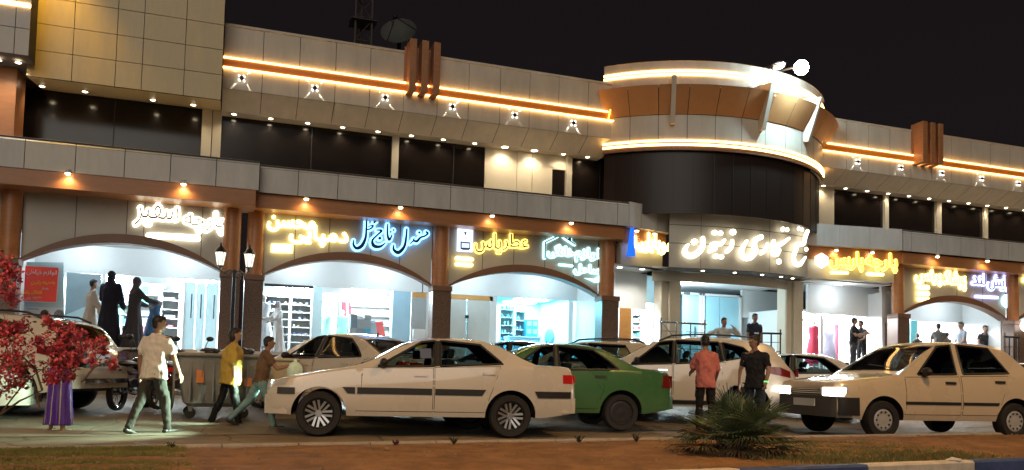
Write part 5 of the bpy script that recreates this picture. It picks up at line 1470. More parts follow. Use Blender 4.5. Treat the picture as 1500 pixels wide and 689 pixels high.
# double lantern
lp = at(339, 500, 18.2); Lz = at(340, 396, 18.2).z
t = thing('lantern_post', 'black post with two glowing lanterns before the twin brown columns', 'street lamp', (lp.x, 18.2, .3))
m = MB(); m.lathe([(.001, 0), (.13, 0), (.13, .08), (.07, .2), (.045, .5), (.035, Lz - .3 - .1), (.05, Lz - .3), (.001, Lz - .28)], 14); obj('pole', m, M_dkmetal, t, True)
for sx in (-1, 1):
    zz = Lz - .3; dx = .29 * sx
    m = MB(); m.tube([(0, 0, zz - .06), (dx * .35, 0, zz + .0), (dx * .75, 0, zz - .07), (dx, 0, zz - .01), (dx, 0, zz + .08)], .018, 8); m.tube([(dx * .2, 0, zz - .03), (dx * .4, 0, zz - .12), (dx * .7, 0, zz - .07)], .013, 6); obj('arm', m, M_dkmetal, t, True)
    L = thing_part('lantern', t)
    m = MB(); m.lathe([(.06, zz + .07), (.065, zz + .10), (.11, zz + .36), (.001, zz + .361)], 6, Matrix.Translation((dx, 0, 0))); obj('lamp_glass', m, emis('lantern_glass', (1, .92, .76), 1.7), L)
    m = MB(); m.lathe([(.03, zz + .05), (.075, zz + .07), (.07, zz + .09)], 6, Matrix.Translation((dx, 0, 0))); m.lathe([(.135, zz + .36), (.12, zz + .385), (.06, zz + .46), (.025, zz + .5), (.02, zz + .56), (.001, zz + .57)], 12, Matrix.Translation((dx, 0, 0)))
    for k in range(6):
        a = 2 * pi * k / 6; m.tube([(dx + .067 * cos(a), .067 * sin(a), zz + .09), (dx + .113 * cos(a), .113 * sin(a), zz + .36)], .007, 5)
    obj('lantern_cage', m, M_dkmetal, L)
    point('lamp_light', (dx, -.16, zz + .24), 8, (1, .85, .6), t, .06)

# railings at the entrance
def railing(name, label, A, Bp, h, mt, brace=True, bars=4):
    t = thing(name, label, 'railing', A)
    d = Bp - A; n = 3
    for k in range(n + 1):
        q = d * (k / n); m = MB(); m.cyl(q, q + Vector((0, 0, h + (.12 if k in (0, n) else 0))), .022, n=10); obj('post', m, mt, t, True)
    m = MB(); m.cyl(Vector((-.04, 0, h)), d + Vector((.04, 0, h)), .03, n=10); obj('handrail', m, mt, t, True)
    for k in range(bars):
        z = h * (k + .8) / (bars + .8); m = MB(); m.cyl(Vector((0, 0, z)), d + Vector((0, 0, z)), .009, n=8); obj('rail_bar', m, mt, t, True)
    if brace: m = MB(); m.cyl(Vector((0, 0, h)), d * .72 + Vector((0, 0, h * .10)), .016, n=8); obj('brace', m, mt, t, True)
    return t
A = at(968, 520, 19.32); Bq = at(1032, 520, 19.32)
railing('railing', 'steel railing with a diagonal brace on the ledge left of the entrance', Vector((A.x, 19.32, ZF)), Vector((Bq.x, 19.32, ZF)), at(968, 472, 19.32).z - ZF, M_steel)
A = at(1112, 520, 19.6); Bq = at(1143, 520, 19.6)
railing('railing', 'dark low railing right of the man in the dark shirt', Vector((A.x, 19.9, ZF)), Vector((Bq.x, 19.6, ZF)), at(1143, 489, 19.6).z - ZF, M_dkmetal, False, 3)
A = at(1476, 520, 19.2); Bq = at(1496, 520, 19.2)
railing('railing', 'dark railing on the ledge at the right edge', Vector((A.x, 19.3, ZF)), Vector((Bq.x, 19.3, ZF)), at(1478, 494, 19.3).z - ZF, M_dkmetal, False, 3)

# roof: lattice mast far behind and a mesh dish
mx0, mx1 = at(519, 40, 45), at(543, 40, 45); ww = mx1.x - mx0.x
t = thing('lattice_mast', 'dim lattice telecom mast rising behind the roof', 'mast', (mx0.x + ww / 2, 45, 0))
mm = mat('mast_steel', (.075, .055, .048), .7, .1)
legs = [(-ww / 2, -ww / 2), (ww / 2, -ww / 2), (0, ww / 2)]
for a, b in legs: m = MB(); m.cyl((a, b, 0), (a, b, 34), .07, n=8); obj('leg', m, mm, t, True)
m = MB()
for k in range(28):
    z = 1.0 + k * 1.2
    for (a, b), (c, d) in zip(legs, legs[1:] + legs[:1]):
        m.cyl((a, b, z), (c, d, z), .028, n=6); m.cyl((a, b, z), (c, d, z + 1.2), .022, n=6)
obj('lattice', m, mm, t)
m = MB()
for k in range(12): a0 = 2 * pi * k / 12; m.cyl((.75 * cos(a0), .75 * sin(a0), 20.2), (.75 * cos(a0 + .53), .75 * sin(a0 + .53), 20.2), .03, n=6)
m.box(-.7, .7, -.7, .7, 20.1, 20.14); obj('platform', m, mm, t)
dp = at(586, 55, 24.5); rad = 26 / 1500 * 1500 / pxs(25.5)
t = thing('satellite_dish', 'large grey mesh satellite dish on the roof behind the brown fins', 'satellite dish', (dp.x, 24.5, 8.8))
Md = Matrix.Translation((0, 0, dp.z - 8.8)) @ Matrix.Rotation(R(-25), 4, 'Z') @ Matrix.Rotation(R(62), 4, 'X')
m = MB(); m.lathe([(.001, 0), (rad * .3, .02), (rad * .6, .09), (rad * .85, .18), (rad, .26), (rad * 1.01, .24), (rad * .6, .06), (.001, -.03)], 32, Md); obj('dish', m, mat('dish_mesh', (.085, .085, .075), .7, noise=.08), t, True)
m = MB(); m.cyl((0, .3, 0), (0, .1, dp.z - 8.8), .06); obj('mast_pipe', m, M_dkmetal, t, True)
m = MB(); f = Md @ Vector((0, 0, .75)); 
for k in range(3): a = 2 * pi * k / 3; m.cyl(Md @ Vector((rad * cos(a), rad * sin(a), .26)), f, .015, n=6)
m.ball(f, .07); obj('feed_horn', m, M_dkmetal, t, True)

# ------------------------------------------------------------------ plants
M_bract = mat('bougainvillea_bract', (.62, .085, .115), .6, noise=.35, nscale=9)
M_leaf = mat('green_leaf', (.045, .075, .02), .55, noise=.4, nscale=12)
M_twig = mat('twig', (.10, .065, .045), .8, noise=.3, nscale=30)
rnd = random.Random(3)
base = Vector((at(-22, 640, 9.05).x, 9.05, .1))
t = thing('bougainvillea', 'bougainvillea shrub with red bracts leaning in from the left edge', 'shrub', base)
CL = [(8, 388, 17, 9.2), (20, 404, 13, 9.3), (6, 418, 18, 9.1), (18, 438, 14, 9.2), 
      (12, 490, 26, 9.3), (34, 478, 14, 9.4), (24, 515, 26, 9.3), (8, 540, 24, 9.2), (38, 540, 18, 9.4), (10, 570, 14, 9.3), (28, 560, 12, 9.3),
      (58, 500, 12, 9.4), (80, 500, 20, 9.5), (100, 488, 18, 9.5), (118, 502, 20, 9.5), (92, 520, 22, 9.5), (75, 536, 16, 9.5), (108, 530, 16, 9.5), (70, 470, 9, 9.5), (78, 477, 10, 9.5),
      (140, 508, 14, 9.5), (150, 502, 9, 9.5), (136, 528, 10, 9.5), (163, 530, 8, 9.5), (167, 537, 6, 9.5), (90, 548, 16, 9.5), (75, 556, 12, 9.5), (104, 552, 8, 9.5), (153, 515, 6, 9.5)]
def bract_cluster(m, ml, c, r, n):
    for _ in range(n):
        d = Vector((rnd.gauss(0, 1), rnd.gauss(0, 1), rnd.gauss(0, 1))); q = c + d.normalized() * r * rnd.random() ** .45
        ax = Vector((rnd.gauss(0, 1), rnd.gauss(0, 1), rnd.gauss(0, 1))).normalized(); s_ = rnd.uniform(.019, .033)
        a = ax.cross(Vector((0, 0, 1)) if abs(ax.z) < .9 else Vector((1, 0, 0))).normalized(); b = ax.cross(a)
        for k in range(3):
            th = 2 * pi * k / 3; u = a * cos(th) + b * sin(th); w = ax.cross(u)
            m.add([q, q + u * s_ * .7 + w * s_ * .48 + ax * s_ * .45, q + u * s_ * 1.35 + ax * s_ * .75, q + u * s_ * .7 - w * s_ * .48 + ax * s_ * .45], [(0, 1, 2), (0, 2, 3)])
        if rnd.random() < .16:
            u = a; w = b; q2 = q + d.normalized() * .03
            ml.add([q2, q2 + u * .03 + w * .012, q2 + u * .055, q2 + u * .03 - w * .012], [(0, 1, 2), (0, 2, 3)])
ml = MB(); mt_ = MB()
for px_, py_, r_, Y_ in CL:
    c = at(px_, py_, Y_); rr = .82 * r_ / pxs(Y_ * .96 + .6)
    m = MB(); bract_cluster(m, ml, c - base, rr, int(18 + 2300 * rr * rr))
    obj('blossom', m, M_bract, t)
    if CL.index((px_, py_, r_, Y_)) not in (0, 4, 10, 15):
        q = min((at(*e[:2], e[3]) for e in CL if (e[0], e[1]) != (px_, py_)), key=lambda z: (z - c).length); mt_.tube([q - base, (q + c) / 2 - base + Vector((0, 0, -.02)), c - base], [.004, .0035, .002], 5)
    else:
      mid = (base * .45 + c * .55) + Vector((rnd.uniform(-.12, .05), rnd.uniform(-.1, .1), .16))
      mt_.tube([Vector((0, 0, 0)), (base * .75 + c * .25 + Vector((rnd.uniform(-.1, .1), 0, .1))) - base, mid - base, c - base + Vector((rnd.uniform(-.03, .03), 0, -.02))], [.012, .009, .006, .003], 6)
    for _ in range(3):
        d = Vector((rnd.gauss(.3, 1), rnd.gauss(0, .6), rnd.gauss(0, 1))).normalized() * rr * 1.3
        mt_.tube([c - base, c - base + d * .6 + Vector((0, 0, .02)), c - base + d], .0025, 4)
for A_, B_, C_ in (((-5, 612), (28, 588), (62, 572)), ((62, 572), (52, 540), (30, 520)), ((58, 600), (50, 560), (24, 540)), ((120, 560), (138, 538), (165, 528))):
    mt_.tube([at(*A_, 9.35) - base, at(*B_, 9.4) - base, at(*C_, 9.45) - base], [.012, .011, .006], 6)
obj('branch', mt_, M_twig, t, True); obj('leaf', ml, M_leaf, t)['kind'] = 'stuff'

def fan_palm(px, py, label):
    p0 = gp(px, py, .1); t = thing('fan_palm', label, 'palm', p0)
    r_ = random.Random(11); M_f = mat('palm_green', (.095, .130, .058), .5, noise=.35, nscale=14); M_fd = mat('palm_dry', (.16, .105, .045), .75, noise=.35, nscale=14)
    m = MB(); m.lathe([(.001, -.05), (.11, -.05), (.12, .1), (.09, .22), (.001, .26)], 14)
    for k in range(40): a = r_.uniform(0, 6.28); z = r_.uniform(0, .22); m.tube([(.09 * cos(a), .09 * sin(a), z), (.17 * cos(a), .17 * sin(a), z + .06)], [.018, .006], 5)
    obj('trunk', m, mat('palm_trunk', (.07, .05, .035), .9, noise=.4, nscale=30), t, True)
    def frond(az, el, pl, br, dry, droop):
        d = Vector((cos(az) * cos(el), sin(az) * cos(el), sin(el))); side = Vector((-sin(az), cos(az), 0)); up = side.cross(d) * -1
        if up.z < 0 and el < 1.3: up = -up
        h = Vector((0, 0, .16)) + d * pl + Vector((0, 0, -droop * .3 * pl))
        m = MB(); m.tube([(0, 0, .14), Vector((0, 0, .15)) + d * pl * .5, h], [.010, .008, .006], 5)
        nL = 24; span = R(165)
        for k in range(nL):
            th = -span / 2 + span * k / (nL - 1) + r_.uniform(-.03, .03)
            dir_ = (d * cos(th) + side * sin(th) + up * (.10 + .12 * abs(sin(th)))).normalized()
            L = br * (1 - .25 * abs(th) / (span / 2)) * r_.uniform(.85, 1.08); w = .0085
            wv = (side * cos(th) - d * sin(th)).normalized() * w
            P = [h, h + dir_ * L * .45 + Vector((0, 0, -droop * .02)), h + dir_ * L * .8 + Vector((0, 0, -droop * .07 - .008)), h + dir_ * L + Vector((0, 0, -droop * .16 - .02))]
            wd = [.45, 1, .6, .06]; f = up * .006
            m.grid([[P[i] - wv * wd[i] for i in range(4)], [P[i] - f for i in range(4)], [P[i] + wv * wd[i] for i in range(4)]])
        obj('frond', m, M_fd if dry else M_f, t)
    for k in range(22): frond(r_.uniform(0, 6.28), R(r_.uniform(22, 85)), r_.uniform(.20, .42), r_.uniform(.30, .44), False, r_.uniform(0, .4))
    for k in range(16): frond(2 * pi * k / 16 + r_.uniform(-.15, .15), R(r_.uniform(2, 25)), r_.uniform(.22, .38), r_.uniform(.26, .40), k % 4 == 0, r_.uniform(.4, 1))
    for k in range(12): frond(2 * pi * k / 12 + r_.uniform(-.2, .2), R(r_.uniform(-18, 5)), r_.uniform(.2, .34), r_.uniform(.22, .36), k % 2 == 0, r_.uniform(.6, 1.2))
    t.scale = (1.28, 1.28, .86)
    return t
fan_palm(1077, 667, 'low fan palm with dry lower fronds growing in the median')

M_grass = mat('grass_blade', (.22, .205, .06), .85, noise=.4, nscale=3)
def grass(label, pts, n, hmin, hmax, seed, keep=lambda f: True):
    r_ = random.Random(seed); m = MB()
    us = [((gp(a, b, .12) - KF).dot(KD), (gp(a, b, .12) - KF).dot(KN)) for a, b in pts]
    u0, u1 = min(u for u, v in us), max(u for u, v in us); v0, v1 = min(v for u, v in us), max(v for u, v in us); v0 = max(v0, -W_med + .2); v1 = min(v1, -.2)
    k = 0
    while k < n:
        u, v = r_.uniform(u0, u1), r_.uniform(v0, v1); e = min(u - u0, u1 - u) / (.35 + .5 * abs(sin(v * 7)))
        k += 1
        if r_.random() > e + .04: continue
        if sin(u * 5.1 + 1.3 * v) * sin(v * 6.3 - u) < -.45 and r_.random() < .45: continue
        p = kp(u, v, .085); a = r_.uniform(0, 6.28); h = r_.uniform(hmin, hmax); d = Vector((cos(a), sin(a), 0)) * h * r_.uniform(.2, .8); w = Vector((-sin(a), cos(a), 0)) * .0022
        m.add([p - w, p + w, p + d * .4 + Vector((0, 0, h * .75)), p + d + Vector((0, 0, h))], [(0, 1, 2), (0, 2, 3)] if False else [(0, 1, 2, 3)])
    o = obj('grass', m, M_grass); o['kind'] = 'stuff'; o['label'] = label
grass('dull green grass covering the left end of the median', [(-60, 660), (275, 660), (275, 689), (-60, 689), (-60, 700)], 52000, .03, .07, 1)
grass('sparse grass right of the fan palm in the median', [(1120, 648), (1290, 648), (1290, 676), (1120, 676)], 12000, .03, .08, 2)
def weed(px, py, label, cm, s=1):
    p = gp(px, py, .1); r_ = random.Random(px); m = MB()
    for k in range(26):
        a = r_.uniform(0, 6.28); h = r_.uniform(.05, .13) * s; d = Vector((cos(a), sin(a), 0)) * h * r_.uniform(.4, 1.1); w = Vector((-sin(a), cos(a), 0)) * .007
        m.add([Vector((0, 0, 0)) - w * .4, Vector((0, 0, 0)) + w * .4, d * .6 + w + Vector((0, 0, h * .7)), d + Vector((0, 0, h * .8)), d * .6 - w + Vector((0, 0, h * .7))], [(0, 1, 2, 3, 4)])
    o = obj('weed', m, cm); o.location = p; tag(o, label, 'weed', 'weeds along the far kerb')
M_wd = mat('weed_leaf', (.05, .045, .02), .8, noise=.3, nscale=20)
weed(665, 652, 'brown weed tuft at the far kerb below the white saloon', M_wd); weed(848, 650, 'wide dry weed tuft at the far kerb under the saloon tail', M_wd, 1.1); weed(932, 648, 'dark weed tuft at the far kerb left of the fan palm', M_wd, 1.2)
weed(580, 654, 'low purplish weed at the far kerb below the door of the white saloon', mat('weed_purple', (.16, .05, .09), .8, noise=.3, nscale=20), .8); weed(250, 659, 'small weed where the grass meets bare soil', M_wd, .8)

r_ = random.Random(21); m = MB()                     # pebbles, dry leaves and grit on the bare soil
for k in range(900):
    u, v = r_.uniform(-9, 13), -r_.uniform(.2, W_med - .2); p = kp(u, v, .092 + .05 * sin(pi * (v + W_med) / W_med)); s_ = r_.uniform(.006, .02) * (2 if r_.random() < .05 else 1)
    a = r_.uniform(0, 6.28)
    m.add([p + Vector((s_ * cos(a + t_) * f, s_ * sin(a + t_) * f, z * s_)) for z, f in ((0, 1), (.55, .7)) for t_ in (0, 1.3, 2.5, 3.6, 4.9)], [(0, 1, 6, 5), (1, 2, 7, 6), (2, 3, 8, 7), (3, 4, 9, 8), (4, 0, 5, 9), (5, 6, 7, 8, 9)])
o = obj('pebbles', m, mat('pebble', (.25, .17, .10), .9, noise=.5, nscale=30)); o['kind'] = 'stuff'; o['label'] = 'pebbles and grit scattered over the bare soil of the median'

# ------------------------------------------------------------------ people
def cap(m, p0, r0, p1, r1, n=12):
    p0, p1 = Vector(p0), Vector(p1); d = p1 - p0; L = d.length
    if L < 1e-5: return m.ball(p0, r0, n)
    t = d / L; ref = Vector((1, 0, 0)) if abs(t.x) < .9 else Vector((0, 1, 0)); a = t.cross(ref).normalized(); b = t.cross(a)
    rows = []
    for k in range(5):
        th = pi / 2 * k / 4; r = max(r0 * sin(th), 1e-4); rows.append((p0 - t * r0 * cos(th), r))
    for k in range(5):
        th = pi / 2 * k / 4; r = max(r1 * cos(th), 1e-4); rows.append((p1 + t * r1 * sin(th), r))
    m.grid([[c + r * (cos(2 * pi * j / n) * a + sin(2 * pi * j / n) * b) for j in range(n)] for c, r in rows], close=True)
    return m
def loft(m, rings, n=20):                           # rings: (centre, rx, ry, axis_x, axis_y)
    rows = [[c + ax * rx * cos(2 * pi * j / n) + ay * ry * sin(2 * pi * j / n) for j in range(n)] for c, rx, ry, ax, ay in rings]
    b = len(m.v); m.grid(rows, close=True)
    m.add(rows[0], [tuple(range(n))]); m.add(rows[-1], [tuple(range(n))])
    return m
from mathutils import noise as _noise
def fused(name, m, mt, parent, vox, smooth=3, fold=0, fz=1.0):
    me = bpy.data.meshes.new(name); me.from_pydata([p[:] for p in m.v], [], m.f); me.update()
    o = bpy.data.objects.new(name, me); COL.objects.link(o)
    bm = bmesh.new(); bm.from_mesh(me); bmesh.ops.remove_doubles(bm, verts=bm.verts, dist=1e-6); bmesh.ops.recalc_face_normals(bm, faces=bm.faces); bm.to_mesh(me); bm.free()
    md = o.modifiers.new('remesh', 'REMESH'); md.mode = 'VOXEL'; md.voxel_size = vox; md.use_smooth_shade = True
    if smooth: s_ = o.modifiers.new('smooth', 'SMOOTH'); s_.factor = .5; s_.iterations = smooth
    ev = bpy.data.meshes.new_from_object(o.evaluated_get(bpy.context.evaluated_depsgraph_get()))
    bpy.data.objects.remove(o); bpy.data.meshes.remove(me)
    ev.name = name; ev.materials.clear(); ev.materials.append(mt)
    if fold:
        sd_ = Vector((random.random() * 50, 0, 0)); nr = [v.normal.copy() for v in ev.vertices]
        for v, nn in zip(ev.vertices, nr):
            q = v.co; v.co = q + nn * fold * (_noise.noise(Vector((q.x * 9, q.y * 9, q.z * 9 * fz)) + sd_) + .5 * _noise.noise(Vector((q.x * 22, q.y * 22, q.z * 20 * fz)) + sd_))
    for p in ev.polygons: p.use_smooth = True
    return link(bpy.data.objects.new(name, ev), parent)

def cloth(name, col, rough=.85, n=.10): return mat('cloth_' + name, col, rough, noise=n, nscale=5, bump=.35, bscale=14, spec=.2)
SK = mat('skin', (.26, .135, .085), .55, noise=.06, nscale=6); SKL = mat('skin_light', (.36, .21, .14), .55, noise=.06, nscale=6)
HAIR = mat('hair_black', (.010, .008, .007), .6, noise=.3, nscale=40)
SHOE = mat('shoe_dark', (.02, .016, .013), .5); SHOE_T = mat('sandal_tan', (.22, .13, .07), .6)
EYE_W = mat('eye_white', (.7, .68, .64), .3); EYE_D = mat('eye_dark', (.01, .008, .006), .2)

def person(label, loc, heading, h, pose=None, top=None, bottom=None, robe=None, scarf=None, skin=SK, hair=HAIR, shoes=SHOE, longhair=False, sleeve=.55, hem=.47, near=True, group=None, name='person', build=1.0, bald=False, loose=.012, cat=None):
    P = dict(hl=0, hr=0, kl=3, kr=3, al=4, ar=4, bl=9, br=9, el=12, er=12, lean=2, yaw=0, tilt=0); P.update(pose or {})
    t = thing(name, label, cat or 'person', loc, heading, group)
    vox = .0105 if near else .016; X_, Y_, Z_ = Vector((1, 0, 0)), Vector((0, 1, 0)), Vector((0, 0, 1))
    W = build
    legs = {}; low = 0
    for s, sg in (('l', 1), ('r', -1)):
        a = R(P['h' + s]); k = R(P['k' + s]); sp = R(P.get('s' + s, 2.5))
        hip = Vector((0, sg * .052 * h, 0)); knee = hip + .245 * h * Vector((sin(a) * cos(sp), sg * sin(sp), -cos(a) * cos(sp)))
        b = a - k; ank = knee + .245 * h * Vector((sin(b), 0, -cos(b))); legs[s] = [hip, knee, ank, b]; low = min(low, ank.z)
    pz = -low + .04 * h
    for s in legs: legs[s] = [q + Z_ * pz for q in legs[s][:3]] + [legs[s][3]]
    pel = Vector((0, 0, pz)); ln = R(P['lean']); up = Vector((sin(ln), 0, cos(ln))); fw = Vector((cos(ln), 0, -sin(ln)))
    tw = R(P.get('twist', 0)); sy = Vector((-sin(tw), cos(tw), 0)); fx = (fw * cos(tw) + Y_ * sin(tw)).normalized()
    T = lambda f: pel + up * (f - .515) * h
    sh = {'l': T(.795) + sy * .098 * h * W, 'r': T(.795) - sy * .098 * h * W}
    arms = {}
    for s, sg in (('l', 1), ('r', -1)):
        if P.get('arm_' + s):
            e, w = P['arm_' + s]; el = sh[s] + Vector(e) * h; wr = el + Vector(w) * h
        else:
            a = R(P['a' + s]); b = R(P['b' + s]); e = R(P['e' + s])
            el = sh[s] + .165 * h * (fx * sin(a) * cos(b) + sy * sg * sin(b) + Z_ * -cos(a) * cos(b))
            wr = el + .145 * h * (fx * sin(a + e) + sy * sg * (sin(b) * .3 - P.get('in', .08)) + Z_ * -cos(a + e)).normalized()
        arms[s] = (sh[s], el, wr)
    nk = T(.845); hy = R(P['yaw']); hx = Vector((cos(hy), sin(hy), 0)); hs = Vector((-sin(hy), cos(hy), 0))
    ti = R(P['tilt']); hc = nk + up * .048 * h + Z_ * .045 * h + hx * (.012 + .05 * sin(ti)) * h
    hd = (hx * cos(ti) - Z_ * sin(ti)).normalized(); hu = hs.cross(hd) * -1
    if hu.z < 0: hu = -hu
    HM = Matrix((hd, hs, hu)).transposed()
    # --- body
    m = MB()
    loft(m, [(T(.455), .05 * h, .06 * h, fx, sy), (T(.50), .066 * h, .092 * h * W, fx, sy), (T(.60), .058 * h, .078 * h * W, fx, sy), (T(.70), .066 * h, .092 * h * W, fx, sy), (T(.77), .062 * h, .10 * h * W, fx, sy), (T(.815), .045 * h, .085 * h * W, fx, sy), (T(.84), .032 * h, .036 * h, fx, sy)])
    cap(m, T(.82), .033 * h, hc - Z_ * .03 * h, .030 * h)
    m.ball(hc, (.055 * h, .043 * h, .062 * h), 16, 0, HM)
    m.ball(hc + hd * .018 * h - hu * .032 * h, (.036 * h, .033 * h, .036 * h), 12, 0, HM)
    cap(m, hc + hd * .050 * h + hu * .004 * h, .006 * h, hc + hd * .062 * h - hu * .012 * h, .0085 * h, 8)
    for sg in (1, -1): m.ball(hc + hs * sg * .044 * h - hd * .004 * h - hu * .006 * h, (.010 * h, .006 * h, .017 * h), 8, 0, HM)
    for s in legs:
        hip, kn, an, b = legs[s]
        cap(m, hip, .047 * h, kn, .031 * h); cap(m, kn, .031 * h, an, .020 * h)
        ft = Vector((cos(max(b, -.5) * .5), 0, 0)).normalized(); pit = max(-.1, min(.7, -b)) if an.z > .05 * h else 0
        toe = an + Vector((.095 * h * cos(pit), 0, -.02 * h - .095 * h * sin(pit))); cap(m, an - Vector((.022 * h, 0, .017 * h)), .020 * h, toe, .014 * h)
        legs[s].append(toe)
    for s, sg in (('l', 1), ('r', -1)):
        a, e, w = arms[s]
        cap(m, a, .031 * h, e, .023 * h); cap(m, e, .024 * h, w, .0155 * h)
        d = (w - e).normalized(); pn = (sy * -sg - d * (sy * -sg).dot(d)).normalized(); wv = d.cross(pn).normalized()
        if wv.dot(fx) < 0: wv = -wv
        for q in (-.011, 0, .011): cap(m, w + wv * q * .7 * h, .0105 * h, w + d * .045 * h + wv * q * 1.25 * h, .0095 * h, 8)
        for q, L in ((-.0165, .038), (-.0055, .046), (.0055, .048), (.0165, .042)):
            f0 = w + d * .048 * h + wv * q * h; f1 = f0 + (d * .93 + pn * .3).normalized() * L * .5 * h; f2 = f1 + (d * .7 + pn * .7).normalized() * L * .5 * h
            cap(m, f0, .0056 * h, f1, .0052 * h, 8); cap(m, f1, .0052 * h, f2, .0044 * h, 8)
        b0 = w + d * .016 * h + wv * .012 * h; b1 = b0 + (d * .6 + wv * .75 + pn * .3).normalized() * .026 * h; b2 = b1 + (d * .9 + wv * .25 + pn * .3).normalized() * .020 * h
        cap(m, b0, .0075 * h, b1, .0062 * h, 8); cap(m, b1, .0062 * h, b2, .005 * h, 8)
    fused('body', m, skin, t, vox * .85, 2)
    if near:
        for sg in (1, -1):
            q = hc + hd * .0475 * h + hs * sg * .0175 * h + hu * .006 * h
            m = MB(); m.ball(q, (.006 * h, .009 * h, .0055 * h), 10, 0, HM); e_ = obj('eye', m, EYE_W, t, True)
            m = MB(); m.ball(q + hd * .0035 * h, (.0035 * h, .0038 * h, .0038 * h), 8, 0, HM); obj('iris', m, EYE_D, e_, True)
    # --- hair or scarf
    if scarf:
        m = MB(); m.ball(hc - hd * .008 * h + hu * .006 * h, (.060 * h, .052 * h, .068 * h), 16, 0, HM)
        loft(m, [(hc - hu * .03 * h - hd * .012 * h, .05 * h, .05 * h, hd, hs), (T(.86) - fx * .008 * h, .05 * h, .055 * h, fx, sy), (T(.82), .062 * h, .09 * h * W, fx, sy), (T(.75), .075 * h, .11 * h * W, fx, sy), (T(.70), .07 * h, .10 * h * W, fx, sy)])
        fused('headscarf', m, scarf, t, vox, 3)
    elif hair:
        m = MB()
        m.ball(hc - hd * .010 * h + hu * (.016 if not bald else .006) * h, (.054 * h, .0475 * h, .055 * h) if not bald else (.052 * h, .0455 * h, .056 * h), 16, 0, HM)
        m.ball(hc - hd * .022 * h - hu * .012 * h, (.038 * h, .044 * h, .040 * h), 14, 0, HM)
        if not bald: m.ball(hc + hd * .02 * h + hu * .042 * h, (.034 * h, .038 * h, .020 * h), 12, 0, HM)
        if longhair:
            m.ball(hc - hd * .03 * h - hu * .035 * h, (.036 * h, .05 * h, .05 * h), 14, 0, HM); m.ball(hc - hd * .05 * h + hu * .0 * h, (.03 * h, .035 * h, .035 * h), 12, 0, HM)
        fused('hair', m, hair, t, vox, 2)
    # --- clothes
    if top:
        g = loose; m = MB()
        rr = [(T(hem), (.072 + g) * h, (.096 + g) * h * W, fx, sy), (T(.53), (.066 + g) * h, (.090 + g) * h * W, fx, sy), (T(.60), (.062 + g) * h, (.084 + g) * h * W, fx, sy), (T(.70), (.066 + g) * h, (.094 + g) * h * W, fx, sy), (T(.77), (.062 + g) * h, (.102 + g * .6) * h * W, fx, sy), (T(.812), (.050 + g * .5) * h, (.094 + g * .4) * h * W, fx, sy), (T(.832), .040 * h, .064 * h * W, fx, sy), (T(.848), (.036) * h, (.042) * h, fx, sy)]
        loft(m, rr, 24)
        for s in ('l', 'r'):
            a, e, w = arms[s]; g2 = .008 * h + loose * .35 * h
            if sleeve <= 1: q = a + (e - a) * sleeve; cap(m, a, .030 * h + g2 * .35, q, .027 * h + g2)
            else: cap(m, a, .030 * h + g2 * .35, e, .024 * h + g2); cap(m, e, .025 * h + g2, e + (w - e) * .92, .018 * h + g2 * .8)
        fused('shirt', m, top, t, vox, 3, .014 * h, .8)
    if bottom:
        m = MB(); loft(m, [(T(.46), .056 * h, .080 * h, fx, sy), (T(.50), .073 * h, .099 * h * W, fx, sy), (T(.56), .066 * h, .089 * h * W, fx, sy), (T(.60), .062 * h, .082 * h * W, fx, sy)])
        for s in legs:
            hip, kn, an = legs[s][:3]; cap(m, hip - Z_ * .01 * h, .054 * h, kn, .041 * h); cap(m, kn, .041 * h, an + Z_ * .012 * h, .032 * h)
        fused('trousers', m, bottom, t, vox, 3, .011 * h, .9)
    if robe:
        rm, zb, zt = robe; m = MB(); n = 40; rows = []
        for k in range(13):
            f = zb + (zt - zb) * k / 12
            if f > .80: rx, ry = .05, .088
            elif f > .70: rx, ry = .078, .112
            elif f > .55: rx, ry = .080, .108
            else: u = (.55 - f) / .55; rx, ry = .080 + (.075 if zt > .7 else .035) * u, .108 + (.062 if zt > .7 else .030) * u
            c = T(f) if f > .5 else Vector((T(.5).x * f / .5, 0, f * h)); am = .10 * max(0, (.6 - f) / .6)
            rows.append([c + fx * rx * h * cos(a) * (1 + am * sin(9 * a + f * 3)) + sy * ry * h * W * sin(a) * (1 + am * sin(11 * a)) for a in [2 * pi * j / n for j in range(n)]])
        m.grid(rows, close=True); m.add(rows[0], [tuple(range(n))]); m.add(rows[-1], [tuple(range(n))])
        if zt > .7:
            for s in ('l', 'r'):
                a, e, w = arms[s]; cap(m, a, .042 * h, e, .042 * h); cap(m, e, .042 * h, e + (w - e) * .9, .036 * h)
        fused('robe' if zt > .7 else 'skirt', m, rm, t, vox, 2, .010 * h, .3)
    if shoes:
        for s in legs:
            hip, kn, an, b, toe = legs[s]; m = MB(); cap(m, an - Vector((.028 * h, 0, .020 * h)), .0235 * h, toe + X_ * .006 * h, .0175 * h)
            lo = min(v.z for v in m.v); m.v = [Vector((v.x, v.y, max(v.z, lo + .012 * h))) for v in m.v]
            obj('shoe', m, shoes, t, True, 60)
    return t, arms, legs, hc

def stand(px, py, Y, z):                            # head-top pixel at depth Y over a floor z -> place and height
    p = at(px, py, Y)
    return Vector((p.x, Y, z)), p.z - z
C_ = cloth
PG = 'people on the paving'
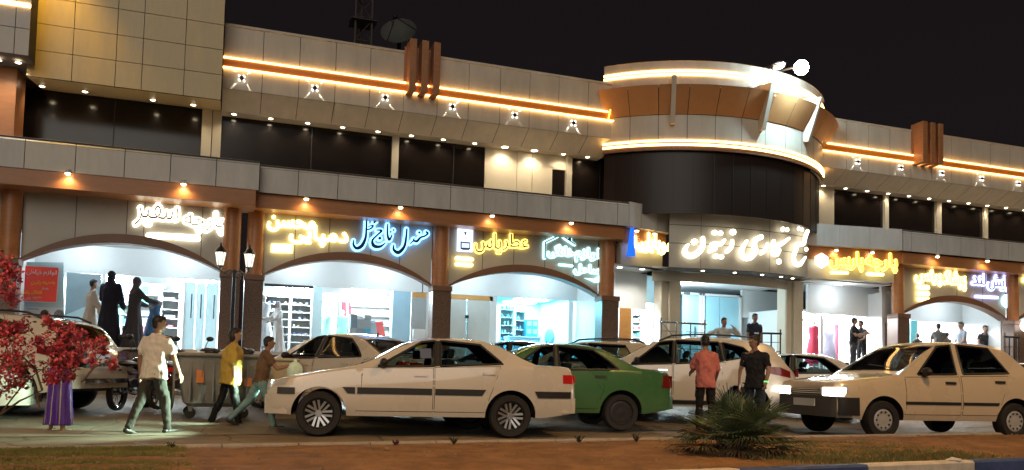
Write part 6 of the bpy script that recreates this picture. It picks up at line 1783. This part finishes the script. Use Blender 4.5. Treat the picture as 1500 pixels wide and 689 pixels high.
# white T-shirt man striding away to the right
p = gp(221, 636)
person('person in a white T-shirt and dark trousers striding across the lit paving', Vector((p.x, p.y, 0)), R(48), 1.60, dict(hl=-16, kl=10, hr=17, kr=6, al=-6, ar=14, el=12, er=14, bl=14, br=16, lean=3, yaw=-48), C_('white', (.66, .62, .56)), C_('dark_grey', (.045, .042, .036)), build=1.24, hem=.465, group=PG, sleeve=.62)
p = gp(334, 626)
person('person with black hair in a loose yellow shirt walking past the waste container', Vector((p.x, p.y, 0)), R(8), 1.52, dict(hl=-15, kl=7, hr=12, kr=4, al=10, ar=-6, el=15, er=12, bl=10, br=10, lean=4, yaw=-8), C_('yellow', (.46, .31, .065)), C_('black', (.012, .012, .012)), longhair=True, loose=.036, hem=.43, build=1.1, sleeve=.9, skin=SKL, shoes=SHOE_T, group=PG)
p = gp(379, 629)
tb, arms_b, _, _ = person('boy in a brown shirt and pale jeans running with a plastic bag in his hand', Vector((p.x, p.y, 0)), R(4), 1.42, dict(hl=-27, kl=16, hr=21, kr=8, al=-25, ar=42, el=20, er=72, bl=8, br=12, lean=9, yaw=-5), C_('brown', (.13, .075, .045)), C_('pale_denim', (.16, .27, .27)), hem=.50, sleeve=.5, group=PG)
w = chain(tb) @ arms_b['r'][2]
m = MB(); m.ball((0, 0, -.13), (.12, .07, .14), 16); m.ball((0, 0, .0), (.03, .025, .05), 10)
o = obj('plastic_bag', m, mat('bag_white_green', (.55, .72, .60), .35, noise=.12, nscale=6, bump=.6, bscale=25), None, True); o.location = w + Vector((.06, 0, .05)); tag(o, 'white plastic bag held by the running boy', 'bag')
p = gp(84, 634)
person('person in a purple skirt with pale stripes hidden above by the red blossoms', Vector((p.x, p.y, 0)), R(60), 1.38, dict(al=35, ar=30, el=50, er=60), C_('black_top', (.014, .012, .014)), None, robe=(mat('purple_velvet', (.075, .022, .26), .45, noise=.35, nscale=4, stretch=(14, 14, .6)), .075, .60), scarf=C_('black_scarf', (.012, .012, .014)), sleeve=1.5, shoes=SHOE_T, skin=SKL, group=PG)
sk = bpy.data.objects.get('skirt')
if sk:
    me = sk.data; me.materials.append(mat('stripe_pale', (.42, .36, .30), .6))
    for pl in me.polygons:
        c = pl.center; a = math.degrees(atan2(c.y, c.x)) % 45
        if min(a, 45 - a) < 2.6: pl.material_index = 1
p = gp(1033, 0 + 626)
pp = Vector((at(1033, 600, 11.9).x, 11.9, gz(8.2, 11.9)))
person('person in a salmon pink shirt standing with back turned by the sport utility car', pp, R(70), at(1033, 494, 11.9).z - pp.z, dict(al=20, ar=12, el=60, er=30, bl=8, br=12, yaw=10, tilt=12), C_('pink', (.52, .165, .14)), C_('black2', (.014, .012, .012)), build=1.0, hem=.46, loose=.014, sleeve=.8, group=PG)
pp = Vector((at(1106, 600, 12.1).x, 12.1, gz(9.2, 12.1)))
td, arms_d, _, _ = person('person in a dark shirt with a glowing wristband beside the sport utility car', pp, R(215), at(1106, 494, 12.1).z - pp.z, dict(al=8, ar=0, el=25, er=10, bl=16, br=18, yaw=-40), C_('charcoal', (.018, .017, .02)), C_('dark_denim', (.035, .04, .055)), build=1.06, hem=.45, sleeve=.6, group=PG)
q = arms_d['l'][1] + (arms_d['l'][2] - arms_d['l'][1]) * .93
m = MB(); M0 = Matrix.Translation(q); m.lathe([(.034, -.014), (.040, -.012), (.040, .012), (.034, .014)], 20, M0)
o = obj('wristband', m, emis('wristband_green', (.25, 1, .25), 1.2), td, True)
# on the ledge and the steps
l, h = stand(1060, 467, 18.7, .72); l.z += h - 1.62; person('person in a pale shirt holding a phone to the ear on the entrance steps', l, R(255), 1.62, dict(arm_l=((.02, .15, -.06), (.02, -.09, .10)), arm_r=((.0, -.15, -.07), (.0, -.10, -.10)), yaw=10), C_('light_grey', (.42, .42, .40)), C_('grey_trouser', (.10, .10, .11)), sleeve=1.6, loose=.02, near=False, group='people on the shop ledge')
l, h = stand(1105, 461, 19.3, 1.10); person('person in a navy T-shirt with a pale chest print on the entrance steps', l, R(265), h, dict(bl=8, br=12, al=-4, ar=2), C_('navy', (.02, .022, .035)), C_('black3', (.02, .02, .02)), near=False, group='people on the shop ledge', loose=.016)
nv = bpy.data.objects['shirt.005'] if 'shirt.005' in bpy.data.objects else None
m = MB(); m.box(.083 * h, .092 * h, -.05 * h, .035 * h, .665 * h, .69 * h)
tp = [o for o in bpy.data.objects if o.get('label', '').startswith('person in a navy')][0]; obj('chest_print', m, mat('print_white', (.6, .6, .6), .6), tp)
GL = 'people on the shop ledge'
for px_, py_, Y_, hd_, lb, ps, tp_, bt_ in ((1250, 467, 20.0, 300, 'person in black with folded arms facing a friend outside the bright shop', dict(al=25, ar=30, el=85, er=80, yaw=20), C_('black4', (.014, .014, .016)), C_('grey2', (.05, .05, .055))),
                                       (1262, 471, 20.25, 190, 'person in black with back half turned beside the friend with folded arms', dict(al=20, ar=18, el=50, er=40, yaw=-20), C_('black5', (.016, .016, .02)), C_('black6', (.02, .02, .024)))):
    l, h = stand(px_, py_, Y_, ZF); person(lb, l, R(hd_), h, ps, tp_, bt_, near=False, group=GL)
l, h = stand(135, 411, 20.7, ZF); person('person in a cream robe at the left of the fabric shop door', l, R(20), h, dict(al=10, ar=15, el=30, er=25), robe=(C_('cream_robe', (.42, .36, .30)), .02, .82), near=False, group=GL)
l, h = stand(163, 399, 20.3, ZF); person('tall person in a black gown facing into the bright fabric shop', l, R(70), h, dict(al=15, ar=12, el=40, er=30), robe=(C_('navy_robe', (.012, .011, .02)), .02, .82), scarf=C_('navy_scarf', (.014, .012, .02)), near=False, group=GL, build=1.0)
l, h = stand(199, 408, 20.1, ZF); person('person in a dark grey gown reaching towards the blue dress', l, R(25), h, dict(al=30, ar=45, el=45, er=35), robe=(C_('grey_robe', (.035, .03, .034)), .01, .82), scarf=C_('grey_scarf', (.06, .05, .055)), near=False, group=GL, build=1.1)
for px_, lb, sc in ((57, 'person with black hair showing above the roof of the left sport utility car', None), (78, 'person in a patterned scarf showing above the roof of the left sport utility car', mat('patterned_scarf', (.16, .19, .24), .8, noise=.9, nscale=40))):
    x = at(px_, 600, 17.2).x; z = gz(x, 17.2); person(lb, Vector((x, 17.2, z)), R(80), at(px_, 456, 17.2).z - z, None, C_('dark_coat', (.03, .028, .03)), C_('black3', (.02, .02, .02)), scarf=sc, near=False, group=PG)
l, h = stand(409, 443, 21.2, ZF); person('person in a long white robe at the slipper shop window', l, R(200), h, dict(al=30, ar=35, el=40, er=50), robe=(C_('white_robe', (.55, .53, .52)), .02, .82), scarf=C_('head_wrap', (.5, .48, .5)), near=False, group=GL)
for px_, py_, lb, hd_, col in ((1345, 489, 'small dark figure of a child at the left of the far right arch', 80, (.03, .03, .03)), (1375, 475, 'person in grey seen against the glare of the far right arch', 60, (.10, .10, .10)), (1388, 488, 'child in grey between two adults in the far right arch', 90, (.14, .14, .15)), (1409, 473, 'person in a pale blue shirt walking before the grey post', 170, (.22, .25, .30)), (1442, 478, 'person in a black T-shirt with arms out under the far right arch', 255, (.02, .02, .022))):
    l, h = stand(px_, py_, 20.9, ZF); person(lb, l, R(hd_), h, dict(bl=24 if px_ == 1442 else 10, br=24 if px_ == 1442 else 10, al=15, ar=10, el=35, er=35), C_('arch_%d' % px_, col), C_('black3', (.02, .02, .02)), near=False, group=GL)
# rider on the motorcycle at the right edge
rl = mt_r.location
person('person in dark clothes riding the motorcycle at the right edge', Vector((rl.x + .22, rl.y + .05, .28)), R(200), 1.5, dict(hl=70, hr=70, kl=85, kr=85, al=50, ar=50, el=20, er=20, bl=14, br=14, lean=14), C_('rider', (.03, .025, .022)), C_('black3', (.02, .02, .02)), sleeve=1.6, near=False, group=PG)
# shop dummies
def dummy(px, py, Y, label, col, dress=True, base=ZF, head=True):
    l, h = stand(px, py, Y, base); h = max(h, .9)
    t = thing('mannequin', label, 'mannequin', l, R(265), 'shop mannequins')
    m = MB(); n = 28; rows = []
    for z, rx, ry in ((.12, .16, .19), (.35, .13, .16), (.55, .10, .12), (.66, .07, .085), (.78, .085, .11), (.86, .07, .12), (.90, .03, .04)):
        rows.append([Vector((rx * h * cos(2 * pi * j / n) * (1 + (.10 * sin(7 * 2 * pi * j / n) if z < .5 else 0)), ry * h * sin(2 * pi * j / n), z * h)) for j in range(n)])
    m.grid(rows, close=True); m.add(rows[0], [tuple(range(n))]); m.add(rows[-1], [tuple(range(n))]); obj('dress', m, C_('dress_%d' % px, col), t, True)
    m = MB(); m.cyl((0, 0, .88 * h), (0, 0, .94 * h), .03 * h)
    if head: m.ball((0, 0, .97 * h), (.045 * h, .04 * h, .055 * h))
    obj('neck', m, mat('dummy_skin', (.5, .47, .42), .4), t, True)
    m = MB(); m.cyl((0, 0, .02), (0, 0, .2 * h), .02); m.lathe([(.001, .0), (.16, 0), (.16, .02), (.001, .03)], 20); obj('stand', m, M_steel, t, True)
dummy(228, 431, 20.9, 'shop dummy in a long blue dress inside the fabric shop', (.05, .11, .20), head=False)
dummy(478, 455, 22.6, 'shop dummy in a teal gown in the slipper shop', (.18, .32, .30))
dummy(502, 456, 23.2, 'shop dummy in a green coat in the slipper shop', (.07, .20, .13))
dummy(387, 434, 21.95, 'shop dummy in a white pleated dress behind the left window', (.50, .52, .54))
dummy(1192, 470, 21.4, 'shop dummy in a dark red dress right of the entrance column', (.22, .02, .04))
dummy(1214, 476, 21.9, 'shop dummy in dark clothes behind the red one', (.06, .06, .08))
dummy(1281, 471, 21.6, 'shop dummy in a white robe near the right side pier', (.62, .60, .56)); dummy(1293, 473, 22.0, 'second white robed dummy half behind the side pier', (.60, .58, .54))

# ------------------------------------------------------------------ goods in the shops
def shelf_unit(label, px0, px1, Y, levels, depth=.35, z0=ZF, z1=2.95, mt=None, back=True):
    x0, x1 = at(px0, 460, Y).x, at(px1, 460, Y).x
    t = thing('shelf_unit', label, 'shelf', ((x0 + x1) / 2, Y, z0), 0, 'shelf units in the shops')
    w = (x1 - x0) / 2; mt = mt or M_wline; H_ = z1 - z0
    for sx in (-1, 1): m = MB(); m.box(sx * w - .015, sx * w + .015, 0, depth, 0, H_); obj('side_panel', m, mt, t)
    if back: m = MB(); m.box(-w + .016, w - .016, depth - .015, depth, 0, H_); obj('back_panel', m, mt, t)
    zs = []
    for k in range(levels):
        z = .12 + (H_ - .25) * k / (levels - 1) if levels > 1 else .4
        m = MB(); m.box(-w + .016, w - .016, .005, depth - .016, z, z + .02); obj('shelf_board', m, mt, t); zs.append(z0 + z + .0205)
    return x0 + .03, x1 - .03, Y, zs, (H_ - .25) / max(levels - 1, 1)
_gc = random.Random(5)
def goods(kind, label, cat, group, area, cols, wr=(.10, .2), hr=(.06, .14), gap=.3, prefix='g', depth=.2):
    x0, x1, Y, zs, lv = area
    for z in zs:
        x = x0 + _gc.uniform(0, .05)
        while x < x1 - wr[0]:
            w = _gc.uniform(*wr); h = min(_gc.uniform(*hr), lv - .05)
            if x + w > x1: break
            if _gc.random() > gap:
                c = _gc.randrange(len(cols)); m = MB()
                if kind == 'folded_fabric':
                    n = max(2, int(h / .03))
                    for k in range(n): m.box(-w / 2 + _gc.uniform(0, .008), w / 2 - _gc.uniform(0, .008), 0, depth, k * h / n, (k + .92) * h / n)
                elif kind == 'bottle':
                    m.lathe([(.001, 0), (w * .35, 0), (w * .38, h * .55), (w * .12, h * .7), (w * .12, h), (.001, h)], 10, Matrix.Translation((0, depth / 2, 0)))
                elif kind == 'slipper':
                    m.ball((0, depth / 2, h * .3), (w * .45, depth * .5, h * .3), 10); m.ball((0, depth * .3, h * .5), (w * .42, depth * .25, h * .35), 10)
                else:
                    m.box(-w / 2, w / 2, 0, depth, 0, h); m.box(-w / 2 - .003, w / 2 + .003, -.003, depth + .003, h * .78, h + .003)
                o = obj(kind, m, mat('%s_%s_%d' % (prefix, kind, c), cols[c], .6), None, kind in ('bottle', 'slipper'), 50)
                o.location = (x + w / 2, Y + .03, z); tag(o, label, cat, group)
            x += w + _gc.uniform(.01, .05)
BRI = [(.5, .06, .08), (.06, .12, .4), (.55, .5, .46), (.12, .12, .14), (.4, .28, .12), (.08, .3, .28)]
a = shelf_unit('white shelving of folded fabric at the right of the fabric shop', 236, 262, 22.9, 7)
goods('folded_fabric', 'small stack of folded fabric on the white shelving of the fabric shop', 'fabric', 'fabric on the fabric shop shelves', a, [(.06, .07, .12), (.25, .25, .28), (.5, .48, .5), (.35, .12, .14)], (.14, .28), (.06, .16), .35, 'fs')
a = shelf_unit('tall white slipper shelving in the left window of the slipper shop', 386, 424, 22.7, 8)
goods('slipper', 'slipper on the tall shelving in the left window', 'slipper', 'slippers in the left window', a, [(.05, .05, .06), (.3, .2, .12), (.35, .36, .4), (.12, .18, .4)], (.09, .13), (.05, .09), .35, 'sl', .16)
a = shelf_unit('second white slipper shelving next to the blue pillar', 426, 456, 22.7, 8)
goods('slipper', 'slipper on the shelving next to the blue pillar', 'slipper', 'slippers beside the blue pillar', a, [(.04, .04, .05), (.25, .16, .1), (.5, .12, .15), (.3, .3, .32)], (.09, .13), (.05, .09), .25, 'sl', .16)
def stack(px0, px1, Y, rows, per, cols, label, group, w=.26, h=.13):
    x0, x1 = at(px0, 480, Y).x, at(px1, 480, Y).x
    for r in range(rows):
        for k in range(per):
            if r == rows - 1 and k % 2: continue
            c = _gc.randrange(len(cols)); ww = (x1 - x0) / per * .96; m = MB(); m.box(-ww / 2, ww / 2, 0, .3, 0, h * .72); m.box(-ww / 2 - .006, ww / 2 + .006, -.006, .306, h * .72, h * .97)
            o = obj('shoe_box', m, mat('sbx_%s_%d' % (group[:4], c), cols[c], .6)); o.location = (x0 + (x1 - x0) * (k + .5) / per + _gc.uniform(-.012, .012), Y, ZF + r * h); tag(o, label, 'box', group)
stack(513, 543, 22.0, 9, 3, [(.16, .20, .22), (.22, .24, .25), (.10, .13, .16), (.05, .26, .36)], 'grey or teal shoe box in the stack before the slipper shop', 'shoe boxes before the slipper shop', h=.125)
stack(535, 549, 21.9, 4, 1, [(.04, .30, .50), (.03, .24, .42)], 'blue shoe box right of the grey stack', 'blue shoe boxes', h=.125)
for px_, lb, col in ((555, 'leaning grey display board beside the shoe boxes', (.22, .26, .28)), (566, 'leaning red display board beside the shoe boxes', (.50, .06, .05))):
    x = at(px_, 480, 22.0).x; m = MB(); M_ = Matrix.Rotation(R(-10), 4, 'Y') @ Matrix.Rotation(R(-12), 4, 'X'); m.box(-.10, .10, 0, .04, 0, 1.0 if px_ == 566 else 1.02, 0, M_); m.box(-.115, .115, -.01, .05, .0, .05, 0, M_); m.box(-.115, .115, -.01, .05, .94, .99, 0, M_)
    o = obj('leaning_board', m, mat('disp_%d' % px_, col, .5)); o.location = (x, 22.0, ZF); tag(o, lb, 'display board')
# perfume shop: cyan lit shelves, carton pile, desk and chair
a = shelf_unit('glass fronted perfume shelving bathed in blue light', 733, 753, 23.2, 7)
goods('bottle', 'perfume bottle on the shelving bathed in blue light', 'bottle', 'perfume bottles on the blue lit shelving', a, [(.25, .45, .5), (.1, .25, .4), (.4, .3, .3)], (.06, .10), (.10, .18), .25, 'pf', .12)
a = shelf_unit('second perfume shelving right of the glass fronted one', 755, 770, 23.6, 6)
goods('bottle', 'perfume bottle on the second perfume shelving', 'bottle', 'perfume bottles on the second shelving', a, [(.2, .4, .5), (.1, .2, .35), (.35, .2, .3)], (.06, .10), (.10, .18), .25, 'pf', .12)
x0, x1 = at(771, 480, 23.4).x, at(788, 480, 23.4).x
for r in range(5):
    for k in range(2):
        m = MB(); w = (x1 - x0) / 2 * .95; m.box(-w / 2, w / 2, 0, .3, 0, .235); m.box(-w / 2 + .02, w / 2 - .02, -.004, 0, .05, .19, 1); m.box(-.012, .012, 0.01, .29, .2352, .2375, 1)
        o = obj('carton', m, [mat('carton_blue', (.06, .26, .38), .6), mat('carton_label', (.4, .6, .68), .6)]); o.location = (x0 + (x1 - x0) * (k + .5) / 2, 23.4, ZF + .1 + r * .24); tag(o, 'blue carton with a pale label stacked in the perfume shop', 'box', 'cartons in the perfume shop')
m = MB(); m.box(x0, x1, 23.35, 23.75, ZF, ZF + .098); o = obj('pallet', m, M_wline); tag(o, 'low white platform under the blue cartons', 'platform')
dx = at(772, 490, 22.6).x
t = thing('desk', 'pale blue desk in the perfume shop', 'desk', (dx, 22.6, ZF))
m = MB(); m.box(-.55, .45, 0, .5, .70, .74); obj('desk_top', m, M_lblue, t, bevel=.008); m = MB(); m.box(-.53, .43, .02, .05, .05, .698); obj('front_panel', m, M_lblue, t)
for sx in (-.53, .41): m = MB(); m.box(sx - .02, sx + .02, .06, .48, 0, .699); obj('leg', m, M_lblue, t)
cx_ = at(797, 490, 22.5).x
t = thing('chair', 'grey blue shell chair beside the desk', 'chair', (cx_, 22.5, ZF), R(200))
m = MB(); m.ball((0, 0, .46), (.24, .24, .045)); obj('seat', m, mat('chair_shell', (.16, .28, .40), .5), t, True)
m = MB(); m.ball((-.22, 0, .74), (.05, .23, .27)); obj('backrest', m, MATS['chair_shell'], t, True)
for a_ in (45, 135, 225, 315): m = MB(); m.cyl((.06 * cos(R(a_)), .06 * sin(R(a_)), .44), (.22 * cos(R(a_)), .22 * sin(R(a_)), 0), .014); obj('leg', m, M_steel, t, True)
px_ = at(812, 436, 24.9); t = thing('wall_poster', 'blue framed picture on the perfume shop wall', 'picture', (px_.x, 24.95, px_.z)); m = MB(); m.box(-.19, .19, -.02, 0, -.19, .19); obj('frame', m, mat('pic_frame', (.03, .08, .2), .5), t); m = MB(); m.box(-.16, .16, -.024, -.0205, -.16, .16); obj('print', m, mat('pic_print', (.12, .24, .42), .5), t)
# green curtain and bottles at the right of the third arch
x0, x1 = at(840, 470, 22.4).x, at(852, 470, 22.4).x
m = MB(); P = [x0 + (x1 - x0) * k / 40 for k in range(41)]; m.grid([[Vector((x, 22.4 + .035 * sin((x - x0) * 46), ZF + .25)) for x in P], [Vector((x, 22.4 + .035 * sin((x - x0) * 46), 3.0)) for x in P]])
o = obj('curtain', m, C_('curtain_green', (.06, .30, .15)), None, True); tag(o, 'green curtain hanging at the right end of the third arch', 'curtain')
a = shelf_unit('bright display shelving right of the green curtain', 852, 866, 23.2, 6); goods('bottle', 'bottle on the display shelving right of the green curtain', 'bottle', 'bottles beside the green curtain', a, [(.3, .3, .32), (.5, .1, .1), (.15, .12, .12)], (.07, .11), (.12, .2), .2, 'gb', .12)
# phone shop, lobby shop and right hand shop
a = shelf_unit('bright phone shop shelving behind the glass', 926, 956, 22.6, 7); goods('carton', 'small carton on the phone shop shelving', 'box', 'cartons in the phone shop', a, BRI, (.10, .2), (.08, .16), .4, 'ps', .12)
a = shelf_unit('phone shop shelving right of the glass door edge', 959, 985, 22.6, 7); goods('carton', 'small carton right of the glass door edge', 'box', 'cartons right of the glass door', a, BRI, (.10, .2), (.08, .16), .4, 'ps', .12)
a = shelf_unit('crowded shelving in the lobby shop', 1090, 1148, 24.9, 7, z1=2.9); goods('carton', 'coloured carton on the crowded lobby shop shelving', 'box', 'goods in the lobby shop', a, BRI, (.10, .26), (.10, .24), .25, 'ls', .14)
a = shelf_unit('clothes shelving at the left of the right hand shop', 1185, 1201, 23.0, 6); goods('folded_fabric', 'folded clothes on the left shelving of the right hand shop', 'clothes', 'folded clothes at the left', a, BRI, (.14, .24), (.10, .2), .15, 'rs', .2)
a = shelf_unit('dark clothes shelving behind the second dummy', 1206, 1220, 23.2, 6); goods('folded_fabric', 'dark folded clothes behind the second dummy', 'clothes', 'dark folded clothes', a, [(.05, .05, .07), (.1, .1, .12), (.2, .2, .24)], (.14, .24), (.12, .25), .1, 'rd', .2)
a = shelf_unit('clothes shelving beside the two people in black', 1256, 1273, 22.6, 7); goods('folded_fabric', 'folded clothes beside the two people in black', 'clothes', 'folded clothes at the right', a, BRI, (.14, .24), (.10, .2), .15, 'rr', .2)
m = MB(); x0, x1 = at(1274, 470, 23.3).x, at(1296, 470, 23.3).x; m.box(x0, x1, 23.3, 23.36, ZF, 3.0)
o = obj('wood_screen', m, mat('screen_wood', (.55, .42, .22), .6, noise=.1, stretch=(8, 1, 1))); tag(o, 'light wooden screen behind the white robed dummies', 'screen')
m = MB(); x0 = at(605, 490, 21.6).x; x1 = at(621, 490, 21.6).x; m.box(x0, x1, 21.5, 21.7, ZF, 1.75); m.box(x0 - .01, x1 + .01, 21.49, 21.71, 1.752, 2.05, 1)
o = obj('counter_box', m, [mat('counter_orange', (.55, .28, .03), .5), M_wline]); tag(o, 'orange and white counter box in the grey recess', 'counter')

# more stock in the bright rooms
a = shelf_unit('long white back wall shelving of the slipper shop', 476, 574, 24.6, 6, depth=.3)
goods('slipper', 'slipper on the long back wall shelving of the slipper shop', 'slipper', 'slippers on the back wall', a, [(.3, .12, .1), (.08, .08, .1), (.35, .25, .15), (.1, .25, .35), (.5, .45, .4)], (.12, .17), (.06, .11), .2, 'sw', .18)
a = shelf_unit('back wall shelving of bright fabric behind the gowned shoppers', 158, 232, 24.5, 6, depth=.4)
goods('folded_fabric', 'stack of fabric on the back wall shelving behind the gowned shoppers', 'fabric', 'fabric on the back wall', a, [(.45, .1, .12), (.1, .2, .45), (.5, .42, .2), (.4, .4, .44), (.1, .35, .25)], (.2, .34), (.14, .28), .12, 'fb', .25)
a = shelf_unit('back shelving of pale goods under the far right arch', 1346, 1404, 24.2, 5, depth=.3)
goods('carton', 'pale carton on the back shelving under the far right arch', 'box', 'goods under the far right arch', a, [(.5, .48, .46), (.3, .3, .34), (.45, .3, .3), (.25, .35, .4)], (.14, .26), (.12, .22), .3, 'fr', .18)
def rack(label, glabel, group, px0, px1, Y, n, cols):
    x0, x1 = at(px0, 470, Y).x, at(px1, 470, Y).x; zt = ZF + 1.62
    t = thing('clothes_rack', label, 'clothes rack', ((x0 + x1) / 2, Y, ZF), 0, 'clothes racks in the shops'); w = (x1 - x0) / 2
    m = MB(); m.cyl((-w, 0, 1.62), (w, 0, 1.62), .014, n=8); obj('rail', m, M_steel, t, True)
    for sx in (-1, 1): m = MB(); m.cyl((sx * w, 0, 0), (sx * w, 0, 1.62), .014, n=8); m.box(sx * w - .02, sx * w + .02, -.22, .22, 0, .03); obj('leg', m, M_steel, t)
    for k in range(n):
        x = x0 + (x1 - x0) * (k + .5) / n; L = _gc.uniform(.8, 1.25); hw = .2; c = _gc.randrange(len(cols)); rows = []
        for z, s_ in ((0, .25), (-.04, .9), (-.3, 1), (-L * .6, 1.0), (-L, 1.12)):
            rows.append([Vector((.03 * (1 + .5 * sin(3 * a_)) * cos(a_), hw * s_ * sin(a_), z)) for a_ in [2 * pi * j / 16 for j in range(16)]])
        m = MB(); m.grid(rows, close=True); m.cyl((0, 0, 0), (0, 0, .05), .006, n=6); o = obj('garment', m, C_('garment_%s_%d' % (group[-4:], c), cols[c]), None, True); o.location = (x, Y, zt - .05); o.rotation_euler = (0, 0, R(_gc.uniform(35, 60))); tag(o, glabel, 'garment', group)
rack('rail of long garments at the middle of the slipper shop', 'garment on the rail at the middle of the slipper shop', 'garments in the slipper shop', 484, 508, 23.4, 9, [(.08, .2, .14), (.35, .35, .38), (.25, .06, .08), (.5, .46, .4)])
rack('rail of dark garments left of the two people in black', 'garment on the rail left of the two people in black', 'garments left of the people', 1208, 1230, 22.4, 8, [(.04, .04, .06), (.12, .12, .16), (.25, .05, .08)])
rack('rail of coloured garments in the lobby shop', 'garment on the rail in the lobby shop', 'garments in the lobby', 1096, 1146, 24.1, 12, [(.4, .06, .08), (.1, .2, .4), (.5, .46, .42), (.05, .05, .07), (.35, .25, .1)])
